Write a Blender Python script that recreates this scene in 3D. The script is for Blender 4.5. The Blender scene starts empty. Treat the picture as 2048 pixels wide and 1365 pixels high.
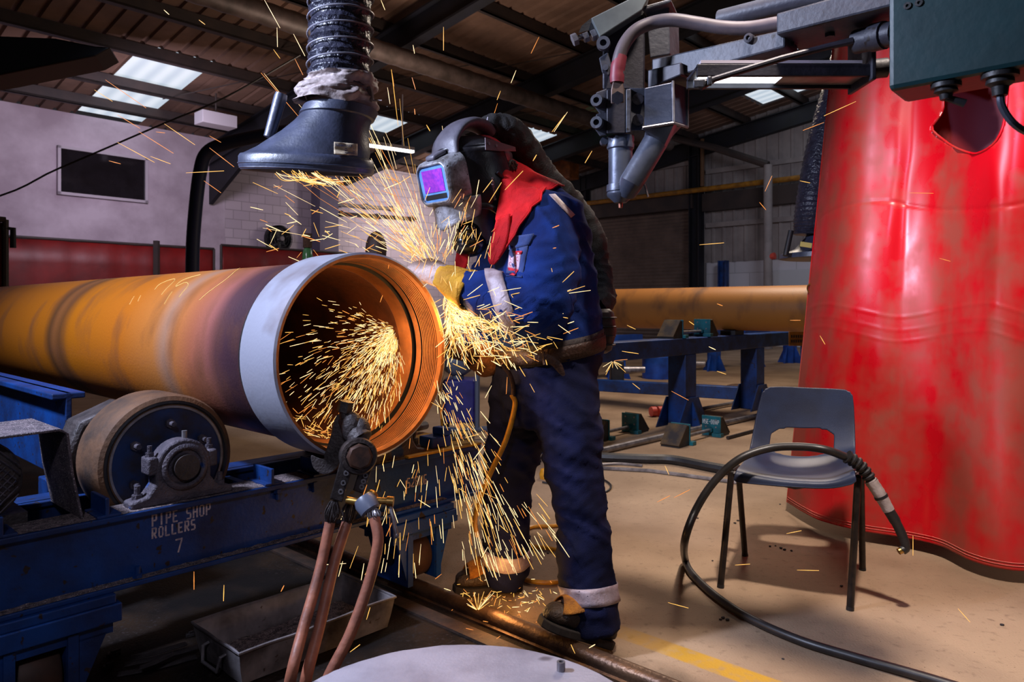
import bpy, bmesh, math, random
from mathutils import Vector, Matrix, noise as mnoise
from math import sin, cos, pi, radians as RAD

# ------------------------------------------------------------------ camera
F, H, HZ, CX = 1443.0, 1.07, 617.0, 1024.0        # focal length (px of 2048), eye height, horizon row, centre column
scn = bpy.context.scene
cam_data = bpy.data.cameras.new('camera')
cam = bpy.data.objects.new('camera', cam_data)
scn.collection.objects.link(cam)
cam.location = (0, 0, H)
cam.rotation_euler = (RAD(90), 0, 0)
cam_data.sensor_width = 36.0
cam_data.lens = F / 2048 * 36.0
cam_data.shift_y = -(682.5 - HZ) / 2048
cam_data.clip_start = 0.05
cam_data.clip_end = 120
cam_data.dof.use_dof = True
cam_data.dof.focus_distance = 2.35
cam_data.dof.aperture_fstop = 7.0
scn.camera = cam
scn.view_settings.view_transform = 'Standard'
scn.view_settings.look = 'None'
scn.view_settings.exposure = 0.0
scn.view_settings.gamma = 1.0
scn.view_settings.use_curve_mapping = False
scn.cycles.sample_clamp_indirect = 3.0
scn.cycles.max_bounces = 5

# building axes: E runs away to the right, D runs away to the left
TH = RAD(47.5)
E = Vector((cos(TH), sin(TH), 0))
D = Vector((-sin(TH), cos(TH), 0))
UP = Vector((0, 0, 1))
RB = Matrix.Rotation(TH, 4, 'Z')
def P(px, py, Y): return Vector(((px - CX) / F * Y, Y, H - (py - HZ) / F * Y))
def BL(a, b, z=0.0): return D * a + E * b + Vector((0, 0, z))
def FL(px, py, z=0.0): return P(px, py, (H - z) * F / (py - HZ))
def WD(px, py, a):
    r = P(px, py, 1.0); return Vector((0, 0, H)) + (r - Vector((0, 0, H))) * (a / Vector((r.x, r.y, 0)).dot(D))
def WE(px, py, b):
    r = P(px, py, 1.0); return Vector((0, 0, H)) + (r - Vector((0, 0, H))) * (b / Vector((r.x, r.y, 0)).dot(E))

# ------------------------------------------------------------------ world and lamps
world = bpy.data.worlds.new('world'); scn.world = world
world.use_nodes = True
world.node_tree.nodes['Background'].inputs[0].default_value = (0.62, 0.56, 0.66, 1)
world.node_tree.nodes['Background'].inputs[1].default_value = 0.03

def lamp(name, kind, loc, aim, energy, color, size=0.3, spot=None, blend=0.4):
    L = bpy.data.lights.new(name, kind); o = bpy.data.objects.new(name, L)
    scn.collection.objects.link(o); o.location = loc
    L.energy = energy; L.color = color
    if kind == 'AREA': L.size = size
    else: L.shadow_soft_size = size
    if kind == 'SPOT': L.spot_size = RAD(spot); L.spot_blend = blend
    if aim is not None:
        o.rotation_euler = (Vector(aim) - Vector(loc)).to_track_quat('-Z', 'Y').to_euler()
    return o
# unseen strobe added at the left, cool, for pipe, hood and welder
lamp('left_strobe_cool', 'SPOT', (-2.25, 1.3, 2.7), (-0.85, 2.6, 1.1), 580, (0.66, 0.74, 1.0), 0.14, 122, 0.6)
# extra fill added at the left, cool, grazes hood, hose and visor
lamp('hood_fill_cool', 'SPOT', (-2.3, 1.75, 2.0), (-0.62, 2.3, 1.72), 130, (0.60, 0.70, 1.0), 0.08, 30, 0.7)
# fill light added high behind the viewer, cool, for roller fronts and tray
lamp('front_fill_cool', 'SPOT', (-0.1, -0.9, 2.6), (-0.75, 2.0, 0.35), 76, (0.80, 0.78, 0.96), 0.14, 44, 0.8)
# unseen strobe added above the chair, no fixture of the bay
lamp('chair_strobe_warm', 'SPOT', (0.78, 1.35, 3.7), (1.55, 2.8, 0.5), 680, (1.0, 0.86, 0.76), 0.10, 66, 0.9)
# fill light added over the welding boom
lamp('boom_fill', 'SPOT', (0.7, 2.3, 3.4), (0.75, 2.05, 1.8), 26, (0.74, 0.78, 1.0), 0.2, 70, 0.7)
lamp('curtain_fill', 'SPOT', (0.35, 1.0, 2.6), (1.75, 3.2, 1.4), 38, (0.66, 0.5, 1.0), 0.06, 42, 0.9)  # added for the violet highlights on the curtain
# unseen fill lights added to brighten the far bays
lamp('far_bay_fill', 'AREA', BL(13.0, 5.0, 4.2), BL(17.8, 6.5, 2.4), 125, (0.92, 0.80, 1.0), 1.0)
lamp('corner_bay_fill', 'AREA', BL(14.5, 14.0, 4.0), BL(17.8, 14.5, 2.6), 120, (1.0, 0.88, 0.86), 1.0)
lamp('side_bay_fill', 'AREA', BL(5.0, 14.0, 4.6), BL(6.5, 20, 1.6), 75, (0.82, 0.84, 1.0), 1.2)
lamp('middle_bay_fill', 'AREA', BL(3.5, 7.5, 4.6), BL(3.0, 7.5, 0.0), 190, (1.0, 0.83, 0.68), 1.2)
lamp('roof_fill', 'AREA', BL(8.0, 7.0, 3.2), BL(8.0, 7.2, 9.0), 110, (1.0, 0.80, 0.66), 1.6)  # aimed upward, added only to brighten the roof

# ------------------------------------------------------------------ helpers
rng = random.Random(7)
WM = {}
def S(r, g, b):
    def c(v):
        v /= 255.0
        return v / 12.92 if v <= 0.04045 else ((v + 0.055) / 1.055) ** 2.4
    return (c(r), c(g), c(b), 1.0)

class MB:
    def __init__(s, T=None): s.v = []; s.f = []; s.m = []; s.T = T or Matrix(); s.mi = 0
    def add(s, vs, fs):
        k = len(s.v); T = s.T
        s.v += [T @ Vector(v) for v in vs]
        s.f += [tuple(i + k for i in f) for f in fs]; s.m += [s.mi] * len(fs)
        return s
    def box(s, c, size, R=None):
        c = Vector(c); h = Vector(size) / 2
        vs = []
        for x in (-1, 1):
            for y in (-1, 1):
                for z in (-1, 1):
                    q = Vector((x * h.x, y * h.y, z * h.z))
                    vs.append(c + (R @ q if R is not None else q))
        return s.add(vs, [(0, 1, 3, 2), (4, 6, 7, 5), (0, 4, 5, 1), (2, 3, 7, 6), (0, 2, 6, 4), (1, 5, 7, 3)])
    def box2(s, lo, hi):
        lo = Vector(lo); hi = Vector(hi); return s.box((lo + hi) / 2, hi - lo)
    def bar(s, p, q, w, h, up=UP):
        p = Vector(p); q = Vector(q); d = q - p; L = d.length; d.normalize()
        x = d.cross(up)
        if x.length < 1e-4: x = d.cross(Vector((1, 0, 0)))
        x.normalize(); z = x.cross(d)
        R = Matrix((x, d, z)).transposed()
        return s.box((p + q) / 2, (w, L, h), R)
    def tube(s, pts, r, n=10, cap=True, closed=False, ell=1.0, ref=None):
        pts = [Vector(p) for p in pts]; N = len(pts)
        rs = r if isinstance(r, (list, tuple)) else [r] * N
        def tan(i):
            a = pts[(i - 1) % N] if (closed or i > 0) else pts[i]
            b = pts[(i + 1) % N] if (closed or i < N - 1) else pts[i]
            t = b - a
            return t.normalized() if t.length > 1e-9 else Vector((0, 0, 1))
        t0 = tan(0)
        u = Vector(ref) if ref is not None else (Vector((0, 0, 1)) if abs(t0.z) < 0.9 else Vector((1, 0, 0)))
        u = (u - t0 * u.dot(t0)).normalized()
        vs = []; fs = []
        for i in range(N):
            t = tan(i)
            u = (u - t * u.dot(t)).normalized(); w = t.cross(u)
            for k in range(n):
                a = 2 * pi * k / n
                vs.append(pts[i] + u * (cos(a) * rs[i]) + w * (sin(a) * rs[i] * ell))
        m = N if closed else N - 1
        for i in range(m):
            j = (i + 1) % N
            for k in range(n):
                fs.append((i * n + k, i * n + (k + 1) % n, j * n + (k + 1) % n, j * n + k))
        if cap and not closed:
            fs.append(tuple(range(n - 1, -1, -1))); fs.append(tuple((N - 1) * n + k for k in range(n)))
        return s.add(vs, fs)
    def cyl(s, p, q, r, r2=None, n=20): return s.tube([p, q], [r, r if r2 is None else r2], n)
    def lathe(s, prof, o, d, n=32, closed=False, ref=None):
        o = Vector(o); d = Vector(d).normalized()
        u = Vector(ref) if ref is not None else (Vector((0, 0, 1)) if abs(d.z) < 0.9 else Vector((1, 0, 0)))
        u = (u - d * u.dot(d)).normalized(); w = d.cross(u)
        vs = []; fs = []; N = len(prof)
        for (r, h) in prof:
            r = max(r, 1e-4)
            for k in range(n):
                a = 2 * pi * k / n; vs.append(o + d * h + (u * cos(a) + w * sin(a)) * r)
        for i in range(N if closed else N - 1):
            j = (i + 1) % N
            for k in range(n):
                fs.append((i * n + k, i * n + (k + 1) % n, j * n + (k + 1) % n, j * n + k))
        return s.add(vs, fs)
    def prism(s, poly, vec):
        vec = Vector(vec); n = len(poly); a = [Vector(p) for p in poly]
        return s.add(a + [p + vec for p in a], [tuple(range(n)), tuple(range(2 * n - 1, n - 1, -1))] +
                     [(i, (i + 1) % n, n + (i + 1) % n, n + i) for i in range(n)])
    def grid(s, fn, nu, nv, cu=False, cv=False):
        vs = [fn(i / (nu if cu else nu - 1), j / (nv if cv else nv - 1)) for i in range(nu) for j in range(nv)]
        fs = []
        for i in range(nu if cu else nu - 1):
            for j in range(nv if cv else nv - 1):
                a, b = (i + 1) % nu, (j + 1) % nv
                fs.append((i * nv + j, a * nv + j, a * nv + b, i * nv + b))
        return s.add(vs, fs)
    def ball(s, c, r, n=16, R=None):
        c = Vector(c); r = Vector(r) if not isinstance(r, (int, float)) else Vector((r, r, r))
        vs = [(0, 0, r.z)]; m = n // 2
        for i in range(1, m):
            t = pi * i / m
            for k in range(n):
                a = 2 * pi * k / n; vs.append((r.x * sin(t) * cos(a), r.y * sin(t) * sin(a), r.z * cos(t)))
        vs.append((0, 0, -r.z)); L = len(vs) - 1
        fs = [(0, 1 + k, 1 + (k + 1) % n) for k in range(n)]
        for i in range(m - 2):
            for k in range(n):
                a = 1 + i * n; b = a + n
                fs.append((a + k, b + k, b + (k + 1) % n, a + (k + 1) % n))
        a = 1 + (m - 2) * n
        fs += [(a + k, L, a + (k + 1) % n) for k in range(n)]
        return s.add([c + (R @ Vector(v) if R is not None else Vector(v)) for v in vs], fs)
    def build(s, name, mats, parent=None, smooth=35, bevel=0, solid=0, subsurf=0, recalc=True, origin=None):
        if not isinstance(mats, (list, tuple)): mats = [mats]
        if parent is None:
            if origin is None:
                xs = [v.x for v in s.v]; ys = [v.y for v in s.v]; zs = [v.z for v in s.v]
                origin = Vector(((min(xs) + max(xs)) / 2, (min(ys) + max(ys)) / 2, min(zs)))
            M = Matrix.Translation(origin)
        else: M = WM[parent.name]
        Mi = M.inverted()
        me = bpy.data.meshes.new(name)
        me.from_pydata([Mi @ v for v in s.v], [], s.f)
        for m in mats: me.materials.append(m)
        if len(mats) > 1: me.polygons.foreach_set('material_index', s.m)
        if recalc:
            bm = bmesh.new(); bm.from_mesh(me); bmesh.ops.recalc_face_normals(bm, faces=bm.faces); bm.to_mesh(me); bm.free()
        if smooth:
            me.polygons.foreach_set('use_smooth', [True] * len(me.polygons)); me.set_sharp_from_angle(angle=RAD(smooth))
        o = bpy.data.objects.new(name, me); scn.collection.objects.link(o)
        if parent is not None: o.parent = parent
        else: o.matrix_world = M
        WM[o.name] = M
        if solid:
            md = o.modifiers.new('solid', 'SOLIDIFY'); md.thickness = solid; md.offset = 0
        if bevel:
            md = o.modifiers.new('bevel', 'BEVEL'); md.width = bevel; md.segments = 2; md.limit_method = 'ANGLE'; md.angle_limit = RAD(40)
        if subsurf:
            md = o.modifiers.new('sub', 'SUBSURF'); md.levels = subsurf; md.render_levels = subsurf
        return o

def thing(name, label, cat, loc=(0, 0, 0), rotz=0.0, group=None):
    o = bpy.data.objects.new(name, None); scn.collection.objects.link(o)
    o.empty_display_size = 0.1
    M = Matrix.Translation(Vector(loc)) @ Matrix.Rotation(rotz, 4, 'Z')
    o.matrix_world = M; WM[o.name] = M
    return tag(o, label, cat, group)
def tag(o, label, cat, group=None, kind=None):
    o['label'] = label; o['category'] = cat
    if group: o['group'] = group
    if kind: o['kind'] = kind
    return o
def struct(o): o['kind'] = 'structure'; return o
def copy_tree(o, loc, rotz, label):
    r = o.copy(); scn.collection.objects.link(r); r.location = loc; r.rotation_euler = (0, 0, rotz); r['label'] = label
    WM[r.name] = Matrix.Translation(Vector(loc)) @ Matrix.Rotation(rotz, 4, 'Z')
    for ch in list(o.children):
        c = ch.copy(); scn.collection.objects.link(c); c.parent = r
        for g in list(ch.children):
            d = g.copy(); scn.collection.objects.link(d); d.parent = c
    return r

def cat_rom(pts, n=6, closed=False):
    pts = [Vector(p) for p in pts]; N = len(pts); out = []
    for i in range(N if closed else N - 1):
        p1, p2 = pts[i], pts[(i + 1) % N]
        p0 = pts[(i - 1) % N] if (closed or i > 0) else p1 * 2 - p2
        p3 = pts[(i + 2) % N] if (closed or i < N - 2) else p2 * 2 - p1
        for k in range(n):
            t = k / n
            out.append(0.5 * ((2 * p1) + (p2 - p0) * t + (2 * p0 - 5 * p1 + 4 * p2 - p3) * t * t + (3 * p1 - p0 - 3 * p2 + p3) * t ** 3))
    if not closed: out.append(pts[-1])
    return out
def lerp_list(v, n):
    out = []
    for i in range(len(v) - 1):
        for k in range(n): out.append(v[i] + (v[i + 1] - v[i]) * k / n)
    return out + [v[-1]]
def patch(rows, nu=5, nv=5, closed_v=False):
    """smooth grid through control points: rows of points"""
    R = [cat_rom(r, nv, closed_v) for r in rows]
    cols = [cat_rom([r[j] for r in R], nu) for j in range(len(R[0]))]
    return [[cols[j][i] for j in range(len(cols))] for i in range(len(cols[0]))]
def add_patch(mb, g, closed_v=False):
    nu, nv = len(g), len(g[0])
    vs = [p for r in g for p in r]; fs = []
    for i in range(nu - 1):
        for j in range(nv if closed_v else nv - 1):
            b = (j + 1) % nv
            fs.append((i * nv + j, (i + 1) * nv + j, (i + 1) * nv + b, i * nv + b))
    return mb.add(vs, fs)
def rect_ring(w, h, r, n=4):
    """rounded rectangle outline, 4*(n+1) points"""
    out = []
    for (sx, sy, a0) in ((1, 1, 0), (-1, 1, 90), (-1, -1, 180), (1, -1, 270)):
        for k in range(n + 1):
            a = RAD(a0 + 90 * k / n); out.append((sx * (w / 2 - r) + r * cos(a), sy * (h / 2 - r) + r * sin(a)))
    return out
def loft(mb, rings, cap=True):
    n = len(rings[0]); vs = [p for r in rings for p in r]; fs = []
    for i in range(len(rings) - 1):
        for k in range(n): fs.append((i * n + k, i * n + (k + 1) % n, (i + 1) * n + (k + 1) % n, (i + 1) * n + k))
    if cap: fs.append(tuple(range(n - 1, -1, -1))); fs.append(tuple((len(rings) - 1) * n + k for k in range(n)))
    return mb.add(vs, fs)

# ------------------------------------------------------------------ materials
def mat(name, c1, rough=0.5, c2=None, scale=8.0, amt=0.5, metal=0.0, bump=0.0, bscale=60.0, detail=4.0, rvar=0.0, spec=0.5, contrast=(0.35, 0.65), sheen=0.0, coat=0.0, speck=None, fold=None):
    m = bpy.data.materials.new(name); m.use_nodes = True
    nt = m.node_tree; b = nt.nodes['Principled BSDF']; N = nt.nodes.new; L = nt.links.new
    b.inputs['Roughness'].default_value = rough; b.inputs['Metallic'].default_value = metal
    b.inputs['Specular IOR Level'].default_value = spec
    if sheen: b.inputs['Sheen Weight'].default_value = sheen
    if coat: b.inputs['Coat Weight'].default_value = coat; b.inputs['Coat Roughness'].default_value = 0.25
    b.inputs['Base Color'].default_value = c1
    tc = N('ShaderNodeTexCoord')
    col = None
    if c2 is not None:
        n = N('ShaderNodeTexNoise'); n.inputs['Scale'].default_value = scale; n.inputs['Detail'].default_value = detail; n.inputs['Roughness'].default_value = 0.6
        L(tc.outputs['Object'], n.inputs['Vector'])
        r = N('ShaderNodeMapRange'); r.inputs['From Min'].default_value = contrast[0]; r.inputs['From Max'].default_value = contrast[1]; r.inputs['To Max'].default_value = amt * 2 if amt < 0.5 else 1.0
        L(n.outputs['Fac'], r.inputs['Value'])
        mx = N('ShaderNodeMix'); mx.data_type = 'RGBA'; mx.inputs[6].default_value = c1; mx.inputs[7].default_value = c2
        L(r.outputs[0], mx.inputs[0]); col = mx.outputs[2]
        if rvar:
            r2 = N('ShaderNodeMapRange'); r2.inputs['To Min'].default_value = max(0, rough - rvar); r2.inputs['To Max'].default_value = min(1, rough + rvar)
            L(n.outputs['Fac'], r2.inputs['Value']); L(r2.outputs[0], b.inputs['Roughness'])
    if speck is not None:
        sc, th, c3 = speck
        v = N('ShaderNodeTexNoise'); v.inputs['Scale'].default_value = sc; v.inputs['Detail'].default_value = 2.0
        L(tc.outputs['Object'], v.inputs['Vector'])
        r3 = N('ShaderNodeMapRange'); r3.inputs['From Min'].default_value = th; r3.inputs['From Max'].default_value = th + 0.04
        L(v.outputs['Fac'], r3.inputs['Value'])
        mx2 = N('ShaderNodeMix'); mx2.data_type = 'RGBA'; mx2.inputs[6].default_value = c1; mx2.inputs[7].default_value = c3
        if col is not None: L(col, mx2.inputs[6])
        L(r3.outputs[0], mx2.inputs[0]); col = mx2.outputs[2]
    if col is not None: L(col, b.inputs['Base Color'])
    if bump:
        n2 = N('ShaderNodeTexNoise'); n2.inputs['Scale'].default_value = bscale; n2.inputs['Detail'].default_value = 3.0
        L(tc.outputs['Object'], n2.inputs['Vector'])
        bp = N('ShaderNodeBump'); bp.inputs['Strength'].default_value = bump; bp.inputs['Distance'].default_value = 0.01
        L(n2.outputs['Fac'], bp.inputs['Height']); L(bp.outputs[0], b.inputs['Normal'])
        if fold:
            n4 = N('ShaderNodeTexNoise'); n4.noise_type = 'RIDGED_MULTIFRACTAL'; n4.inputs['Scale'].default_value = fold[0]; n4.inputs['Detail'].default_value = 2.5
            L(tc.outputs['Object'], n4.inputs['Vector'])
            b2 = N('ShaderNodeBump'); b2.inputs['Strength'].default_value = fold[1]; b2.inputs['Distance'].default_value = fold[2]
            L(n4.outputs['Fac'], b2.inputs['Height']); L(b2.outputs[0], bp.inputs['Normal'])
    return m
def emit(name, c, s, sample=True):
    m = bpy.data.materials.new(name); m.use_nodes = True; nt = m.node_tree
    b = nt.nodes['Principled BSDF']; b.inputs['Base Color'].default_value = (0.02, 0.02, 0.02, 1)
    b.inputs['Emission Color'].default_value = c; b.inputs['Emission Strength'].default_value = s
    if not sample: m.cycles.emission_sampling = 'NONE'
    return m
M = {}
M['blue'] = mat('blue_paint', S(9, 62, 132), 0.5, S(10, 34, 76), 5, 0.5, 0, 0.12, 90, rvar=0.12, speck=(38, 0.66, S(40, 30, 28)))
M['blue_far'] = mat('bright_blue_paint', S(22, 78, 180), 0.45, S(14, 48, 120), 4, 0.5)
M['navy_steel'] = mat('navy_steel', S(15, 17, 30), 0.6, S(9, 10, 16), 3, 0.5)
M['dust'] = mat('gritty_dust', S(128, 112, 114), 0.9, S(44, 38, 42), 60, 0.5, 0, 0.6, 260, speck=(300, 0.62, S(200, 185, 180)))
M['rubber'] = mat('tyre_rubber', S(112, 76, 48), 0.75, S(60, 44, 34), 6, 0.5, 0, 0.2, 80)
M['black_rubber'] = mat('black_rubber', S(24, 23, 26), 0.5, S(38, 36, 38), 14, 0.5, 0, 0.1, 100)
M['black_grime'] = mat('black_grime', S(50, 45, 46), 0.55, S(76, 68, 68), 18, 0.5, 0.2, 0.35, 120)
M['bearing'] = mat('dirty_bearing_iron', S(54, 50, 62), 0.65, S(96, 88, 96), 16, 0.5, 0.2, 0.5, 160, speck=(12, 0.62, S(26, 62, 120)))
M['steel'] = mat('bare_steel', S(160, 156, 160), 0.35, S(106, 102, 106), 12, 0.5, 0.5, 0.1, 80)
M['dark_steel'] = mat('dark_steel', S(84, 76, 74), 0.42, S(54, 48, 48), 14, 0.5, 0.7, 0.2, 120)
M['brass'] = mat('brass', S(190, 150, 80), 0.35, S(120, 90, 50), 20, 0.5, 0.9)
M['galv'] = mat('galvanised_sheet', S(146, 140, 142), 0.42, S(84, 78, 80), 7, 0.5, 0.3, 0.15, 40, speck=(40, 0.70, S(84, 72, 66)))
M['plate'] = mat('brushed_plate', S(196, 189, 198), 0.42, S(142, 135, 146), 6, 0.5, 0.15, 0.08, 140, contrast=(0.4, 0.75), speck=(9, 0.70, S(128, 118, 126)))
M['stencil'] = mat('stencil_paint', S(206, 190, 192), 0.7, S(140, 130, 146), 90, 0.5)
M['hood_plastic'] = mat('hood_plastic', S(44, 49, 66), 0.40, S(62, 67, 88), 16, 0.5, 0, 0.08, 120, spec=0.8)
M['hose_fabric'] = mat('coated_hose_fabric', S(34, 34, 46), 0.3, S(54, 54, 68), 20, 0.5, 0, 0.9, 55)
M['wire'] = mat('hose_wire', S(120, 118, 128), 0.4)
M['tape'] = mat('crumpled_tape', S(182, 168, 166), 0.6, S(132, 116, 112), 14, 0.5, 0, 0.2, 90, fold=(11, 0.7, 0.012))
M['paper'] = mat('paper_label', S(208, 190, 160), 0.8, S(150, 130, 106), 60, 0.5)
M['ink'] = mat('label_ink', S(50, 70, 120), 0.8)
M['chair'] = mat('chair_plastic', S(46, 56, 84), 0.42, S(38, 44, 66), 6, 0.5, 0, 0.12, 500, rvar=0.08)
M['leg'] = mat('black_leg_paint', S(26, 24, 26), 0.4, S(60, 48, 42), 30, 0.3, 0.3)
M['cable'] = mat('black_cable', S(30, 28, 29), 0.42, S(44, 40, 40), 20, 0.5)
M['copper_hose'] = mat('brown_cable_sheath', S(176, 110, 84), 0.5, S(128, 80, 64), 14, 0.5, 0, 0.15, 60)
M['vinyl'] = None
M['yellow'] = mat('yellow_hose', S(216, 150, 30), 0.45, S(170, 110, 20), 20, 0.5)
M['yellow_pipe'] = mat('yellow_pipe_paint', S(170, 116, 30), 0.5, S(120, 80, 24), 6, 0.5)
M['teal'] = mat('teal_paint', S(20, 112, 124), 0.45, S(14, 76, 86), 10, 0.5)
M['white_text'] = mat('white_marking', S(214, 214, 210), 0.7)
M['pad'] = mat('worn_roller_pad', S(108, 84, 50), 0.6, S(44, 40, 44), 7, 0.5)
M['white_wall'] = mat('white_painted_wall', S(206, 192, 204), 0.85, S(176, 160, 172), 1.2, 0.5, 0, 0.05, 20)
M['grey_pier'] = mat('grey_painted_pier', S(112, 104, 124), 0.8, S(98, 90, 110), 2, 0.5)
M['red_far'] = mat('red_screen_vinyl', S(128, 18, 16), 0.5, S(92, 12, 12), 1.2, 0.5, 0, 0.2, 8)
M['roof'] = mat('brown_roof_deck', S(130, 100, 84), 0.8, S(98, 74, 62), 1.0, 0.5)
M['purlin'] = mat('purlin_steel', S(62, 50, 46), 0.6, S(44, 38, 38), 2, 0.5)
M['duct'] = mat('spiral_duct', S(92, 78, 74), 0.55, S(62, 52, 48), 4, 0.5, 0.3)
M['clad'] = mat('grey_cladding', S(150, 142, 140), 0.7, S(120, 112, 112), 1.2, 0.5)
M['shutter'] = mat('shutter_slats', S(116, 100, 92), 0.6, S(92, 80, 74), 2, 0.5)
M['glass_dark'] = mat('dark_window_glass', S(28, 24, 26), 0.08, S(36, 32, 36), 2, 0.5)
M['frame_white'] = mat('white_window_frame', S(190, 180, 190), 0.6)
M['white_plastic'] = mat('white_casing', S(190, 184, 192), 0.6)
M['orange'] = mat('orange_crane_paint', S(150, 84, 30), 0.6, S(96, 52, 20), 4, 0.5)
M['green'] = mat('green_glass', S(70, 130, 80), 0.2)
M['boom'] = mat('boom_grey_paint', S(70, 73, 84), 0.5, S(46, 46, 56), 6, 0.5, 0.1, 0.15, 60, speck=(30, 0.68, S(36, 30, 30)))
M['boom_dark'] = mat('boom_dark_parts', S(48, 46, 56), 0.5, S(32, 30, 38), 10, 0.5, 0.2, 0.1, 80)
M['boom_tube'] = mat('boom_flux_tube', S(90, 94, 108), 0.36, S(64, 68, 82), 8, 0.5, 0.4, 0.08, 60)
M['cover'] = mat('grey_green_cover', S(104, 112, 112), 0.5, S(80, 86, 88), 6, 0.5)
M['red_sleeve'] = mat('red_shrink_sleeve', S(126, 46, 58), 0.5)
M['box_green'] = mat('dark_green_enclosure', S(12, 52, 57), 0.4, S(10, 42, 46), 8, 0.5, 0, 0.05, 40)
M['denim'] = mat('navy_coverall', S(17, 47, 116), 0.9, S(12, 30, 82), 9, 0.5, 0, 0.25, 420, spec=0.2, fold=(5, 0.85, 0.02))
M['denim_dark'] = mat('navy_trouser', S(20, 25, 62), 0.9, S(14, 17, 44), 9, 0.5, 0, 0.25, 420, spec=0.2, fold=(4.5, 0.7, 0.018))
M['reflect'] = mat('reflective_band', S(176, 160, 168), 0.55, S(146, 126, 130), 26, 0.5, 0.1, 0.2, 120)
M['red_cloth'] = mat('red_hood_cloth', S(214, 26, 30), 0.8, S(150, 14, 22), 6, 0.5, 0, 0.3, 260, spec=0.2, fold=(7, 0.8, 0.014))
M['cap'] = mat('red_cap_cloth', S(196, 16, 26), 0.7, S(160, 10, 20), 10, 0.5)
M['leather'] = mat('brown_leather', S(72, 42, 28), 0.6, S(48, 30, 22), 14, 0.5, 0, 0.4, 120)
M['boot'] = mat('worn_boot_leather', S(46, 37, 32), 0.6, S(72, 55, 42), 14, 0.5, 0, 0.5, 120)
M['suede'] = mat('tan_suede_flap', S(178, 112, 30), 0.9, S(110, 66, 24), 24, 0.5, 0, 0.4, 220)
M['sole'] = mat('boot_sole', S(36, 30, 28), 0.8, S(52, 44, 40), 30, 0.5)
M['glove_white'] = mat('pale_glove_hide', S(216, 190, 182), 0.75, S(176, 146, 136), 14, 0.5, 0, 0.4, 120)
M['glove_yellow'] = mat('yellow_gauntlet', S(206, 152, 28), 0.8, S(176, 122, 24), 14, 0.5, 0, 0.35, 120)
M['black_cloth'] = mat('black_hose_cover', S(24, 21, 22), 0.75, S(34, 31, 31), 12, 0.5, 0, 0.3, 200, fold=(9, 0.9, 0.014))
M['helmet'] = mat('helmet_shell', S(24, 24, 30), 0.3, S(40, 38, 42), 30, 0.5, 0, 0.1, 160, coat=0.25)
M['snout'] = mat('scuffed_visor_surround', S(182, 182, 190), 0.42, S(104, 98, 94), 26, 0.5, 0.3, 0.2, 120, speck=(70, 0.66, S(60, 54, 52)))
M['airduct'] = mat('grey_air_duct', S(104, 100, 110), 0.45, S(84, 80, 90), 14, 0.5, 0, 0.1, 100)
M['lens_frame'] = mat('pale_blue_visor_frame', S(120, 170, 226), 0.2, S(96, 140, 200), 12, 0.5, coat=0.5)
M['lens'] = mat('violet_filter_lens', S(134, 60, 190), 0.12, S(186, 70, 200), 70, 0.5, coat=0.6)
M['skin'] = mat('skin', S(190, 140, 116), 0.6, S(170, 116, 96), 20, 0.5)
M['patch_red'] = mat('red_badge', S(206, 30, 48), 0.7)
M['patch_white'] = mat('pale_badge', S(226, 196, 210), 0.7, S(206, 170, 190), 40, 0.5)
M['band_metal'] = mat('headband_metal', S(120, 108, 112), 0.35, None, metal=0.6)
M['red_tool'] = mat('red_tool_handle', S(206, 22, 40), 0.35)
M['grey_tool'] = mat('grey_tool_grip', S(84, 90, 104), 0.5)
M['mustard'] = mat('worn_yellow_top', S(214, 164, 50), 0.6, S(150, 112, 44), 9, 0.5)
M['violet_machine'] = mat('indigo_machine_case', S(44, 38, 120), 0.5, S(30, 26, 86), 9, 0.5)
M['offcut'] = mat('soot_black_offcut', S(38, 34, 36), 0.8, S(60, 54, 56), 30, 0.5, 0, 0.4, 200)
M['rag'] = mat('brown_rag', S(90, 66, 48), 0.9, S(60, 44, 34), 20, 0.5, 0, 0.6, 60)
M['salmon'] = mat('red_plug', S(196, 70, 56), 0.5)
M['spark_white'] = emit('spark_white_hot', (1.0, 0.72, 0.36, 1), 1.7, False)
M['spark_yellow'] = emit('spark_yellow_hot', (1.0, 0.52, 0.11, 1), 1.35, False)
M['spark_orange'] = emit('spark_orange', (1.0, 0.33, 0.06, 1), 1.1, False)
M['tube_light'] = emit('fluorescent_tube', (1.0, 0.92, 0.90, 1), 5.0)
M['tube_warm'] = emit('fluorescent_tube_warm', (1.0, 0.86, 0.62, 1), 3.0)
M['led'] = emit('work_light_diodes', (0.85, 0.92, 1.0, 1), 6.0)
M['green_lamp'] = emit('green_lamp_lens', (0.05, 1.0, 0.55, 1), 4.0)

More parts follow.
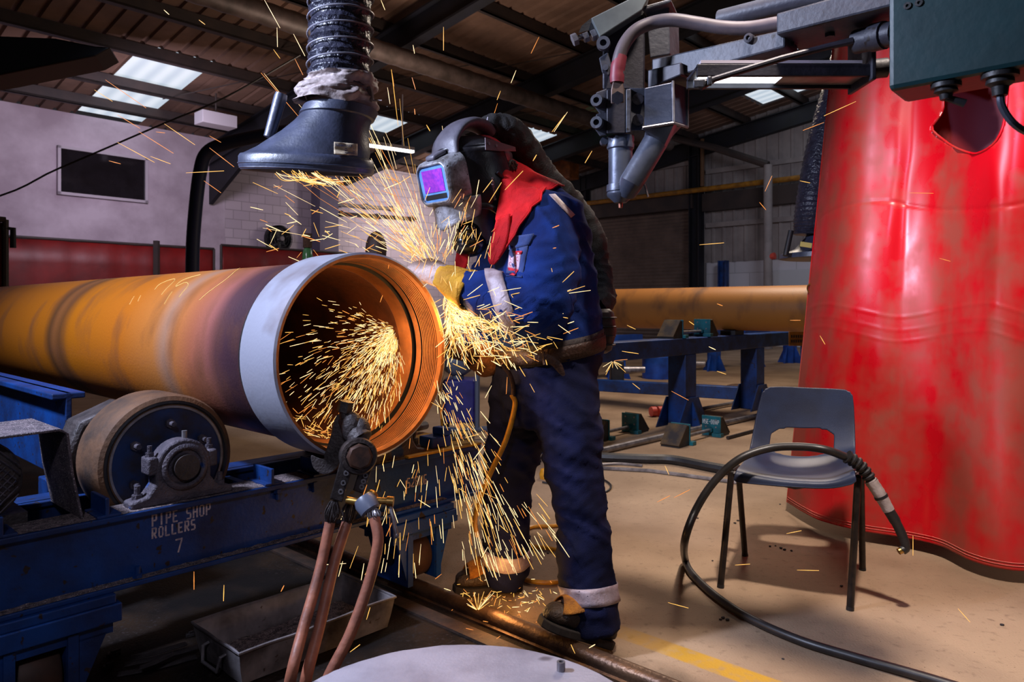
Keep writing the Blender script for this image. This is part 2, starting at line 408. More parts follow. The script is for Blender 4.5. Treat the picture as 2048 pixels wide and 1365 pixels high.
def ramp_mat(name, stops, lo, hi, axis, rough, noise_c=(0.1, 6.0), metal=0.0, dark=None, bump=0.1):
    """base colour by position along one object axis (heat tint and rust bands), broken up by noise"""
    m = bpy.data.materials.new(name); m.use_nodes = True
    nt = m.node_tree; b = nt.nodes['Principled BSDF']; N = nt.nodes.new; L = nt.links.new
    b.inputs['Roughness'].default_value = rough; b.inputs['Metallic'].default_value = metal
    tc = N('ShaderNodeTexCoord'); sp = N('ShaderNodeSeparateXYZ'); L(tc.outputs['Object'], sp.inputs[0])
    n = N('ShaderNodeTexNoise'); n.inputs['Scale'].default_value = noise_c[1]; n.inputs['Detail'].default_value = 5.0
    L(tc.outputs['Object'], n.inputs['Vector'])
    ma = N('ShaderNodeMath'); ma.operation = 'MULTIPLY_ADD'; ma.inputs[1].default_value = noise_c[0]
    L(n.outputs['Fac'], ma.inputs[0]); L(sp.outputs[axis], ma.inputs[2])
    mr = N('ShaderNodeMapRange'); mr.inputs['From Min'].default_value = lo + noise_c[0] / 2; mr.inputs['From Max'].default_value = hi + noise_c[0] / 2
    L(ma.outputs[0], mr.inputs['Value'])
    cr = N('ShaderNodeValToRGB'); el = cr.color_ramp.elements
    while len(el) > 1: el.remove(el[-1])
    el[0].position = (stops[0][0] - lo) / (hi - lo); el[0].color = stops[0][1]
    for p, c in stops[1:]:
        e = el.new((p - lo) / (hi - lo)); e.color = c
    L(mr.outputs[0], cr.inputs[0])
    n3 = N('ShaderNodeTexNoise'); n3.inputs['Scale'].default_value = 3.0; n3.inputs['Detail'].default_value = 7.0
    mp = N('ShaderNodeMapping'); mp.inputs['Scale'].default_value = (1.0, 1.8, 1.0) if axis == 1 else (1, 1, 1)
    L(tc.outputs['Object'], mp.inputs[0]); L(mp.outputs[0], n3.inputs['Vector'])
    r3 = N('ShaderNodeMapRange'); r3.inputs['From Min'].default_value = 0.5; r3.inputs['From Max'].default_value = 0.8
    L(n3.outputs['Fac'], r3.inputs['Value'])
    mx = N('ShaderNodeMix'); mx.data_type = 'RGBA'; mx.inputs[7].default_value = dark or S(70, 44, 34)
    L(r3.outputs[0], mx.inputs[0]); L(cr.outputs[0], mx.inputs[6]); L(mx.outputs[2], b.inputs['Base Color'])
    bp = N('ShaderNodeBump'); bp.inputs['Strength'].default_value = bump; bp.inputs['Distance'].default_value = 0.01
    n2 = N('ShaderNodeTexNoise'); n2.inputs['Scale'].default_value = 120
    L(tc.outputs['Object'], n2.inputs['Vector']); L(n2.outputs['Fac'], bp.inputs['Height']); L(bp.outputs[0], b.inputs['Normal'])
    return m

# stroke lettering: each glyph is a list of strokes in a 0..1 x 0..1 cell, with stencil gaps
GL = {'P': ['00-01', '.05:1>.8:1', '.9:.95>.9:.55', '.2:.48>.8:.48'], 'I': ['.5:0>.5:1'], 'E': ['00-01', '.2:1>.9:1', '.2:.5>.7:.5', '.2:0>.9:0'],
      'S': ['.85:1>.2:1', '.08:.92>.08:.6', '.15:.52>.85:.48', '.92:.4>.92:.08', '.8:0>.1:0'], 'H': ['00-01', '.9:0>.9:1', '.25:.5>.75:.5'],
      'O': ['.08:.12>.08:.88', '.92:.12>.92:.88', '.25:1>.75:1', '.25:0>.75:0'], 'R': ['00-01', '.05:1>.8:1', '.9:.95>.9:.55', '.2:.48>.8:.48', '.45:.4>.95:0'],
      'L': ['00-01', '.25:0>.9:0'], '7': ['.05:1>.95:1', '.9:.92>.4:0'], '5': ['.9:1>.1:1', '.08:.95>.08:.55', '.1:.52>.8:.52', '.92:.42>.92:.1', '.8:0>.1:0'],
      '2': ['.1:1>.8:1', '.92:.9>.92:.6', '.9:.52>.1:.1', '.05:0>.95:0'], '8': ['.08:.1>.08:.42', '.92:.1>.92:.42', '.08:.58>.08:.9', '.92:.58>.92:.9', '.2:1>.8:1', '.2:.5>.8:.5', '.2:0>.8:0'],
      'K': ['00-01', '.25:.5>.9:1', '.3:.48>.95:0'], 'G': ['.9:1>.2:1', '.08:.9>.08:.1', '.2:0>.85:0', '.92:.08>.92:.42', '.6:.45>.92:.45'],
      'D': ['00-01', '.05:1>.7:1', '.05:0>.7:0', '.9:.2>.9:.8'], 'A': ['.05:0>.42:.95', '.95:0>.58:.95', '.3:.35>.7:.35'], '-': ['.1:.5>.9:.5'], ' ': []}
def letters(mb, txt, o, ex, ez, h, w, gap, th, dep):
    """strokes laid on a face: origin o, ex along the line, ez up, dep towards the reader"""
    o = Vector(o); ex = Vector(ex).normalized(); ez = Vector(ez).normalized(); nn = ex.cross(ez)
    for i, ch in enumerate(txt):
        q = o + ex * (i * (w + gap))
        for st in GL[ch]:
            if st == '00-01': a, b = (0.08, 0), (0.08, 1)
            else:
                s0, s1 = st.split('>'); a = tuple(float(x) for x in s0.split(':')); b = tuple(float(x) for x in s1.split(':'))
            pa = q + ex * (a[0] * w) + ez * (a[1] * h); pb = q + ex * (b[0] * w) + ez * (b[1] * h)
            d = (pb - pa).normalized(); pa -= d * th * 0.3; pb += d * th * 0.3
            sd = d.cross(nn) * (th / 2)
            mb.prism([pa - sd, pb - sd, pb + sd, pa + sd], nn * dep)
def text_mesh(txt, size, M4, name, material, parent, ext=0.0004):
    cu = bpy.data.curves.new(name, 'FONT'); cu.body = txt; cu.size = size; cu.extrude = ext
    to = bpy.data.objects.new(name, cu); scn.collection.objects.link(to)
    dg = bpy.context.evaluated_depsgraph_get(); me = bpy.data.meshes.new_from_object(to.evaluated_get(dg))
    bpy.data.objects.remove(to)
    me.transform(WM[parent.name].inverted() @ M4); me.materials.clear(); me.materials.append(material)
    o = bpy.data.objects.new(name, me); scn.collection.objects.link(o); o.parent = parent; WM[o.name] = WM[parent.name]
    return o
def frame(o, x, y):
    x = Vector(x).normalized(); y = Vector(y); y = (y - x * y.dot(x)).normalized(); z = x.cross(y)
    M4 = Matrix((x, y, z)).transposed().to_4x4(); M4.translation = Vector(o); return M4
# ================================================================== SETTING
AW, BW = 17.8, 20.0                    # far wall (along E), side wall (along D)
def roof_z(a): return 7.84 - 0.14 * a

def floor_material():
    m = bpy.data.materials.new('concrete_floor'); m.use_nodes = True
    nt = m.node_tree; b = nt.nodes['Principled BSDF']; N = nt.nodes.new; L = nt.links.new
    tc = N('ShaderNodeTexCoord')
    def dot(v):
        n = N('ShaderNodeVectorMath'); n.operation = 'DOT_PRODUCT'; n.inputs[1].default_value = v; L(tc.outputs['Object'], n.inputs[0]); return n.outputs['Value']
    def noise(sc, det=4, off=0):
        n = N('ShaderNodeTexNoise'); n.inputs['Scale'].default_value = sc; n.inputs['Detail'].default_value = det
        L(tc.outputs['Object'], n.inputs['Vector']); return n.outputs['Fac']
    def rng_(v, a, c, lo=0.0, hi=1.0):
        n = N('ShaderNodeMapRange'); n.inputs['From Min'].default_value = a; n.inputs['From Max'].default_value = c
        n.inputs['To Min'].default_value = lo; n.inputs['To Max'].default_value = hi; L(v, n.inputs['Value']); return n.outputs[0]
    def math_(op, x, y):
        n = N('ShaderNodeMath'); n.operation = op
        for i, v in enumerate((x, y)):
            if isinstance(v, (int, float)): n.inputs[i].default_value = v
            else: L(v, n.inputs[i])
        return n.outputs[0]
    def mix(f, x, y):
        n = N('ShaderNodeMix'); n.data_type = 'RGBA'
        L(f, n.inputs[0])
        for i, v in ((6, x), (7, y)):
            if isinstance(v, tuple): n.inputs[i].default_value = v
            else: L(v, n.inputs[i])
        return n.outputs[2]
    a, bb = dot(D), dot(E)
    col = mix(rng_(noise(1.6, 6), 0.35, 0.65), S(172, 146, 120), S(140, 116, 94))
    col = mix(rng_(noise(30, 3), 0.58, 0.78), col, S(132, 110, 90))
    col = mix(rng_(noise(150, 2), 0.70, 0.73), col, S(76, 62, 54))
    # worn yellow walkway line
    wear = math_('MULTIPLY', rng_(bb, 1.955, 1.965), rng_(bb, 2.05, 2.04))
    wear = math_('MULTIPLY', wear, rng_(math_('ADD', a, math_('MULTIPLY', noise(5), 0.5)), 1.75, 1.35))
    wear = math_('MULTIPLY', wear, rng_(noise(26, 4), 0.66, 0.50, 0.55, 1.0))
    col = mix(wear, col, S(186, 142, 52))
    # oily sooty ground under the rollers, colour darkened further for pipe and beam shadow
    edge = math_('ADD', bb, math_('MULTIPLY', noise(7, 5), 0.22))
    soot_shade = rng_(edge, 2.02, 1.86)
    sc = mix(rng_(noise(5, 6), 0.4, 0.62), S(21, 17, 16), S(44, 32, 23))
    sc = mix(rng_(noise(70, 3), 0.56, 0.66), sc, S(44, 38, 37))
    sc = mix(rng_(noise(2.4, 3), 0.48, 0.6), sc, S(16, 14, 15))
    col = mix(soot_shade, col, sc)
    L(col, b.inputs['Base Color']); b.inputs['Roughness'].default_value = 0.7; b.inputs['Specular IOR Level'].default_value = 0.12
    bp = N('ShaderNodeBump'); bp.inputs['Strength'].default_value = 0.25; bp.inputs['Distance'].default_value = 0.01
    L(noise(140, 3), bp.inputs['Height']); L(bp.outputs[0], b.inputs['Normal'])
    return m
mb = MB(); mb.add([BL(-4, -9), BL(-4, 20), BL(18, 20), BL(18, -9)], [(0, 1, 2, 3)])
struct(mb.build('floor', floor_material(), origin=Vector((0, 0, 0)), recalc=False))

def block_material(name, c, c2, w=0.44, h=0.22, mortar=0.012):
    m = bpy.data.materials.new(name); m.use_nodes = True
    nt = m.node_tree; b = nt.nodes['Principled BSDF']; N = nt.nodes.new; L = nt.links.new
    tc = N('ShaderNodeTexCoord'); br = N('ShaderNodeTexBrick'); mp = N('ShaderNodeMapping')
    L(tc.outputs['Object'], mp.inputs[0]); L(mp.outputs[0], br.inputs['Vector'])
    br.inputs['Color1'].default_value = c; br.inputs['Color2'].default_value = c2
    br.inputs['Mortar'].default_value = tuple(x * 0.66 for x in c[:3]) + (1,)
    br.inputs['Scale'].default_value = 1.0; br.inputs['Brick Width'].default_value = w; br.inputs['Row Height'].default_value = h
    br.inputs['Mortar Size'].default_value = mortar
    L(br.outputs['Color'], b.inputs['Base Color']); b.inputs['Roughness'].default_value = 0.75
    bp = N('ShaderNodeBump'); bp.inputs['Strength'].default_value = 0.4; bp.inputs['Distance'].default_value = 0.01; bp.invert = True
    L(br.outputs['Fac'], bp.inputs['Height']); L(bp.outputs[0], b.inputs['Normal'])
    return m
M['block'] = block_material('white_blockwork', S(200, 186, 196), S(188, 174, 186), 0.44, 0.24)
M['block_side'] = block_material('white_blockwork_dado', S(206, 204, 212), S(192, 190, 198), 0.9, 0.42)

def wall_obj(name, T, w, h, t, material):
    """wall slab: local x along its length, local y up, local z thickness - so the block pattern runs along it"""
    me_b = MB(); me_b.box2((0, 0, -t), (w, h, 0))
    me = bpy.data.meshes.new(name); me.from_pydata(me_b.v, [], me_b.f); me.materials.append(material)
    o = bpy.data.objects.new(name, me); scn.collection.objects.link(o); o.matrix_world = T; WM[o.name] = T
    return struct(o)
b450 = WD(450, 400, AW).dot(E); b620 = WD(622, 400, AW).dot(E); b660 = WD(659, 400, AW).dot(E)
TA = frame(BL(AW, -9, 0), E, UP)       # x = E, y = up, z = E x up (towards the camera side = -D)
zE = roof_z(AW)
wall_obj('wall_left', TA, b450 + 9, zE, 0.2, M['white_wall'])
wall_obj('wall_far', frame(BL(AW, b450, 0), E, UP), BW - b450, zE, 0.2, M['block'])
mb = MB(RB); mb.box2((b620, AW - 0.45, 0), (b660, AW - 0.01, zE)); struct(mb.build('wall_pier', M['grey_pier']))

# office window in the far wall
wl, wr = WD(113, 293, AW).dot(E), WD(293, 320, AW).dot(E)
wz0, wz1 = WD(200, 398, AW).z, WD(200, 304, AW).z
mb = MB(RB)
for lo, hi in (((wl, wz0), (wr, wz0 + 0.06)), ((wl, wz1 - 0.06), (wr, wz1)), ((wl, wz0), (wl + 0.06, wz1)), ((wr - 0.06, wz0), (wr, wz1))):
    mb.box2((lo[0], AW - 0.10, lo[1]), (hi[0], AW - 0.005, hi[1]))
win = struct(mb.build('window_1', M['frame_white']))
mb = MB(RB); mb.box2((wl + 0.05, AW - 0.05, wz0 + 0.05), (wr - 0.05, AW - 0.02, wz1 - 0.05)); mb.build('pane', M['glass_dark'], win)

# side wall: block dado, corrugated cladding, roller shutter
a_d1 = WE(1392, 500, BW).dot(D); a_d0 = a_d1 + 6.0           # shutter between these
zd = WE(1392, 420, BW).z; zb = WE(1500, 522, BW).z
wall_obj('wall_right', frame(BL(a_d1 - 0.35, BW, 0), -D, UP), a_d1 + 3.6, zb, 0.25, M['block_side'])
def corrug(mb, p0, along, up, n, pitch, dep, nrm, h0, h1):
    """trapezoid-ribbed sheet"""
    xs = []
    for i in range(n):
        for t, k in ((0, 0), (0.62, 0), (0.72, 1), (0.90, 1)):
            xs.append(((i + t) * pitch, k))
    xs.append((n * pitch, 0))
    vs = []
    for x, k in xs:
        q = p0 + along * x + nrm * (dep * k); vs += [q + up * h0, q + up * h1(x) if callable(h1) else q + up * h1]
    return mb.add(vs, [(2 * i, 2 * i + 2, 2 * i + 3, 2 * i + 1) for i in range(len(xs) - 1)])
mb = MB()
corrug(mb, BL(a_d1 - 0.3, BW - 0.02, 0), -D, UP, 34, 0.34, 0.04, -E, zb, lambda x: roof_z(a_d1 - 0.3 - x))
corrug(mb, BL(AW, BW - 0.02, 0), -D, UP, int((AW - a_d1 + 0.3) / 0.34) + 1, 0.34, 0.04, -E, zd + 0.5, lambda x: roof_z(AW - x))
struct(mb.build('wall_side_cladding', M['clad'], smooth=0))
mb = MB(); n = int(zd / 0.11)
vs = []
for i in range(n * 2 + 1):
    z = zd * i / (n * 2); k = 0.035 if i % 2 else 0.0
    vs += [BL(a_d0, BW - 0.05 - k, z), BL(a_d1, BW - 0.05 - k, z)]
mb.add(vs, [(2 * i, 2 * i + 1, 2 * i + 3, 2 * i + 2) for i in range(n * 2)])
door = struct(mb.build('door_1', M['shutter'], smooth=0))
mb = MB(RB); mb.box2((BW - 0.42, a_d1 - 0.1, zd), (BW - 0.02, a_d0, zd + 0.5)); mb.build('shutter_box', M['purlin'], door)
# door leaf in the dado
mb = MB(RB); q0 = WE(1548, 540, BW).dot(D); zq = WE(1548, 541, BW).z
mb.box2((BW - 0.06, q0 - 2.0, 0), (BW + 0.01, q0, zq)); struct(mb.build('door_2', mat('pale_door', S(188, 190, 196), 0.6)))
# columns of the frame
def column(name, a, b, w, z1, m=None): 
    mb = MB(RB)
    mb.box2((b - w / 2, a - w / 2, 0), (b + w / 2, a - w / 2 + 0.03, z1)); mb.box2((b - w / 2, a + w / 2 - 0.03, 0), (b + w / 2, a + w / 2, z1))
    mb.box2((b - 0.015, a - w / 2, 0), (b + 0.015, a + w / 2, z1))
    return struct(mb.build(name, m or M['navy_steel'], smooth=0))
column('column', a_d1 - 0.17, BW - 0.30, 0.34, roof_z(a_d1) - 0.3)
column('column', WE(1177, 400, BW).dot(D), BW - 0.22, 0.26, roof_z(14) - 0.3)
column('column', WE(1456, 550, BW).dot(D), BW - 0.30, 0.24, WE(1456, 524, BW).z + 0.02, M['blue'])
# cladding rails
for (px, py) in ((1405, 346), (1405, 452)):
    z = WE(px, py, BW).z
    mb = MB(RB); mb.box2((BW - 0.16, -3, z - 0.09), (BW - 0.07, a_d1 - 0.4, z + 0.05)); struct(mb.build('trim_1' if py < 400 else 'trim_2', M['clad'], smooth=0))
mb = MB(RB); z = WE(1250, 468 * 0 + 346, BW).z; mb.box2((BW - 0.16, a_d1 + 0.1, z - 0.09), (BW - 0.07, AW, z + 0.05)); struct(mb.build('trim_3', M['clad'], smooth=0))
mb = MB(RB); z0 = WE(1405, 412, BW).z; z1 = WE(1405, 392, BW).z
mb.box2((BW - 0.3, -3, z0 - 0.22), (BW - 0.05, a_d1 - 0.35, z1)); struct(mb.build('roof_beam', M['purlin'], smooth=0))

# roof deck with ribs down the slope, cut open at the skylights
SKY = [(13.95, AW, 5.26, 6.42), (13.95, 15.5, 10.5, 11.75), (13.0, 15.4, 14.9, 16.2), (5.0, 7.2, 12.3, 13.9), (5.0, 7.2, 15.6, 17.6), (6.6, 8.4, 17.9, 19.3)]
mb = MB(); pitch = 0.33
slope = (D + Vector((0, 0, -0.14))).normalized()
b = -9.0
cuts = sorted(set([-4.0, AW] + [s[0] for s in SKY] + [s[1] for s in SKY]))
while b < BW:
    for a0, a1 in zip(cuts[:-1], cuts[1:]):
        am = (a0 + a1) / 2; bm = b + pitch / 2
        if any(s[0] <= am <= s[1] and s[2] <= bm <= s[3] for s in SKY): continue
        xs = [(0, 0), (0.7, 0), (0.78, 1), (0.94, 1), (1.0, 0)]
        vs = []
        for t, k in xs: vs += [BL(a0, b + t * pitch, roof_z(a0) + 0.05 * k), BL(a1, b + t * pitch, roof_z(a1) + 0.05 * k)]
        mb.add(vs, [(2 * i, 2 * i + 2, 2 * i + 3, 2 * i + 1) for i in range(4)])
    b += pitch
struct(mb.build('ceiling', M['roof'], smooth=0, recalc=False))
def skylight_mat():
    m = bpy.data.materials.new('skylight_sheet'); m.use_nodes = True; nt = m.node_tree; b = nt.nodes['Principled BSDF']
    N = nt.nodes.new; L = nt.links.new; tc = N('ShaderNodeTexCoord'); w = N('ShaderNodeTexWave'); w.inputs['Scale'].default_value = 0.9; w.inputs['Distortion'].default_value = 0.6
    mp = N('ShaderNodeMapping'); mp.inputs['Rotation'].default_value = (0, 0, -TH); L(tc.outputs['Object'], mp.inputs[0]); L(mp.outputs[0], w.inputs['Vector'])
    cr = N('ShaderNodeMix'); cr.data_type = 'RGBA'; cr.inputs[6].default_value = (0.52, 0.62, 0.72, 1); cr.inputs[7].default_value = (0.74, 0.82, 0.90, 1)
    L(w.outputs['Fac'], cr.inputs[0]); L(cr.outputs[2], b.inputs['Emission Color']); b.inputs['Emission Strength'].default_value = 0.9
    b.inputs['Base Color'].default_value = (0.3, 0.3, 0.32, 1); return m
skm = skylight_mat()
for i, (a0, a1, b0, b1) in enumerate(SKY):
    mb = MB(); mb.add([BL(a0, b0 - .2, roof_z(a0) + .09), BL(a0, b1 + .2, roof_z(a0) + .09), BL(a1, b1 + .2, roof_z(a1) + .09), BL(a1, b0 - .2, roof_z(a1) + .09)], [(0, 1, 2, 3)])
    struct(mb.build('window_%d' % (i + 2), skm, recalc=False))
# purlins along E, rafters along D
for a in (2.4, 4.05, 5.7, 7.35, 9.0, 10.65, 12.3, 13.85, 15.40, 16.62):
    mb = MB(RB); z = roof_z(a); mb.box2((-9, a - 0.03, z - 0.24), (BW, a + 0.03, z - 0.02)); mb.box2((-9, a - 0.03, z - 0.24), (BW, a + 0.10, z - 0.20))
    struct(mb.build('roof_beam', M['purlin'], smooth=0))
for b in (8.2, 12.1, 16.0, 19.7):
    mb = MB()
    a0, a1 = -4.0, AW - 0.1
    for w, z0, z1 in ((0.012, -0.72, -0.24), (0.11, -0.74, -0.70), (0.11, -0.27, -0.24)):
        mb.prism([BL(a0, b - w, roof_z(a0) + z0), BL(a1, b - w, roof_z(a1) + z0), BL(a1, b - w, roof_z(a1) + z1), BL(a0, b - w, roof_z(a0) + z1)], E * (2 * w))
    ah = AW - 3.2                              # haunch at the eaves
    if b < 9: mb.prism([BL(ah, b - 0.05, roof_z(ah) - 0.7), BL(a1, b - 0.05, roof_z(a1) - 1.7), BL(a1, b - 0.05, roof_z(a1) - 0.6)], E * 0.1)
    struct(mb.build('roof_beam', M['navy_steel'], smooth=0))
# hanging sag rods between the purlins
mb = MB()
for b, a in ((7.0, 12.3), (7.3, 13.9), (9.6, 12.3), (10.4, 13.9), (11.0, 10.65), (13.4, 12.3), (6.2, 15.6)):
    mb.cyl(BL(a, b, roof_z(a) - 0.2), BL(a - 1.6, b + 0.9, roof_z(a - 1.6) - 0.2), 0.012, n=6)
struct(mb.build('trim_4', M['purlin']))

# ================================================================== THINGS FAR BACK
mb = MB(); prof = []
L0, L1 = -3.0, 16.5; n = 110
for i in range(n + 1):
    prof.append((0.155 + (0.012 if i % 2 else 0), (L1 - L0) * i / n))
mb.lathe(prof, BL(9.6, L0, 5.30), E, 16)
tag(mb.build('air_duct', M['duct']), 'long round ribbed ventilation duct running under the brown roof', 'duct')
mb = MB(RB); z = WE(1405, 386, BW).z
mb.tube([(BW - 0.58, -3, z), (BW - 0.58, 17.2, z)], 0.075, 10)
tag(mb.build('gas_pipe', M['yellow_pipe']), 'yellow pipe running level along the side wall above the roller shutter', 'pipe')
mb = MB(RB); aa = WE(1421, 340, BW).dot(D); mb.tube([(BW - 0.51, aa, z + 0.1), (BW - 0.51, aa, z + 1.5)], 0.06, 10)
tag(mb.build('riser_pipe', mat('brown_riser', S(96, 66, 40), 0.6)), 'short brown upright pipe rising from the yellow wall pipe', 'pipe')
# rainwater post and its sloping branch
p0, p1 = WE(1536, 330, 18.6), WE(1536, 522, 18.6)
mb = MB(); mb.tube([(p0.x, p0.y, 0), p1, p0], 0.115, 12); pst = tag(mb.build('extraction_pipe', M['clad']), 'grey upright round pipe standing before the corrugated side wall', 'pipe')
mb = MB(); mb.tube([p0, WE(1430, 296, 18.6), WE(1330, 272, 18.6)], 0.10, 10); mb.build('branch_pipe', M['purlin'], pst)
mb = MB(); q = WE(1550, 512, 18.6); mb.tube([p1 + Vector((0, 0, 0.1)), q], 0.09, 10); mb.build('elbow', M['salmon'], pst)
# orange crane trolley box
mb = MB(RB); q = WE(1118, 341, 18.0); mb.box2((17.9, q.dot(D) - 0.5, q.z - 0.3), (18.4, q.dot(D) + 0.7, q.z + 0.35))
c = mb.build('hoist_box', M['orange'], smooth=0, bevel=0.02); tag(c, 'dull orange hoist box hanging far behind the welder\'s shoulder', 'hoist')
mb = MB(RB); mb.box2((18.1, q.dot(D) - 0.1, q.z + 0.35), (18.2, q.dot(D) + 0.1, roof_z(q.dot(D)) - 0.1)); mb.build('hanger', M['purlin'], c)
# green lamp
q = WE(1187, 240, 15.6); mb = MB(); mb.ball(q, (0.11, 0.08, 0.045), 12)
gl = thing('signal_lamp', 'small glowing green lamp under the roof beside the boom head', 'lamp', q)
mb.build('lens', M['green_lamp'], gl); mb = MB(); mb.box(q + Vector((0, 0, 0.08)), (0.3, 0.14, 0.08)); mb.cyl(q + Vector((0, 0, 0.1)), Vector((q.x, q.y, roof_z(q.dot(D)) - 0.3)), 0.02, n=8); mb.build('housing', M['purlin'], gl)
# fluorescent battens
def batten(p, q, m, label):
    t = thing('strip_lamp', label, 'lamp', (p + q) / 2, 0, 'fluorescent battens by the far wall')
    mb = MB(); mb.bar(p, q, 0.09, 0.05); mb.build('tube', m, t)
    mb = MB(); u = Vector((0, 0, 0.06)); mb.bar(p + u, q + u, 0.12, 0.07)
    for f in (0.2, 0.8):
        r = p.lerp(q, f) + u; mb.cyl(r, Vector((r.x, r.y, roof_z(r.dot(D)) - 0.26)), 0.012, n=6)
    mb.build('housing', M['white_plastic'], t)
batten(WD(716, 288, 12.6), WD(826, 304, 12.6), M['tube_light'], 'bright white fluorescent strip lamp near the far wall, the longer of the two')
batten(WD(764, 281, 15.9), WD(797, 287, 15.9), M['tube_warm'], 'short warm-white strip lamp above the longer fluorescent one')
# white heater box under the eaves
q = WD(432, 241, 15.0); mb = MB(RB); mb.box((q.dot(E), 15.0, q.z), (0.75, 0.4, 0.26)); hb = mb.build('heater_box', M['white_plastic'], bevel=0.01)
tag(hb, 'small white casing hanging under the eaves by the far wall', 'heater')
mb = MB(); mb.cyl(q, Vector((q.x, q.y, roof_z(15.0) - 0.1)), 0.02, n=6); mb.build('hanger', M['purlin'], hb)
# dark blue bent fume arm before the white wall
ya = 9.0
pts = cat_rom([P(384, 700, ya), P(385, 520, ya), P(390, 430, ya), P(400, 345, ya), P(414, 306, ya), P(450, 288, ya), P(520, 272, ya), P(590, 260, ya)], 5)
base = P(384, 700, ya); base.z = 0
mb = MB(); mb.tube([base] + pts, 0.082, 14); fa = tag(mb.build('fume_arm', mat('dark_blue_arm', S(26, 34, 66), 0.45)), 'dark blue bent pipe arm standing before the white far wall', 'extraction arm')
mb = MB(); mb.lathe([(0.0, 0), (0.16, 0), (0.16, 0.03), (0.0, 0.03)], base, UP, 20); mb.build('foot_plate', M['navy_steel'], fa)
# sagging power cable over the left
pts = cat_rom([P(-700, 560, 9.0), P(-60, 410, 9.5), P(120, 336, 9.7), P(330, 246, 10.0), P(450, 195, 10.2), P(600, 110, 10.6)], 6)
mb = MB(); mb.tube(pts, 0.013, 6); tag(mb.build('power_cable', M['cable']), 'thin dark cable slanting across the white office wall up to the roof', 'cable')
# blunt dark jib under the roof at the left
mb = MB(); Yj = 4.2
mb.prism([P(-900, 150, Yj), P(-300, 60, Yj), P(110, 76, Yj), P(190, 92, Yj), P(222, 94, Yj), P(190, 112, Yj), P(0, 150, Yj), P(-300, 200, Yj), P(-900, 260, Yj)], Vector((-0.12, 0.32, 0.02)))
q = P(-500, 120, Yj) + Vector((-0.06, 0.16, 0)); mb.cyl(q, Vector((q.x, q.y, roof_z(q.dot(D)) - 0.02)), 0.06, n=10)
tag(mb.build('jib_arm', mat('near_black_jib', S(16, 20, 26), 0.4), smooth=0, bevel=0.01), 'dark tapering jib arm reaching in under the roof at the upper left', 'crane arm')
# wall fan
q = WD(560, 478, AW - 0.25); fan = thing('wall_fan', 'round black fan on the white block wall behind the pipe', 'fan', q)
Tf = Matrix.Translation(q) @ RB
mb = MB(Tf)
for r in (0.36, 0.30, 0.22, 0.14):
    mb.tube([(cos(t) * r, -0.10 + 0.1 * (r / 0.36) ** 4, sin(t) * r) for t in [2 * pi * k / 28 for k in range(28)]], 0.008, 5, closed=True)
for k in range(16):
    t = 2 * pi * k / 16; mb.tube([(cos(t) * 0.05, -0.12, sin(t) * 0.05), (cos(t) * 0.24, -0.09, sin(t) * 0.24), (cos(t) * 0.36, 0, sin(t) * 0.36)], 0.004, 4)
mb.build('guard', M['black_rubber'], fan)
mb = MB(Tf)
for k in range(5):
    t0 = 2 * pi * k / 5 + 0.3
    mb.add([(cos(t0 - 0.15) * 0.06, 0.0, sin(t0 - 0.15) * 0.06), (cos(t0 - 0.45) * 0.30, 0.05, sin(t0 - 0.45) * 0.30), (cos(t0 + 0.15) * 0.31, -0.03, sin(t0 + 0.15) * 0.31), (cos(t0 + 0.15) * 0.06, -0.02, sin(t0 + 0.15) * 0.06)], [(0, 1, 2, 3)])
mb.build('blades', M['black_rubber'], fan, solid=0.008)
mb = MB(Tf); mb.cyl((0, -0.13, 0), (0, 0.06, 0), 0.06); mb.build('hub', M['clad'], fan)
mb = MB(Tf); mb.lathe([(0, 0.17), (0.37, 0.17), (0.37, 0.05), (0.355, 0.05), (0.355, 0.16), (0, 0.16)], (0, 0, 0), (0, 1, 0), 28); mb.build('shroud', M['black_rubber'], fan)
mb = MB(Tf); mb.box((0, 0.15, -0.3), (0.1, 0.2, 0.12)); mb.box((0, 0.06, -0.36), (0.26, 0.14, 0.05)); mb.cyl((0, 0.06, 0), (0, 0.2, -0.26), 0.03); mb.build('bracket', M['black_rubber'], fan)
# red welding screens along the far wall
def screen(p0, p1, label, a, ztop=None):
    b0, b1 = p0.dot(E), p1.dot(E)
    t = thing('welding_screen', label, 'welding screen', BL(a, (b0 + b1) / 2, 0))
    zt = (p0.z + p1.z) / 2
    mb = MB()
    mb.grid(lambda u, v: BL(a + 0.010 * sin(u * 26) + 0.006 * sin(u * 61 + v * 3), b0 + (b1 - b0) * u, 0.15 + (zt - 0.15) * v), int((b1 - b0) * 12), 6)
    mb.build('sheet', M['red_far'], t, solid=0.004)
    mb = MB(); mb.tube([BL(a, b0, zt + 0.03), BL(a, b1, zt + 0.03)], 0.03, 8)
    for b in (b0, b1): mb.tube([BL(a, b, 0), BL(a, b, zt + 0.03)], 0.03, 8)
    mb.build('rail', M['purlin'], t)
    return t
s1 = screen(WD(6, 474, 16.6), WD(428, 502, 16.6), 'long dark red welding screen along the white far wall under the office window', 16.6)
q = WD(313, 500, 16.5); mb = MB(); mb.box2((q.x - 0.05, q.y - 0.05, 0), (q.x + 0.05, q.y + 0.05, q.z + 0.2)); mb.build('post', M['purlin'], s1)
screen(WD(442, 500, 16.6), WD(735, 506, 16.6), 'dark red welding screen below the black wall fan', 16.6)
s3 = screen(WD(-60, 440, 9.0), WD(11, 446, 9.0), 'orange-red screen edge showing at the far left above the pipe', 9.0)
q0, q1 = WD(4, 458, 9.0), WD(26, 458, 9.0); mb = MB(); mb.tube([q0, q1, q1 - Vector((0, 0, 0.2))], 0.03, 8); mb.build('bracket', M['navy_steel'], s3)
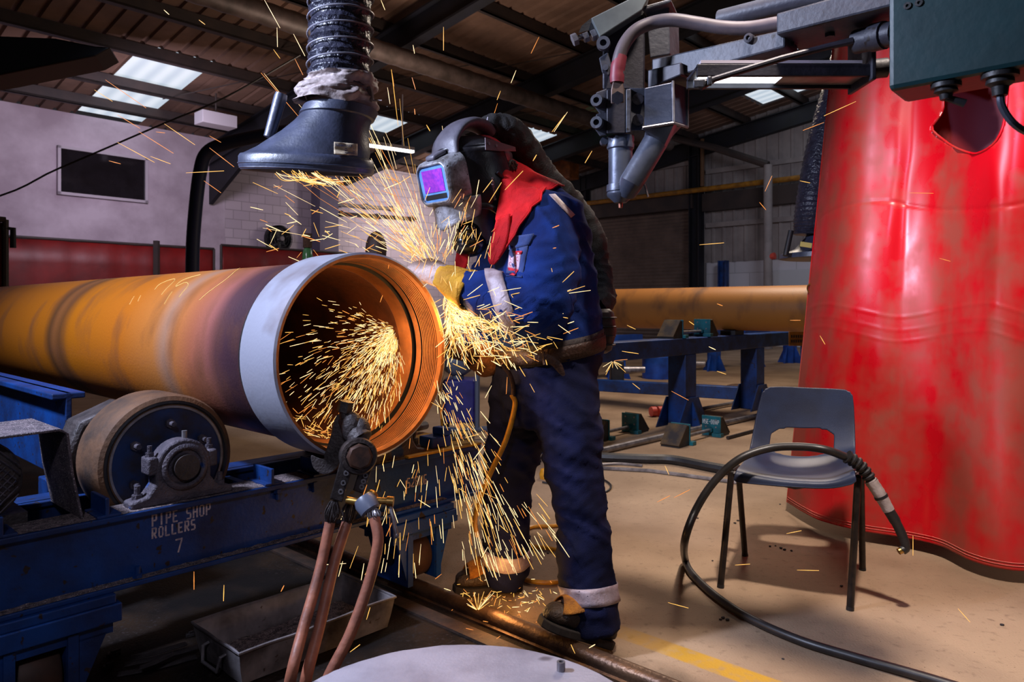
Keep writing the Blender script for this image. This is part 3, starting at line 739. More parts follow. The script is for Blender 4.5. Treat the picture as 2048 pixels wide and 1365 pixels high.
# conduits and shelf on the far wall
for i, (x0, y0, x1, y1, lb) in enumerate(((674, 409, 790, 418, 'upper grey conduit running level on the white wall behind the welder\'s visor'), (674, 427, 832, 438, 'lower grey conduit running level on the white wall behind the sparks'))):
    mb = MB(); mb.tube([WD(x0, y0, AW - 0.12), WD(x1, y1, AW - 0.12)], 0.05, 8)
    for f in (0.05, 0.5, 0.95): mb.box(WD(x0, y0, AW - 0.08).lerp(WD(x1, y1, AW - 0.08), f), (0.08, 0.14, 0.16))
    tag(mb.build('conduit', M['clad' if i == 0 else 'purlin']), lb, 'pipe')
# gas cylinder top by the screen
q = WD(615, 512, 15.8); t = thing('gas_cylinder', 'gas cylinder with green shoulder and brown cap behind the pipe', 'gas cylinder', Vector((q.x, q.y, 0)))
mb = MB(); mb.lathe([(0.0, 0), (0.13, 0), (0.13, q.z), (0.11, q.z + 0.12), (0.06, q.z + 0.22), (0, q.z + 0.22)], Vector((q.x, q.y, 0)), UP, 16); mb.build('body', M['green'], t)
mb = MB(); mb.cyl((q.x, q.y, q.z + 0.2), (q.x, q.y, q.z + 0.55), 0.11); mb.build('cap', M['rag'], t)
# brown cover standing behind the ring
q = P(752, 500, 5.0); t = MB(); t.ball(q, (0.075, 0.06, 0.13), 16); t.ball(q + Vector((0.01, 0, -0.2)), (0.10, 0.09, 0.2), 16); t.box2((q.x - 0.04, q.y - 0.04, 0), (q.x + 0.04, q.y + 0.04, q.z - 0.2))
tag(t.build('leather_bag', M['leather']), 'brown leather bag on a post behind the top of the pipe ring', 'bag')

# second pipe and the blue roller beam it lies on
PB, PZ, PR = 6.95, 1.068, 0.223
M['rust_far'] = ramp_mat('rust_pipe_far', [(-3, S(176, 116, 40)), (2, S(150, 96, 44)), (3.2, S(180, 120, 40)), (4.4, S(120, 84, 66)), (9, S(150, 96, 50))], -3, 9, 1, 0.5, (0.6, 3.0), dark=S(80, 52, 36))
root = thing('steel_pipe', 'rusty brown steel pipe lying on the blue stand behind the welder', 'pipe', BL(3.3, PB, PZ - PR), TH)
T2 = WM[root.name]
mb = MB(T2); mb.lathe([(PR, -4.4), (PR, 3.2), (PR - 0.015, 3.2), (PR - 0.015, -4.4)], (0, 0, PR), (0, 1, 0), 48, closed=True); mb.build('barrel', M['rust_far'], root)
st = thing('pipe_stand', 'blue steel beam stand carrying the pipe behind the welder', 'pipe stand', BL(3.32, 6.0, 0), TH)
T3 = WM[st.name]
xA, xB = -1.95, 3.0
mb = MB(T3); mb.box2((xA, -0.09, 0.65), (xB, 0.09, 0.80)); mb.build('beam', M['blue'], st, bevel=0.008)
for k, x in enumerate((FL(1362, 850).dot(E) - 6.0, FL(1362, 850).dot(E) - 6.0 + 1.5, FL(1362, 850).dot(E) - 6.0 - 1.72)):
    mb = MB(T3); mb.box2((x - 0.1, -0.09, 0.0), (x + 0.1, 0.09, 0.65)); po = mb.build('post', M['blue'], st, bevel=0.006)
    mb = MB(T3)
    mb.prism([(x - 0.28, -0.10, 0), (x + 0.28, -0.10, 0), (x + 0.1, -0.10, 0.26), (x - 0.1, -0.10, 0.26)], (0, -0.012, 0))
    mb.prism([(x - 0.02, -0.19, 0), (x - 0.02, -0.1, 0.26), (x - 0.02, 0.1, 0.26), (x - 0.02, 0.19, 0)], (0.02, 0, 0))
    mb.prism([(x - 0.28, 0.10, 0), (x + 0.28, 0.10, 0), (x + 0.1, 0.10, 0.26), (x - 0.1, 0.10, 0.26)], (0, 0.012, 0))
    mb.build('gusset', M['blue'], po, smooth=0)
mb = MB(T3); mb.box2((PB - 6.0 - 0.10, -0.08, 0.80), (PB - 6.0 + 0.10, 0.08, PZ - PR - 0.001)); mb.build('saddle', M['black_rubber'], st)
def chocks(a, b, z, label, gap=0.17, tab=0.0, text=False, rod_out=0.0):
    t = thing('pipe_chock_pair', label, 'pipe chock', BL(a, b, z), TH, 'teal pipe chock pairs'); T = WM[t.name]
    for s in (-1, 1):
        g = gap / 2 * s
        mb = MB(T); mb.prism([(g + s * 0.015, -0.08, 0), (g + s * 0.17, -0.08, 0), (g + s * 0.17, -0.08, 0.012), (g + s * 0.045, -0.08, 0.155), (g + s * 0.015, -0.08, 0.155)], (0, 0.16, 0))
        w = mb.build('wedge', M['black_rubber'], t, smooth=0)
        mb = MB(T); d = Vector((s * 0.125, 0, -0.143)).normalized(); nn = Vector((-d.z * 1.0, 0, d.x)) if s > 0 else Vector((d.z, 0, -d.x))
        pa = Vector((g + s * 0.045, -0.082, 0.158)); pb = Vector((g + s * 0.175, -0.082, 0.012)); up = Vector((s * 0.006, 0, 0.007))
        mb.prism([pa, pb, pb + up, pa + up], (0, 0.164, 0)); mb.build('pad', M['pad'], w, smooth=0)
        mb = MB(T); mb.box2((g, -0.085, -tab), (g + s * 0.014, 0.085, 0.165)); mb.box2((g - s * 0.045, -0.11, -tab), (g + s * 0.014, -0.03, 0.03 - tab))
        pl = mb.build('plate', M['teal'], t, smooth=0, bevel=0.003)
        mb = MB(T)
        for y in (-0.045, 0.045):
            for zz in (0.075, 0.135): mb.cyl((g - s * 0.004, y, zz), (g, y, zz), 0.008, n=8)
        mb.build('rivet', M['steel'], pl)
    mb = MB(T); mb.cyl((-gap / 2, 0.0, 0.05), (gap / 2, 0.0, 0.05), 0.014); mb.build('rod', M['steel'], t)
    mb = MB(T); mb.cyl((gap / 2 - 0.03, 0, 0.05), (gap / 2, 0, 0.05), 0.024, n=6); mb.build('nut', M['teal'], t)
    return t
chocks(3.32, 6.06, 0.801, 'teal chock pair clamped on the blue beam before the rusty pipe', 0.50, 0.0)
q = FL(1393, 880); c2 = chocks(q.dot(D), q.dot(E), 0.0, 'teal chock pair standing on the floor before the blue stand', 0.50)
T = WM[c2.name]; mb = MB(T)
letters(mb, 'HSE-DDAP', (0.2495, 0.075, 0.10), (0, -1, 0), (0, 0, 1), 0.034, 0.014, 0.005, 0.004, 0.001)
mb.build('lettering', M['white_text'], c2, smooth=0)
q = FL(1232, 872); chocks(q.dot(D), q.dot(E), 0.0, 'teal and black chock pair lying on the floor close behind the welder\'s legs', 0.42)
# steel bars and hoses on the floor behind
def bar_obj(pts, r, label, name='steel_bar', m='dark_steel', cat='bar', n=8, group=None):
    mb = MB(); mb.tube(pts, r, n); return tag(mb.build(name, M[m]), label, cat, group)
bar_obj([FL(1150, 914, .03), FL(1335, 871, .03), FL(1540, 826, .03)], 0.022, 'thick steel bar lying on the floor in front of the blue post', m='steel')
bar_obj([FL(1455, 876, .015), FL(1500, 864, .015), FL(1570, 846, .015)], 0.014, 'thin steel bar lying in front of the thick one on the floor', m='dark_steel')
bar_obj([FL(1405, 818, .03), FL(1500, 800, .03)], 0.02, 'dull bar lying between the two blue posts', m='galv')
bar_obj([FL(1150, 852, .03), FL(1215, 843, .03)], 0.02, 'shiny steel rod end showing beside the welder\'s leg', m='steel')
bar_obj(cat_rom([FL(1120, 905, .033), FL(1195, 914, .033), FL(1290, 918, .033), FL(1345, 920, .033), FL(1420, 934, .033), FL(1475, 944, .033)], 5), 0.032, 'thick black hose lying across the floor behind the welder', 'floor_hose', 'black_rubber', 'hose')
bar_obj([FL(1100, 934, .012), FL(1190, 936, .012), FL(1300, 942, .012), FL(1480, 966, .012)], 0.012, 'flat pale strip along the floor in front of the black hose', 'cable_strip', 'steel', 'strip', 6)
bar_obj(cat_rom([FL(1200, 930, .01), FL(1240, 928, .01), FL(1285, 932, .01)], 4), 0.009, 'thin grey wire lying before the black floor hose', 'wire', 'galv', 'wire', 6)
mb = MB(); q = FL(1302, 826, .04)
for k in range(3): mb.lathe([(0.0, 0), (0.05, 0), (0.05, 0.05), (0, 0.05)], q + Vector((0.07 * k, 0.02 * k, 0.01)), (1, 0.3, 0), 12)
tag(mb.build('red_plug', M['salmon']), 'small red plug lying behind the floor chocks', 'plug')
# blue runner, drum, trestles and drive motor farther back
mb = MB(); p, q = FL(1100, 776), FL(1500, 801); u = Vector((0, 0, 0.075)); mb.bar(p + u, q + u, 0.12, 0.15)
tag(mb.build('floor_runner', M['blue'], bevel=0.008), 'long low blue steel runner on the floor behind the stand', 'runner')
q = FL(1316, 757); mb = MB(); mb.lathe([(0, 0.0), (0.235, 0.0), (0.24, 0.02), (0.24, 0.33), (0.22, 0.35), (0, 0.35)], Vector((q.x, q.y, 0)), UP, 28)
tag(mb.build('blue_drum', M['blue_far']), 'bright blue round drum on the floor behind the blue post', 'drum')
def trestle(px, py, w, hgt, label):
    q = FL(px, py); t = thing('trestle', label, 'trestle', Vector((q.x, q.y, 0)), TH, 'blue trestles in the far bay'); T = WM[t.name]
    mb = MB(T); mb.prism([(-w / 2, 0, 0), (w / 2, 0, 0), (w * 0.24, 0, w * 0.62), (-w * 0.24, 0, w * 0.62)], (0, 0.03, 0)); mb.prism([(0, -w / 2, 0), (0, w / 2, 0), (0, w * 0.22, w * 0.62), (0, -w * 0.22, w * 0.62)], (0.03, 0, 0))
    mb.build('foot', M['blue_far'], t, smooth=0)
    mb = MB(T); mb.box2((-w * 0.2, -w * 0.2, 0), (w * 0.2, w * 0.2, hgt)); mb.build('post', M['blue_far'], t)
    mb = MB(T); mb.box2((-w * 1.3, -w * 0.2, hgt), (w * 1.3, w * 0.2, hgt + 0.16)); mb.build('beam', M['blue_far'], t)
trestle(1428, 742, 0.42, 0.55, 'blue trestle seen under the beam between the two posts')
trestle(1508, 733, 0.42, 0.55, 'blue trestle half hidden behind the second post')
trestle(1580, 726, 0.5, 0.55, 'blue trestle beside the left edge of the red curtain')
trestle(1235, 757, 0.44, 0.50, 'blue trestle behind the welder\'s belt pouch')
mb = MB(); q = P(1594, 678, 7.6); mb.box(q, (0.17, 0.02, 0.15)); t = thing('warning_plate', 'yellow plate with black writing beside the curtain edge', 'sign', Vector((q.x, q.y, q.z)), 0)
mb.build('plate', M['yellow_pipe'], t, smooth=0)
mb = MB(); 
for r in range(2):
    for k in range(6): mb.box(q + Vector((-0.06 + 0.024 * k, -0.012, 0.025 - 0.05 * r)), (0.015, 0.004, 0.03))
mb.build('writing', M['black_rubber'], t, smooth=0)
mb = MB(); mb.box2((q.x + 0.05, q.y + 0.012, 0), (q.x + 0.08, q.y + 0.04, q.z)); mb.build('post', M['blue'], t)
q = FL(1234, 782); t = thing('drive_motor', 'black drive motor with a bright steel shaft end behind the welder', 'motor', Vector((q.x, q.y, 0)), 0)
mb = MB(); mb.box2((q.x - 0.09, q.y - 0.1, 0.10), (q.x + 0.08, q.y + 0.1, 0.40)); mb.box2((q.x - 0.05, q.y - 0.05, 0), (q.x + 0.05, q.y + 0.05, 0.12)); mb.build('housing', M['black_rubber'], t, bevel=0.02)
mb = MB(); mb.cyl((q.x + 0.08, q.y, 0.27), (q.x + 0.17, q.y, 0.27), 0.05); mb.cyl((q.x + 0.17, q.y, 0.275), (q.x + 0.36, q.y, 0.275), 0.042); mb.build('shaft', M['steel'], t)
q = FL(1392, 772); mb = MB(); mb.cyl((q.x - 0.15, q.y, 0.30), (q.x + 0.12, q.y, 0.30), 0.04); mb.box2((q.x - 0.2, q.y - 0.05, 0), (q.x - 0.1, q.y + 0.05, 0.36))
tag(mb.build('shaft_end', M['steel']), 'bright round steel shaft end beside the nearer blue post', 'shaft')
q = FL(1475, 785); mb = MB(); mb.ball(q + Vector((0, 0, .05)), (0.17, 0.12, 0.06), 14); mb.ball(q + Vector((0.15, 0.05, .06)), (0.1, 0.09, 0.07), 12); mb.ball(q + Vector((-0.16, 0, .03)), (0.12, 0.07, 0.04), 12)
tag(mb.build('rag_heap', M['rag']), 'heap of brown rags on the floor beside the second blue post', 'rags')

# yellow-brown leads and small things on the floor beside the boots
bar_obj(cat_rom([FL(1180, 1040, .011), FL(1110, 1052, .011), FL(1060, 1056, .011), FL(1036, 1080, .011), FL(1058, 1092, .011), FL(1110, 1100, .011), FL(1180, 1120, .011)], 6), 0.0095, 'yellow-brown lead looped on the floor between the welder\'s legs', 'floor_lead', 'yellow', 'hose')
bar_obj(cat_rom([FL(1036, 1152, .011), FL(1060, 1163, .011), FL(1110, 1165, .011), FL(1180, 1150, .011)], 6), 0.0095, 'short yellow-brown lead on the floor beside the far boot', 'floor_lead', 'yellow', 'hose')
bar_obj(cat_rom([FL(1085, 965, .008), FL(1150, 975, .008), FL(1205, 985, .008), FL(1222, 972, .008), FL(1200, 957, .008), FL(1165, 952, .008)], 6), 0.006, 'thin black lead looped on the floor right behind the near leg', 'floor_lead', 'cable', 'hose')
q = FL(1091, 958); mb = MB(); mb.lathe([(0, 0), (0.035, 0), (0.04, 0.03), (0.03, 0.06), (0, 0.065)], q, UP, 16); tag(mb.build('yellow_cap', M['yellow']), 'small yellow cap on the floor seen between the welder\'s legs', 'cap')
rs5 = random.Random(5)
CH_ = [(1395, 1038), (1470, 1048), (1476, 1043), (1551, 1093), (1562, 1098), (1569, 1101), (1540, 1094), (1583, 1103), (1425, 1123), (1441, 1241), (1446, 1238), (1455, 1242), (1683, 1174), (1566, 1320), (1560, 1010), (1000, 1070), (1096, 1108), (1062, 1100), (1374, 952), (2004, 1252)]
for px, py in CH_:
    q = FL(px, py); mb = MB(); r = rs5.uniform(.004, .007); mb.ball(q + Vector((0, 0, r * .55)), (r * 1.3, r, r * .6), 7, Matrix.Rotation(rs5.random() * 3, 3, 'Z'))
    tag(mb.build('slag_chip', M['offcut'], smooth=0), 'tiny black slag chip lying on the bare tan floor', 'chip', 'slag chips on the floor')
# ================================================================== PIPE ON ITS ROLLERS
PA, PBB, PZC = 1.742, 1.279, 0.93
pipe = thing('steel_pipe', 'large rust-orange steel pipe with a silver threaded end ring, showering sparks', 'pipe', BL(PA, PBB, PZC - 0.305), TH)
TP = WM[pipe.name] @ Matrix.Translation((0, 0, 0.305))
M['rust'] = ramp_mat('heat_tinted_rust', [(0.15, S(60, 40, 50)), (0.30, S(74, 48, 58)), (0.38, S(92, 58, 64)), (0.45, S(162, 98, 88)), (0.56, S(176, 104, 72)), (0.68, S(196, 120, 62)), (0.76, S(176, 132, 106)), (0.86, S(200, 124, 58)), (1.15, S(200, 112, 28)), (1.75, S(196, 112, 16)), (1.86, S(120, 74, 36)), (1.95, S(150, 92, 48)), (2.02, S(104, 66, 36)), (2.12, S(190, 108, 18)), (4.0, S(176, 98, 20)), (6.6, S(150, 84, 30))], 0.15, 6.6, 1, 0.42, (0.06, 3.0), 0.25, dark=S(120, 76, 50))
M['rust_in'] = mat('rusty_bore', S(92, 46, 24), 0.62, S(54, 28, 18), 5, 0.5, 0.2, 0.2, 60)
M['ring'] = mat('silver_ring', S(178, 180, 196), 0.42, S(122, 100, 94), 3.0, 0.5, 0.3, 0.06, 90, contrast=(0.46, 0.70))
M['thread'] = mat('machined_rust', S(150, 90, 46), 0.42, S(112, 66, 36), 12, 0.5, 0.5, 0.08, 90)
M['gap'] = mat('black_groove', S(16, 13, 13), 0.7)
NS = 96
mb = MB(TP)
mb.mi = 0; mb.lathe([(0.265, 0.19), (0.285, 0.19), (0.285, 6.6), (0.265, 6.6)], (0, 0, 0), (0, 1, 0), NS)
mb.mi = 1; mb.lathe([(0.265, 6.6), (0.265, 0.19)], (0, 0, 0), (0, 1, 0), NS)
mb.build('barrel', [M['rust'], M['rust_in']], pipe)
mb = MB(TP)
prof = [(0.298, 0.0), (0.3045, 0.004), (0.305, 0.012), (0.305, 0.185), (0.298, 0.196), (0.287, 0.198)]
mb.mi = 0; mb.lathe(prof, (0, 0, 0), (0, 1, 0), NS)
mb.mi = 1; mb.lathe([(0.298, 0.0), (0.289, 0.003), (0.288, 0.022)], (0, 0, 0), (0, 1, 0), NS)
ring = mb.build('connector', [M['ring'], M['thread']], pipe)
th = [(0.288, 0.022)]
for i in range(9):
    y = 0.024 + i * 0.0075; r = 0.286 - i * 0.0006
    th += [(r, y), (r - 0.0005, y + 0.0042), (r + 0.006, y + 0.0044), (r + 0.006, y + 0.0073)]
th += [(0.2795, 0.094)]
mb = MB(TP)
mb.mi = 0; k0 = len(mb.m); mb.lathe(th, (0, 0, 0), (0, 1, 0), NS)
for i in range(len(th) - 1):
    if i > 1 and (i - 1) % 4 in (1, 2, 3): mb.m[k0 + i * NS:k0 + (i + 1) * NS] = [1] * NS
mb.mi = 0; mb.lathe([(0.2795, 0.094), (0.279, 0.118)], (0, 0, 0), (0, 1, 0), NS)
mb.mi = 1; mb.lathe([(0.279, 0.118), (0.288, 0.12), (0.288, 0.13), (0.272, 0.132)], (0, 0, 0), (0, 1, 0), NS)
mb.mi = 0; mb.lathe([(0.272, 0.132), (0.270, 0.17), (0.265, 0.195)], (0, 0, 0), (0, 1, 0), NS)
mb.build('thread', [M['thread'], M['gap']], ring, smooth=20)
mb = MB(TP); mb.lathe([(0.284, 0.197), (0.292, 0.199), (0.289, 0.224), (0.284, 0.228)], (0, 0, 0), (0, 1, 0), NS); mb.build('weld_seam', M['gap'], pipe)
# chalk marks on the top of the barrel
M['chalk'] = mat('chalk_marks', S(236, 196, 110), 0.9)
mb = MB(TP)
def onpipe(y, ang, r=0.2856): return Vector((sin(ang) * r, y, cos(ang) * r))
for pts in ([(0.60, -0.95), (0.56, -0.62), (0.62, -0.35), (0.70, -0.15)], [(0.78, -0.9), (0.80, -0.7), (0.86, -0.62), (0.90, -0.7), (0.92, -0.55), (0.86, -0.4)], [(0.95, -0.85), (0.98, -0.6), (1.03, -0.5), (1.08, -0.62), (1.06, -0.75)], [(0.86, -1.0), (0.88, -0.8)], [(1.12, -0.95), (1.14, -0.85)], [(1.18, -1.0), (1.2, -0.86)]):
    c = cat_rom([(a, b, 0) for a, b in pts], 5); mb.tube([onpipe(q.x, q.y) for q in c], 0.0012, 4)
mb.build('chalk_mark', M['chalk'], pipe)

# ------------------------------------------------------------------ roller stand
rs = thing('pipe_roller_stand', 'blue roller stand under the pipe, lettered PIPE SHOP ROLLERS', 'pipe rollers', BL(PA, PBB, 0), TH)
TR = WM[rs.name]
ZT, ZB = 0.515, 0.325
def channel(y0, y1, name):
    mb = MB(TR); x0, x1 = -1.9, 0.80
    yw = y0 + 0.004
    mb.box2((x0, yw, ZB), (x1, yw + 0.014, ZT))                       # web
    mb.box2((x0, y0 - 0.012, ZT - 0.016), (x1, y1, ZT)); mb.box2((x0, y0 - 0.03, ZB - 0.004), (x1, y1, ZB + 0.010))
    return mb.build(name, M['blue'], rs, smooth=0, bevel=0.003)
fb = channel(0.345, 0.45, 'front_beam'); rb_ = channel(0.66, 0.76, 'rear_beam')
mb = MB(TR)
for x in (-1.45, -0.12, 0.79): mb.box2((x - 0.012, 0.45, ZB), (x + 0.012, 0.66, ZT - 0.02))
mb.build('cross_plate', M['blue'], rs, smooth=0)
# grit lying on the flanges
for z, y0, y1 in ((ZT, 0.34, 0.45), (ZB + 0.010, 0.318, 0.362)):
    mb = MB(TR); r2 = random.Random(3)
    mb.grid(lambda u, v: (-1.9 + 2.5 * u, y0 + (y1 - y0) * v, z + 0.0012 + 0.0035 * (mnoise.noise(Vector((u * 90, v * 6, z * 9))) + 0.4) * (1 if 0.02 < v < 0.98 else 0)), 240, 7)
    mb.build('grit', M['dust'], fb, solid=0)
mb = MB(TR)
yF = 0.349
letters(mb, 'PIPE SHOP', (-0.477, yF, 0.464), (1, 0, 0), (0, 0, 1), 0.031, 0.0125, 0.0065, 0.0046, 0.0008)
letters(mb, 'ROLLERS', (-0.477, yF, 0.430), (1, 0, 0), (0, 0, 1), 0.027, 0.0115, 0.0065, 0.0046, 0.0008)
letters(mb, '7', (-0.413, yF, 0.375), (1, 0, 0), (0, 0, 1), 0.036, 0.019, 0.0, 0.0045, 0.0008)
mb.build('lettering', M['stencil'], fb, smooth=0); mb = MB(TR)
letters(mb, '528KG', (0.428, yF, 0.405), (1, 0, 0), (0, 0, 1), 0.033, 0.0135, 0.0065, 0.0046, 0.0008)
mb.build('lettering', M['stencil'], fb, smooth=0)
# rollers
M['blue_dirty'] = mat('grimy_blue_disc', S(10, 44, 92), 0.5, S(34, 28, 30), 7, 0.5, 0, 0.15, 80, contrast=(0.42, 0.62))
WX, WZ, WR = 0.385, 0.615, 0.198
def bolt(mb, c, d, r, h, n=6):
    c = Vector(c); d = Vector(d).normalized(); mb.cyl(c, c + d * h, r, n=n); mb.cyl(c + d * h, c + d * (h + r * 1.6), r * 0.55, n=10)
for s in (-1, 1):
    c = Vector((s * WX, 0, WZ))
    mb = MB(TR); mb.lathe([(0.15, 0.470), (WR - 0.018, 0.462), (WR - 0.006, 0.468), (WR, 0.482), (WR, 0.632), (WR - 0.006, 0.644), (WR - 0.018, 0.648), (0.15, 0.64)], c, (0, 1, 0), 72)
    w = mb.build('roller_wheel', M['rubber'], rs)
    mb = MB(TR); mb.lathe([(WR - 0.019, 0.4605), (WR - 0.026, 0.459), (WR - 0.030, 0.464)], c, (0, 1, 0), 72); mb.build('tyre_edge', M['black_rubber'], w)
    mb = MB(TR); mb.lathe([(0, 0.466), (0.158, 0.466), (0.162, 0.470), (0.162, 0.64), (0, 0.64)], c, (0, 1, 0), 64); mb.build('hub_disc', M['blue_dirty'], w)
    mb = MB(TR); mb.lathe([(0.157, 0.4655), (0.158, 0.4615), (0.1645, 0.4615), (0.1645, 0.466)], c, (0, 1, 0), 72); mb.build('disc_rim', M['steel'], w)
    for k in range(6):
        mb = MB(TR); a = 2 * pi * k / 6 + 0.5; bolt(mb, c + Vector((cos(a) * 0.112, 0.466, sin(a) * 0.112)), (0, -1, 0), 0.014, 0.012)
        mb.build('bolt', M['bearing'], w)
    for y in (0.385, 0.715):           # pillow blocks, one each side
        mb = MB(TR); yc = y
        body = []
        for k in range(17):
            a = pi - pi * k / 16; body.append((c.x + cos(a) * 0.078, yc - 0.03, WZ + sin(a) * 0.078))
        body += [(c.x + 0.078, yc - 0.03, 0.575), (c.x + 0.10, yc - 0.03, 0.545), (c.x + 0.145, yc - 0.03, 0.535), (c.x + 0.145, yc - 0.03, ZT), (c.x - 0.145, yc - 0.03, ZT), (c.x - 0.145, yc - 0.03, 0.535), (c.x - 0.10, yc - 0.03, 0.545), (c.x - 0.078, yc - 0.03, 0.575)]
        mb.prism(body, (0, 0.06, 0))
        mb.lathe([(0.066, -0.036), (0.062, -0.042), (0.050, -0.042), (0.048, -0.030)], c + Vector((0, yc, 0)), (0, 1, 0), 28)
        mb.box((c.x - 0.085, yc, WZ + 0.012), (0.028, 0.056, 0.05)); mb.box((c.x + 0.085, yc, WZ + 0.012), (0.028, 0.056, 0.05))
        pb = mb.build('bearing_block', M['bearing'], rs, bevel=0.006)
        mb = MB(TR); mb.cyl(c + Vector((0, yc - 0.05, 0)), c + Vector((0, yc + 0.04, 0)), 0.036, n=24); mb.build('shaft_end', M['black_grime'], pb)
        for sx in (-1, 1):
            mb = MB(TR); bolt(mb, (c.x + sx * 0.118, yc, 0.535), (0, 0, 1), 0.015, 0.016); mb.build('bolt', M['bearing'], pb)
            mb = MB(TR); bolt(mb, (c.x + sx * 0.085, yc, WZ + 0.036), (0, 0, 1), 0.012, 0.012); mb.build('bolt', M['bearing'], pb)
        mb = MB(TR); mb.cyl(c + Vector((0.012, yc, 0.075)), c + Vector((0.012, yc, 0.098)), 0.008, n=8); mb.build('grease_nipple', M['steel'], pb)
# stop plates standing on the beam
for x in (-0.835, -0.60, -0.125, 0.045):
    mb = MB(TR); mb.box2((x, 0.335, ZT), (x + 0.010, 0.45, ZT + 0.052)); mb.box2((x - 0.02, 0.335, ZT), (x + 0.04, 0.44, ZT + 0.008)); mb.build('stop_plate', M['blue'], rs, smooth=0, bevel=0.002)
for x, y, z, dz__ in ((-0.10, 0.342, ZT - 0.016, -1), (0.03, 0.342, ZT - 0.016, -1), (-0.52, 0.335, ZB + 0.01, 1)):
    mb = MB(TR); bolt(mb, (x, y, z), (0, 0, dz__), 0.013, 0.012); mb.build('bolt', M['blue'], fb)
# motor under its bent guard plate
gx0, gx1 = -1.25, -0.675
mb = MB(TR)
t_ = 0.007
prof = [(gx1 + 0.035, ZT), (gx1 + 0.012, ZT + 0.12), (gx1, 0.745), (gx1 - 0.02, 0.760), (gx0, 0.745)]
outer = prof; inner = [(x - t_ * (1 if i < 3 else 0.4), z - (0 if i < 3 else t_)) for i, (x, z) in enumerate(prof)]
mb.prism([(x, 0.37, z) for x, z in outer] + [(x, 0.37, z) for x, z in reversed(inner)], (0, 0.26, 0))
gd = mb.build('motor_guard', mat('gritty_guard_plate', S(104, 92, 98), 0.8, S(60, 54, 62), 30, 0.5, 0.1, 0.4, 220, speck=(260, 0.62, S(190, 178, 178))), rs, smooth=0, bevel=0.002)
mb = MB(TR); mb.lathe([(0, 0.42), (0.07, 0.42), (0.10, 0.44), (0.105, 0.47), (0.105, 0.66), (0, 0.66)], (-0.86, 0, 0.635), (0, 1, 0), 32); mo = mb.build('motor', M['black_grime'], rs)
mb = MB(TR)
for k in range(-6, 7):
    h = 0.068 * math.sqrt(max(0.02, 1 - (k / 7) ** 2))
    o = k * 0.0145
    for sg in (-1, 1):
        a = Vector((o * 0.7 - sg * h * 0.7, 0, o * 0.7 * sg + h * 0.7)); b_ = Vector((o * 0.7 + sg * h * 0.7, 0, o * 0.7 * sg - h * 0.7))
        mb.tube([Vector((-0.86, 0.417, 0.635)) + a, Vector((-0.86, 0.417, 0.635)) + b_], 0.002, 4)
mb.build('fan_grille', M['bearing'], mo)
mb = MB(TR); mb.box2((-0.97, 0.44, ZT), (-0.75, 0.64, 0.545)); mb.build('motor_foot', M['black_grime'], mo)
# chain case behind the wheel
mb = MB(TR); mb.lathe([(0, 0.665), (0.165, 0.665), (0.175, 0.675), (0.175, 0.78), (0.165, 0.79), (0, 0.79)], (-WX - 0.055, 0, WZ - 0.01), (0, 1, 0), 8); mb.build('chain_case', M['black_grime'], rs, smooth=20, bevel=0.01)
# trolley legs and wheels on the rails
for x0, x1 in ((-0.92, -0.585), (0.33, 0.62)):
    mb = MB(TR); xm = (x0 + x1) / 2
    mb.box2((x0, 0.30, ZB - 0.028), (x1 + 0.0, 0.50, ZB - 0.004)); mb.box2((x0 - 0.01, 0.292, ZB - 0.075), (x1 + 0.012, 0.50, ZB - 0.028))
    tl = mb.build('trolley_leg', M['blue'], rs, smooth=0, bevel=0.003)
    mb = MB(TR)
    for y in (0.31, 0.47):
        mb.prism([(x0 + 0.005, y, ZB - 0.105), (x1 - 0.005, y, ZB - 0.105), (x1 - 0.005, y, ZB - 0.075), (x0 + 0.005, y, ZB - 0.075)], (0, 0.015, 0))
        for sg, xa in ((-1, x0), (1, x1)):
            xi = xm + sg * 0.055
            mb.prism([(xi, y, 0.06), (xi + sg * 0.02, y, 0.06), (xa - sg * 0.02, y, ZB - 0.10), (xi, y, ZB - 0.10)], (0, 0.015, 0))
    for sg in (-1, 1): mb.box2((xm + sg * 0.068 - 0.012, 0.303, 0.055), (xm + sg * 0.068 + 0.012, 0.49, ZB - 0.08))
    mb.build('side_plate', M['blue'], tl, smooth=0)
    mb = MB(TR); mb.lathe([(0, 0.345), (0.088, 0.345), (0.088, 0.365), (0.102, 0.368), (0.102, 0.45), (0, 0.45)], (xm, 0, 0.155), (0, 1, 0), 40) if False else mb.lathe([(0, -0.048), (0.082, -0.048), (0.086, -0.042), (0.086, 0.042), (0.082, 0.048), (0, 0.048)], (xm, 0.40, 0.138), (1, 0, 0), 40)
    mb.build('rail_wheel', mat('rusty_rail_wheel', S(84, 56, 42), 0.6, S(52, 38, 32), 9, 0.5, 0.3), tl)
    mb = MB(TR); mb.cyl((xm - 0.09, 0.40, 0.138), (xm + 0.09, 0.40, 0.138), 0.02); mb.build('axle', M['dark_steel'], tl)
# worn yellow plate lying at the end of the stand
mb = MB(TR); mb.box2((0.42, 0.33, ZT + 0.001), (0.80, 0.74, ZT + 0.010)); mb.build('end_plate', M['mustard'], rs, smooth=0, bevel=0.002)

# blue girder beside the pipe, behind the rollers
mb = MB(TR); mb.box2((-0.52, 0.95, 0.50), (-0.50, 2.9, 0.79)); mb.box2((-0.56, 0.95, 0.77), (-0.46, 2.9, 0.79)); mb.box2((-0.56, 1.0, 0), (-0.46, 1.1, 0.5)); mb.box2((-0.56, 2.7, 0), (-0.46, 2.8, 0.5))
tag(mb.build('side_girder', M['blue'], smooth=0, bevel=0.004), 'blue steel girder along the pipe behind the motor guard', 'girder')
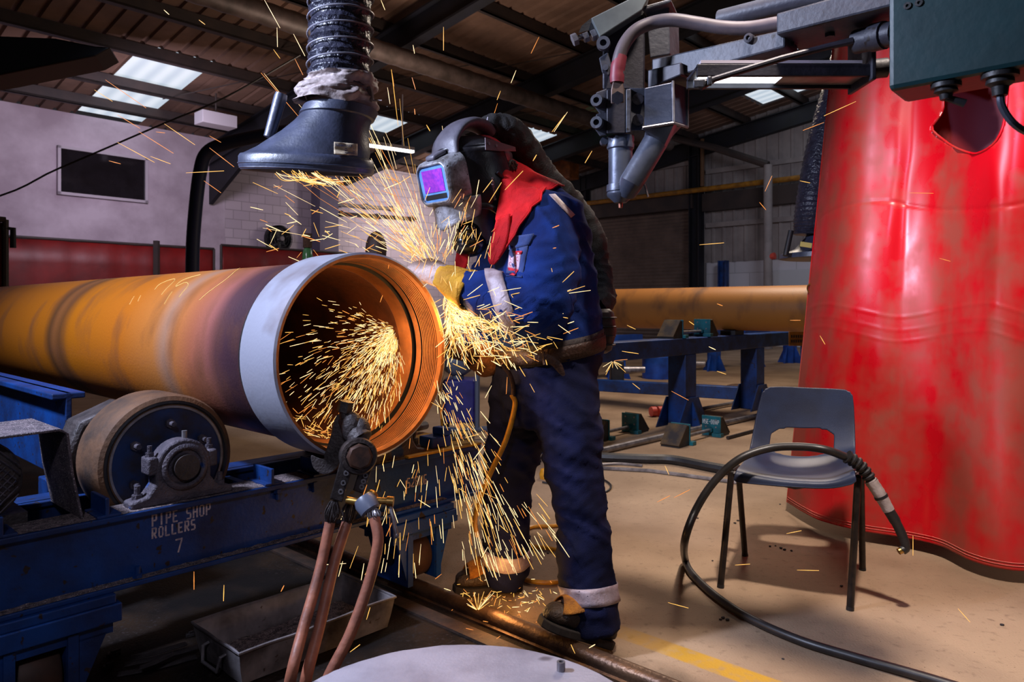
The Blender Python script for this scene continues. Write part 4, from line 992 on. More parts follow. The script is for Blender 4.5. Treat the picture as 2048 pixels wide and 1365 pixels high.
# tools on the yellow plate
def at_r(x, y, z): return TR @ Vector((x, y, z))
zt = ZT + 0.018
t = thing('pliers', 'pliers with red and grey handles lying on the yellow plate', 'pliers', at_r(0.66, 0.68, zt))
mb = MB(); mb.tube(cat_rom([at_r(0.598, 0.65, zt + .014), at_r(0.63, 0.66, zt + .02), at_r(0.69, 0.67, zt + .02)], 5), 0.013, 10); mb.build('handle', M['red_tool'], t)
mb = MB(); mb.tube(cat_rom([at_r(0.69, 0.67, zt + .02), at_r(0.75, 0.67, zt + .022), at_r(0.81, 0.69, zt + .02)], 4), [0.014] * 4 + [0.018] * 5, 10); mb.build('grip', M['grey_tool'], t)
mb = MB(); mb.tube([at_r(0.600, 0.65, zt + .015), at_r(0.596, 0.63, zt + .015), at_r(0.592, 0.605, zt + .012)], [0.012, 0.016, 0.008], 8); mb.build('jaw', M['steel'], t)
t = thing('bench_clamp', 'blue bench clamp with a steel screw beside the yellow plate', 'clamp', at_r(0.60, 0.40, ZT + .011))
mb = MB(); mb.T = TR; mb.box2((0.56, 0.36, ZT + 0.011), (0.66, 0.44, ZT + 0.055)); mb.box2((0.62, 0.36, ZT + 0.055), (0.66, 0.43, ZT + 0.085)); mb.build('body', M['blue_far'], t, bevel=0.006)
mb = MB(TR); mb.cyl((0.655, 0.40, ZT + 0.03), (0.76, 0.36, ZT + 0.03), 0.008); mb.cyl((0.75, 0.356, ZT + 0.03), (0.768, 0.35, ZT + 0.03), 0.016); mb.build('screw', M['steel'], t)
# indigo machine behind the pipe
q = FL(928, 872); t = thing('welding_set', 'small indigo machine with a grey frame on the floor behind the pipe', 'machine', Vector((q.x, q.y, 0)))
mb = MB(); mb.box2((q.x - 0.17, q.y - 0.12, 0.12), (q.x + 0.10, q.y + 0.2, 0.48)); mb.build('case', M['violet_machine'], t, bevel=0.02)
mb = MB(); mb.tube([(q.x - 0.2, q.y - 0.16, 0.08), (q.x + 0.12, q.y - 0.16, 0.08), (q.x + 0.12, q.y - 0.16, 0.62)], 0.022, 10); mb.tube([(q.x + 0.12, q.y - 0.16, 0.08), (q.x + 0.40, q.y - 0.1, 0.08)], 0.025, 10)
for dx, dy in ((-0.15, -0.12), (0.08, -0.12), (-0.15, 0.15), (0.08, 0.15)): mb.cyl((q.x + dx, q.y + dy, 0), (q.x + dx, q.y + dy, 0.12), 0.014, n=8)
mb.build('frame', M['grey_tool'], t)
mb = MB(); mb.ball((q.x - 0.05, q.y - 0.02, 0.62), (0.14, 0.1, 0.12), 14); mb.cyl((q.x - 0.05, q.y, 0.46), (q.x - 0.05, q.y, 0.6), 0.05); mb.build('wire_spool', M['grey_tool'], t)
mb = MB(); mb.tube(cat_rom([(q.x - 0.16, q.y - 0.14, 0.6), (q.x - 0.19, q.y - 0.15, 0.35), (q.x - 0.17, q.y - 0.15, 0.12), (q.x - 0.2, q.y - 0.15, 0.012)], 4), 0.011, 8); mb.build('yellow_lead', M['yellow'], t)

# ------------------------------------------------------------------ tray, offcuts, rails
tray = thing('drip_tray', 'long dented galvanised tray on the floor under the roller beam', 'tray', BL(1.92, 0.97, 0), TH)
TT = WM[tray.name]
Lx, Ly, Hh = 0.545, 0.30, 0.105
mb = MB(TT)
def wob(x, y, z): return Vector((x + 0.006 * mnoise.noise(Vector((x * 9, y * 9, z * 30))), y + 0.010 * mnoise.noise(Vector((x * 8 + 5, y * 8, z * 20))), z))
ins = 0.018
def ringpts(off, z, n=14):
    c = [(off, off), (Lx - off, off), (Lx - off, Ly - off), (off, Ly - off)]; out = []
    for i in range(4):
        a, b_ = c[i], c[(i + 1) % 4]
        for k in range(n): out.append(wob(a[0] + (b_[0] - a[0]) * k / n, a[1] + (b_[1] - a[1]) * k / n, z))
    return out
rings = [ringpts(ins, 0.004), ringpts(ins * 0.5, 0.05), ringpts(0, Hh), ringpts(-0.004, Hh + 0.002), ringpts(0.006, Hh - 0.004), ringpts(ins * 0.5 + 0.004, 0.05), ringpts(ins + 0.004, 0.010)]
loft(mb, rings, cap=False)
n = len(rings[0]); mb.add([rings[0][k] for k in range(n)], [tuple(range(n))]); mb.add([rings[-1][k] for k in range(n)], [tuple(range(n))])
mb.build('body', M['galv'], tray, smooth=50)
mb = MB(TT); mb.tube(ringpts(-0.001, Hh), 0.0048, 6, closed=True); mb.build('rolled_rim', M['galv'], tray)
mb = MB(TT); mb.tube([(0.012, 0.09, 0.075), (-0.012, 0.09, 0.07), (-0.018, 0.10, 0.028), (-0.018, 0.19, 0.028), (-0.012, 0.20, 0.07), (0.012, 0.20, 0.075)], 0.005, 8); mb.build('handle', M['steel'], tray)
mb = MB(TT); mb.grid(lambda u, v: (ins + 0.012 + (Lx - 2 * ins - 0.024) * u, ins + 0.012 + (Ly - 2 * ins - 0.024) * v, 0.014 + 0.012 * u + 0.006 * mnoise.noise(Vector((u * 7, v * 5, 1)))), 40, 20)
mb.build('grit_fill', M['dust'], tray)
# strips and scraps on the ground
for i, (p, q, lb) in enumerate((((236, 1354), (392, 1322), 'sooty strip at the bottom of the bundle left of the tray'), ((250, 1342), (410, 1305), 'sooty middle strip of the bundle left of the tray'), ((262, 1334), (372, 1310), 'short sooty strip on top of the bundle left of the tray'), ((280, 1364), (348, 1338), 'curled sooty strip in front of the bundle left of the tray'))):
    mb = MB(); a, b_ = FL(*p), FL(*q); m_ = (a + b_) / 2 + Vector((0, -0.02, 0.012 + 0.011 * i)); pts = cat_rom([a + Vector((0, 0, .006 + .011 * i)), m_, b_ + Vector((0, 0, .012 + .011 * i))], 6)
    mb.tube(pts, 0.016, 6, ell=0.3, ref=(0, -1, 0)); tag(mb.build('metal_strip', M['offcut']), lb, 'offcut', 'sooty strips by the tray')
for px, py, s_, lb in ((228, 1312, 0.022, 'small black scrap lying between the trolley leg and the tray'), (216, 1338, 0.018, 'curled brown scrap on the sooty floor by the trolley leg'), (380, 1274, 0.016, 'flat dark scrap beside the tray\'s left corner')):
    q = FL(px, py); mb = MB(); mb.box(q + Vector((0, 0, 0.006)), (s_ * 1.6, s_, 0.010), Matrix.Rotation(0.6, 3, 'Z')); mb.box(q + Vector((0.004, 0.003, 0.013)), (s_ * 1.2, s_ * 0.5, 0.008), Matrix.Rotation(0.9, 3, 'Z'))
    tag(mb.build('metal_scrap', M['offcut'], bevel=0.001), lb, 'offcut')
# floor rail along the pipe direction and its companion plate
def rail(bc, label, prof, m, a0=-0.2, a1=6.0):
    mb = MB(RB); n = len(prof); mb.prism([(bc + x, a0, z) for x, z in prof], (0, a1 - a0, 0)); return tag(mb.build('floor_rail', m, smooth=40), label, 'rail')
M['railm'] = mat('worn_rail_steel', S(112, 86, 66), 0.42, S(66, 48, 40), 9, 0.5, 0.6, 0.25, 60)
arc = [(0.028 * cos(pi - pi * k / 10), 0.026 + 0.026 * sin(pi * k / 10)) for k in range(11)]
rail(PBB + 0.475, 'round-topped steel floor rail running from the trolley wheel to under the near boot', [(-0.034, 0)] + [(-0.034, 0.008), (-0.026, 0.012)] + arc + [(0.026, 0.012), (0.034, 0.008), (0.034, 0)], M['railm'])
rail(PBB + 0.475 + 0.058, 'flat brown steel strip along the outer side of the round-topped rail', [(-0.02, 0), (-0.02, 0.014), (0.016, 0.014), (0.016, 0.006), (0.024, 0.006), (0.024, 0)], M['railm'])
rail(PBB + 0.475 - 0.10, 'flat rusty strip along the inner side of the round-topped rail', [(-0.03, 0), (-0.03, 0.008), (0.03, 0.008), (0.03, 0)], mat('rusty_flat', S(70, 50, 40), 0.7, S(46, 36, 32), 12, 0.5, 0.2, 0.3, 90), a0=1.0)
rail(PBB - 0.75, 'steel floor rail under the left trolley wheel', [(-0.034, 0), (-0.034, 0.008), (-0.026, 0.012)] + arc + [(0.026, 0.012), (0.034, 0.008), (0.034, 0)], M['railm'], a0=0.9)

# ------------------------------------------------------------------ disc in the foreground
dz = 0.35; dc = Vector((-0.095, 1.195, 0))
drum = thing('steel_drum', 'round pale steel drum lid at the bottom edge of the picture, with one small bolt', 'drum', dc)
mb = MB(); rim = []
for k in range(160):
    a = 2 * pi * k / 160; r = 0.352 + (0.004 * mnoise.noise(Vector((cos(a) * 5, sin(a) * 5, 2))) + 0.0025 * mnoise.noise(Vector((cos(a) * 22, sin(a) * 22, 2)))) * (1.0 if 1.3 < a < 3.2 else 0.3)
    rim.append((r, a))
def rr(z, k): return [dc + Vector((cos(a) * (r + k), sin(a) * (r + k), z)) for r, a in rim]
loft(mb, [rr(dz - 0.02, -0.004), rr(dz - 0.002, 0), rr(dz, -0.004)], cap=True)
mb.build('lid', M['plate'], drum, smooth=30)
mb = MB(); mb.lathe([(0, 0), (0.30, 0), (0.30, 0.02), (0.29, 0.04), (0.29, 0.17), (0.30, 0.18), (0.29, 0.19), (0.29, dz - 0.02), (0, dz - 0.02)], dc, UP, 48); mb.build('shell', M['dark_steel'], drum)
q = FL(1122, 1342, dz); mb = MB(); mb.cyl(q, q + Vector((0, 0, 0.006)), 0.0085); mb.lathe([(0.0045, 0.008), (0.0045, 0.018), (0.0085, 0.018), (0.0085, 0.004)], q, UP, 16); mb.build('bolt', M['steel'], drum)

# ------------------------------------------------------------------ ground clamp on the pipe rim
YC = 1.955
gc = thing('ground_clamp', 'heavy black clamp gripping the pipe rim, with three brown cables', 'ground clamp', P(690, 960, YC))
def poly(mb, pts, y0, y1): mb.prism([P(x, y, y0) for x, y in pts], P(pts[0][0], pts[0][1], y1) - P(pts[0][0], pts[0][1], y0))
mb = MB()
hook = cat_rom([(622, 912, 0), (628, 938, 0), (650, 950, 0), (672, 938, 0), (690, 905, 0), (700, 868, 0), (704, 838, 0), (697, 826, 0), (681, 826, 0), (670, 838, 0), (662, 872, 0), (650, 908, 0), (648, 918, 0), (636, 916, 0)], 4, True)
poly(mb, [(v.x, v.y) for v in hook], YC + 0.035, YC + 0.085)
mb.build('hook_jaw', M['black_grime'], gc, bevel=0.004)
mb = MB(); c = P(712, 850, YC)
for px, py, r in ((704, 856, 0.030), (722, 864, 0.027)): mb.ball(P(px, py, YC + 0.03), (r, r, r * 1.5), 18)
mb.tube([P(692, 836, YC + 0.05), P(722, 880, YC + 0.02)], [0.026, 0.035], 14); mb.build('lug', M['black_grime'], gc)
mb = MB(); mb.cyl(P(690, 836, YC + .03), P(687, 818, YC + .03), 0.014, n=14); mb.cyl(P(688, 824, YC + .03), P(693, 803, YC + .03), 0.021, n=6); mb.build('jaw_screw', M['dark_steel'], gc)
ax = Vector((0.30, -0.92, 0.12)).normalized()
o = P(716, 912, YC)
mb = MB(); mb.lathe([(0, 0.03), (0.047, 0.03), (0.050, 0.022), (0.050, -0.018), (0.046, -0.026), (0.036, -0.027), (0.035, -0.015), (0, -0.015)][::-1], o, ax * -1, 36)
mb.build('swivel', M['dark_steel'], gc)
mb = MB(); mb.cyl(o + ax * 0.0, o + ax * 0.052, 0.034, n=8); mb.cyl(o + ax * 0.052, o + ax * 0.056, 0.034, 0.028, n=8); mb.build('swivel_bolt', mat('rusty_bolt_head', S(96, 66, 52), 0.5, S(56, 44, 40), 30, 0.5, 0.5), gc)
# two arms with screws
def plate_arm(p0, p1, w0, w1, Y0, th):
    mb = MB(); (x0, y0), (x1, y1) = p0, p1
    d = Vector((x1 - x0, y1 - y0)).normalized(); nx, ny = -d.y, d.x
    poly(mb, [(x0 + nx * w0, y0 + ny * w0), (x1 + nx * w1, y1 + ny * w1), (x1 - nx * w1, y1 - ny * w1), (x0 - nx * w0, y0 - ny * w0)], Y0, Y0 + th)
    a = mb.build('arm', M['dark_steel'], gc, smooth=0, bevel=0.003)
    mb = MB()
    for f in (0.42, 0.62, 0.80): 
        q = P(x0 + (x1 - x0) * f - nx * w1 * 0.35, y0 + (y1 - y0) * f - ny * w1 * 0.35, Y0)
        mb.lathe([(0.0035, 0.004), (0.0035, -0.003), (0.007, -0.003), (0.008, 0.004)], q, (0, 1, 0), 12)
    mb.build('screw', M['steel'], a)
plate_arm((700, 905), (672, 1002), 14, 13, YC - 0.03, 0.035)
plate_arm((736, 925), (716, 985), 12, 11, YC + 0.0, 0.03)
# brass T-handle and grey collar
mb = MB(); mb.tube([P(694, 1001, YC - .02), P(722, 1006, YC - .03)], 0.010, 12); mb.tube([P(736, 1001, YC - .03), P(776, 1003, YC - .02)], 0.0095, 12); mb.tube([P(774, 1003, YC - .02), P(787, 1004, YC - .02)], 0.014, 12); mb.ball(P(742, 996, YC - .01), (0.02, 0.018, 0.022), 14); mb.build('brass_handle', M['brass'], gc)
mb = MB(); mb.cyl(P(780, 1008, YC - .02), P(793, 1072, YC - .04), 0.0055); mb.ball(P(793, 1072, YC - .04), 0.008, 10); mb.build('lever', M['steel'], gc)
cd = (P(748, 1030, YC - .05) - P(728, 998, YC - .03)).normalized(); o2 = P(728, 1000, YC - .03)
mb = MB(); mb.lathe([(0, -0.004), (0.026, -0.004), (0.031, 0.010), (0.028, 0.036), (0.022, 0.040), (0.018, 0.036), (0, 0.034)], o2, cd, 24); mb.build('collar', mat('grey_collar', S(92, 98, 116), 0.4), gc)
def cable_run(pts, r, wire_pts, shine):
    c = cat_rom(pts, 6); mb = MB(); mb.tube(c, r, 14); cb = mb.build('cable', M['copper_hose'], gc)
    # frayed strands where the sheath ends
    mb = MB(); rr_ = random.Random(len(pts) + int(pts[0].x * 1000))
    a, b_ = wire_pts
    for k in range(44):
        t = 2 * pi * rr_.random(); r0 = 0.011 * math.sqrt(rr_.random()); off = Vector((cos(t) * r0, sin(t) * r0, 0)); bul = Vector((cos(t), sin(t), 0)) * rr_.uniform(0.003, 0.012)
        mb.tube(cat_rom([a + off, a.lerp(b_, 0.45) + off * 1.3 + bul, b_ + off * 0.9], 3), 0.0013, 4)
    mb.build('frayed_strands', M['steel'] if shine else M['black_grime'], cb)
zf = 0.02
cable_run([P(660, 1046, YC - .02), P(640, 1140, YC - .06), P(606, 1260, YC - .14), P(584, 1345, YC - .20), P(570, 1420, 1.90 - .10)], 0.0145, (P(668, 1003, YC - .02), P(659, 1052, YC - .02)), False)
cable_run([P(694, 1046, YC + .02), P(668, 1130, YC - .03), P(640, 1250, YC - .10), P(614, 1350, YC - .16), P(600, 1425, 1.86)], 0.0145, (P(704, 1000, YC + .01), P(695, 1050, YC + .02)), False)
cable_run([P(749, 1036, YC - .06), P(756, 1085, YC - .08), P(738, 1165, YC - .10), P(700, 1270, YC - .14), P(655, 1360, YC - .17), P(640, 1420, 1.80)], 0.0145, (P(744, 1016, YC - .05), P(749, 1042, YC - .06)), True)
# ================================================================== CHAIR
# four feet from the floor; local frame: x to the chair's own side, y towards its back
fl, fr, bl, br = FL(1441, 1176), FL(1700, 1221), FL(1490, 1112), FL(1725, 1141)
ch = thing('plastic_chair', 'dark blue plastic chair with black tube legs before the red curtain', 'chair', (fl + fr + bl + br) / 4)
YS = (fl.y + fr.y) / 2
def CH(px, py, t):            # t: 0 at the front legs' depth, 1 at the back legs' depth
    x = (px - 1441) / (1700 - 1441)
    Y = (fl.y + (fr.y - fl.y) * x) * (1 - t) + (bl.y + (br.y - bl.y) * x) * t
    return P(px, py, Y)
rows = [  # from the front lip of the seat, over the seat, up the back to its top
    [CH(1462, 966, -0.10), CH(1530, 972, -0.12), CH(1600, 977, -0.12), CH(1665, 978, -0.10), CH(1716, 968, -0.08)],
    [CH(1470, 942, -0.06), CH(1535, 955, -0.06), CH(1600, 962, -0.06), CH(1662, 962, -0.05), CH(1712, 945, -0.03)],
    [CH(1480, 930, 0.30), CH(1538, 948, 0.30), CH(1600, 955, 0.30), CH(1660, 953, 0.30), CH(1712, 936, 0.32)],
    [CH(1490, 916, 0.70), CH(1542, 934, 0.70), CH(1600, 942, 0.70), CH(1658, 938, 0.70), CH(1712, 920, 0.72)],
    [CH(1496, 902, 0.92), CH(1545, 917, 0.97), CH(1600, 925, 0.98), CH(1656, 920, 0.97), CH(1713, 906, 0.94)],
    [CH(1500, 886, 1.02), CH(1548, 900, 1.08), CH(1602, 906, 1.10), CH(1656, 902, 1.08), CH(1713, 892, 1.04)],
    [CH(1507, 850, 1.10), CH(1553, 862, 1.16), CH(1606, 866, 1.18), CH(1658, 864, 1.16), CH(1712, 856, 1.12)],
    [CH(1516, 810, 1.15), CH(1560, 816, 1.21), CH(1610, 820, 1.23), CH(1660, 820, 1.21), CH(1710, 816, 1.17)],
    [CH(1526, 774, 1.18), CH(1566, 772, 1.24), CH(1614, 774, 1.26), CH(1662, 776, 1.24), CH(1706, 780, 1.20)],
]
g = patch(rows, 12, 12); nu, nv = len(g), len(g[0])
vs = [p for r in g for p in r]; fs = []
# opening between seat and back, rounded
i0, i1, j0, j1 = 56, 74, 10, 38
def inside(i, j):
    u = (i + 0.5 - (i0 + i1) / 2) / ((i1 - i0) / 2); v = (j + 0.5 - (j0 + j1) / 2) / ((j1 - j0) / 2)
    return abs(u) ** 3.4 + abs(v) ** 3.4 < 1.0
def cornered(i, j):          # round the top corners of the back and the front of the seat
    v = min(j + 0.5, nv - 1.5 - j); 
    for ii, R_ in ((nu - 1 - (i + 0.5) - 0.0, 4.8), (i + 0.5, 3.6)):
        if ii < R_ and v < R_ and (R_ - ii) ** 2 + (R_ - v) ** 2 > R_ * R_: return True
    return False
for i in range(nu - 1):
    for j in range(nv - 1):
        if not inside(i, j) and not cornered(i, j): fs.append((i * nv + j, (i + 1) * nv + j, (i + 1) * nv + j + 1, i * nv + j + 1))
used = sorted(set(k for f in fs for k in f)); mp = {k: n for n, k in enumerate(used)}
mb = MB(); mb.add([vs[k] for k in used], [tuple(mp[k] for k in f) for f in fs])
sh = mb.build('seat_shell', M['chair'], ch, smooth=60, recalc=True)
md = sh.modifiers.new('smooth', 'SMOOTH'); md.factor = 0.5; md.iterations = 6
md = sh.modifiers.new('solid', 'SOLIDIFY'); md.thickness = 0.010; md.offset = 0
md = sh.modifiers.new('sub', 'SUBSURF'); md.levels = 1; md.render_levels = 2
def leg(ftop, fbot, nm, r=0.0125):
    mb = MB(); d = (ftop - fbot)
    mb.tube([fbot, fbot + d * 0.02, fbot + d * 0.95, ftop, ], r, 12); o = mb.build('leg', M['leg'], ch)
    mb = MB(); mb.cyl(fbot, fbot + d.normalized() * 0.012, r + 0.001); mb.build('foot_cap', M['black_rubber'], o)
tFL, tFR, tBL, tBR = CH(1463, 944, 0.12), CH(1716, 956, 0.10), CH(1476, 935, 0.75), CH(1722, 942, 0.70)
leg(tFL, fl, 'a'); leg(tFR, fr, 'b'); leg(tBL, bl, 'c'); leg(tBR, br, 'd')
mb = MB(); dn = Vector((0, 0, -0.006))
mb.tube([tFL, tBL], 0.0115, 10); mb.tube([tFR, tBR], 0.0115, 10); mb.tube([tFL + dn, CH(1590, 974, 0.12), tFR + dn], 0.0105, 10); mb.tube([tBL + dn, CH(1590, 958, 0.7), tBR + dn], 0.0105, 10)
mb.build('seat_frame', M['leg'], ch)

# ================================================================== GOUGING TORCH AND CABLE
tc_ = thing('gouging_torch', 'black cable with a taped torch hanging over the blue chair', 'torch', P(1600, 930, 2.80))
Yt = 2.565
pts = cat_rom([P(1690, 914, Yt), P(1650, 900, Yt), P(1600, 894, Yt + .04), P(1540, 897, Yt + .08), P(1480, 918, Yt + .08), P(1430, 962, Yt + .09), P(1392, 1020, Yt + .08), P(1370, 1080, Yt + .06), P(1370, 1118, FL(1370, 1128, .02).y + .03),
               FL(1384, 1148, .016), FL(1430, 1192, .016), FL(1500, 1238, .016), FL(1600, 1282, .016), FL(1710, 1316, .016), FL(1830, 1350, .016), FL(1980, 1395, .016)], 8)
mb = MB(); mb.tube(pts, 0.0145, 14); mb.build('cable', M['cable'], tc_)
p0, p1 = P(1694, 914, Yt), P(1742, 962, Yt - .01)
mb = MB(); n = 36; sl = []; rs_ = []
for k in range(n + 1):
    f = k / n; q = p0.lerp(p1, f) + Vector((0.006 * sin(pi * f), 0, 0.008 * sin(pi * f))); sl.append(q); rs_.append(0.0215 - 0.002 * f + (0.003 if (k % 6) < 3 else -0.002))
mb.tube(sl, rs_, 16); mb.build('strain_sleeve', M['black_rubber'], tc_)
mb = MB(); c = cat_rom([p1 + Vector((-.002, 0, .002)), P(1760, 990, Yt - .02), P(1778, 1022, Yt - .03)], 6); mb.tube(c, [0.0205, 0.0225, 0.021, 0.022, 0.021, 0.022, 0.0205, 0.0215, 0.021, 0.0205, 0.0195, 0.020, 0.019], 16); tw = mb.build('tape_wrap', M['tape'], tc_)
q0, q1 = P(1765, 988, Yt - .02), P(1767, 993, Yt - .02); d = (P(1778, 1022, Yt - .03) - P(1752, 974, Yt - .02)).normalized()
mb = MB(); mb.cyl(P(1762, 994, Yt - .02) - d * .005, P(1762, 994, Yt - .02) + d * .004, 0.0235); mb.build('black_band', M['black_rubber'], tw)
mb = MB(); mb.tube(cat_rom([P(1778, 1022, Yt - .03), P(1790, 1042, Yt - .035), P(1802, 1066, Yt - .04), P(1810, 1086, Yt - .045), P(1811, 1096, Yt - .045), P(1804, 1102, Yt - .045)], 5), [0.0185] * 6 + [0.0165] * 6 + [0.0155] * 14, 14); mb.build('neck', M['cable'], tc_)
mb = MB(); mb.cyl(P(1806, 1100, Yt - .045), P(1797, 1104, Yt - .045), 0.011); mb.build('tip', M['brass'], tc_)

# ================================================================== RED CURTAIN
def streaked_vinyl():
    m = mat('red_curtain_vinyl', S(214, 8, 26), 0.42)
    nt = m.node_tree; b = nt.nodes['Principled BSDF']; N = nt.nodes.new; L = nt.links.new
    tc = N('ShaderNodeTexCoord')
    def ns(scale, sc, det):
        mp = N('ShaderNodeMapping'); mp.inputs['Scale'].default_value = scale; n = N('ShaderNodeTexNoise'); n.inputs['Scale'].default_value = sc; n.inputs['Detail'].default_value = det
        L(tc.outputs['Object'], mp.inputs[0]); L(mp.outputs[0], n.inputs['Vector']); return n.outputs['Fac']
    a = ns((1, 1, 0.20), 4.2, 7); c = ns((1, 1, 1), 9.0, 8)
    ad = N('ShaderNodeMath'); ad.operation = 'MULTIPLY_ADD'; ad.inputs[1].default_value = 0.5; L(c, ad.inputs[0]); L(a, ad.inputs[2])
    r = N('ShaderNodeMapRange'); r.inputs['From Min'].default_value = 0.66; r.inputs['From Max'].default_value = 0.90; r.inputs['To Max'].default_value = 0.85; L(ad.outputs[0], r.inputs['Value'])
    mx = N('ShaderNodeMix'); mx.data_type = 'RGBA'; mx.inputs[6].default_value = S(196, 8, 26); mx.inputs[7].default_value = S(146, 70, 56)
    L(r.outputs[0], mx.inputs[0]); L(mx.outputs[2], b.inputs['Base Color'])
    r2 = N('ShaderNodeMapRange'); r2.inputs['To Min'].default_value = 0.27; r2.inputs['To Max'].default_value = 0.60; L(r.outputs[0], r2.inputs['Value']); L(r2.outputs[0], b.inputs['Roughness'])
    return m
def vinyl():
    m = streaked_vinyl()
    return m
M['vinyl'] = vinyl()
cur = thing('welding_curtain', 'large glossy red welding curtain hanging at the side of the chair, with a torn hole', 'curtain', Vector((1.75, 3.1, 0)))
base = [(1.442, 3.776), (1.452, 3.60), (1.471, 3.445), (1.587, 3.29), (1.722, 3.20), (1.828, 3.08), (1.847, 2.91), (1.90, 2.81), (1.98, 2.785), (2.14, 2.80), (2.30, 2.66), (2.5, 2.62)]
mid = [(1.545, 3.776), (1.55, 3.62), (1.58, 3.43), (1.68, 3.30), (1.77, 3.25), (1.86, 3.14), (1.90, 2.93), (1.93, 2.84), (2.02, 2.80), (2.15, 2.81), (2.32, 2.68), (2.5, 2.62)]
top = [(1.66, 3.776), (1.648, 3.62), (1.70, 3.44), (1.80, 3.36), (1.87, 3.31), (1.92, 3.18), (1.94, 3.00), (1.97, 2.88), (2.05, 2.82), (2.18, 2.82), (2.34, 2.70), (2.5, 2.62)]
tip_ = [(1.735, 3.776), (1.72, 3.65), (1.76, 3.46), (1.85, 3.40), (1.91, 3.33), (1.95, 3.2), (1.97, 3.02), (1.99, 2.9), (2.07, 2.84), (2.20, 2.82), (2.36, 2.72), (2.5, 2.62)]
zs = [0.055, 1.07, 2.2, 3.0]
rows = [[Vector((x, y, z)) for x, y in r] for r, z in zip((base, mid, top, tip_), zs)]
g = patch(rows, 150, 14); nu, nv = len(g), len(g[0])
for i in range(nu):
    for j in range(nv):
        p = g[i][j]; w = mnoise.noise(Vector((j * 0.045, p.z * 2.2, 3.1))) * 0.016 + mnoise.noise(Vector((j * 0.10, p.z * 4, 9))) * 0.0035
        for (py_, amp) in ((1.06, 1), (0.95, .8), (1.0, .6)):                    # welded hems and creases across the sheet
            zc = py_ + 0.03 * sin(j * 0.09); w += 0.0018 * amp * math.exp(-((p.z - zc) / 0.006) ** 2)
        zc = 1.52 + 0.05 * sin(j * 0.05); w += -0.0028 * math.exp(-((p.z - zc) / 0.007) ** 2)
        g[i][j] = p + Vector((-0.5, -0.85, 0)) * w
# the hole: an opening with a sagging lower edge
def proj(p): return (CX + F * p.x / p.y, HZ - (p.z - H) * F / p.y)
hole_poly = [(1890, 120), (1888, 205), (1880, 232), (1864, 257), (1885, 278), (1910, 295), (1940, 306), (1958, 306), (1985, 290), (2003, 262), (2012, 220), (2016, 150), (2014, 110)]
def in_poly(x, y, poly):
    c = False; n = len(poly)
    for i in range(n):
        x0, y0 = poly[i]; x1, y1 = poly[(i + 1) % n]
        if (y0 > y) != (y1 > y) and x < (x1 - x0) * (y - y0) / (y1 - y0) + x0: c = not c
    return c
hp = cat_rom([(x, y, 0) for x, y in hole_poly], 5, True); hp2 = [(v.x, v.y) for v in hp]
vs = [p for r in g for p in r]; fs = []
for i in range(nu - 1):
    for j in range(nv - 1):
        c = (g[i][j] + g[i + 1][j + 1]) / 2; x, y = proj(c)
        if not in_poly(x, y, hp2): fs.append((i * nv + j, (i + 1) * nv + j, (i + 1) * nv + j + 1, i * nv + j + 1))
mb = MB(); mb.add(vs, fs)
sheet = mb.build('sheet', M['vinyl'], cur, smooth=60, recalc=False)
sheet.modifiers.new('solid', 'SOLIDIFY').thickness = 0.003
# rolled lip round the hole, following the sheet
def on_sheet(px, py):
    best = min((p for r in g[::1] for p in r), key=lambda p: (proj(p)[0] - px) ** 2 + (proj(p)[1] - py) ** 2)
    return P(px, py, best.y - 0.004)
lip = [on_sheet(x, y) for x, y in hp2[::2]]
mb = MB(); mb.tube(lip, 0.005, 8, closed=True); mb.build('hole_lip', M['vinyl'], cur)
# second layer seen through the hole
bk = [[Vector((1.90 + 0.75 * u, 3.52 - 0.34 * u + 0.05 * sin(u * 8), z)) for u in (0, .2, .4, .6, .8, 1)] for z in (1.3, 1.8, 2.3, 2.9)]
mb = MB(); add_patch(mb, patch(bk, 5, 5)); mb.build('rear_sheet', mat('rear_vinyl', S(150, 6, 22), 0.4), cur, solid=0.003)
# edge hem, eyelets, rail
mb = MB(); edge = [g[i][0] for i in range(0, nu, 2)]; mb.tube(edge, 0.006, 6); mb.build('edge_hem', M['vinyl'], cur)
mb = MB(); bot = [g[0][j] + Vector((0, 0, 0.018)) for j in range(nv)]
for k in (0, 1): mb.tube([p + Vector((-0.0028, -0.0040, 0.012 * k)) for p in bot], 0.0012, 4)
mb.build('stitching', mat('pink_stitch', S(220, 120, 110), 0.8), cur)
for py in (577,):
    q = P(1620, py, 3.765); mb = MB(); mb.tube([q + Vector((cos(t) * 0.016, -0.006, sin(t) * 0.022)) for t in [2 * pi * k / 16 for k in range(16)]], 0.004, 6, closed=True); mb.build('eyelet', M['brass'], cur)
mb = MB(); mb.tube(cat_rom([Vector((x, y, 3.02)) for x, y in tip_], 4), 0.02, 10); mb.build('rail', M['steel'], cur)

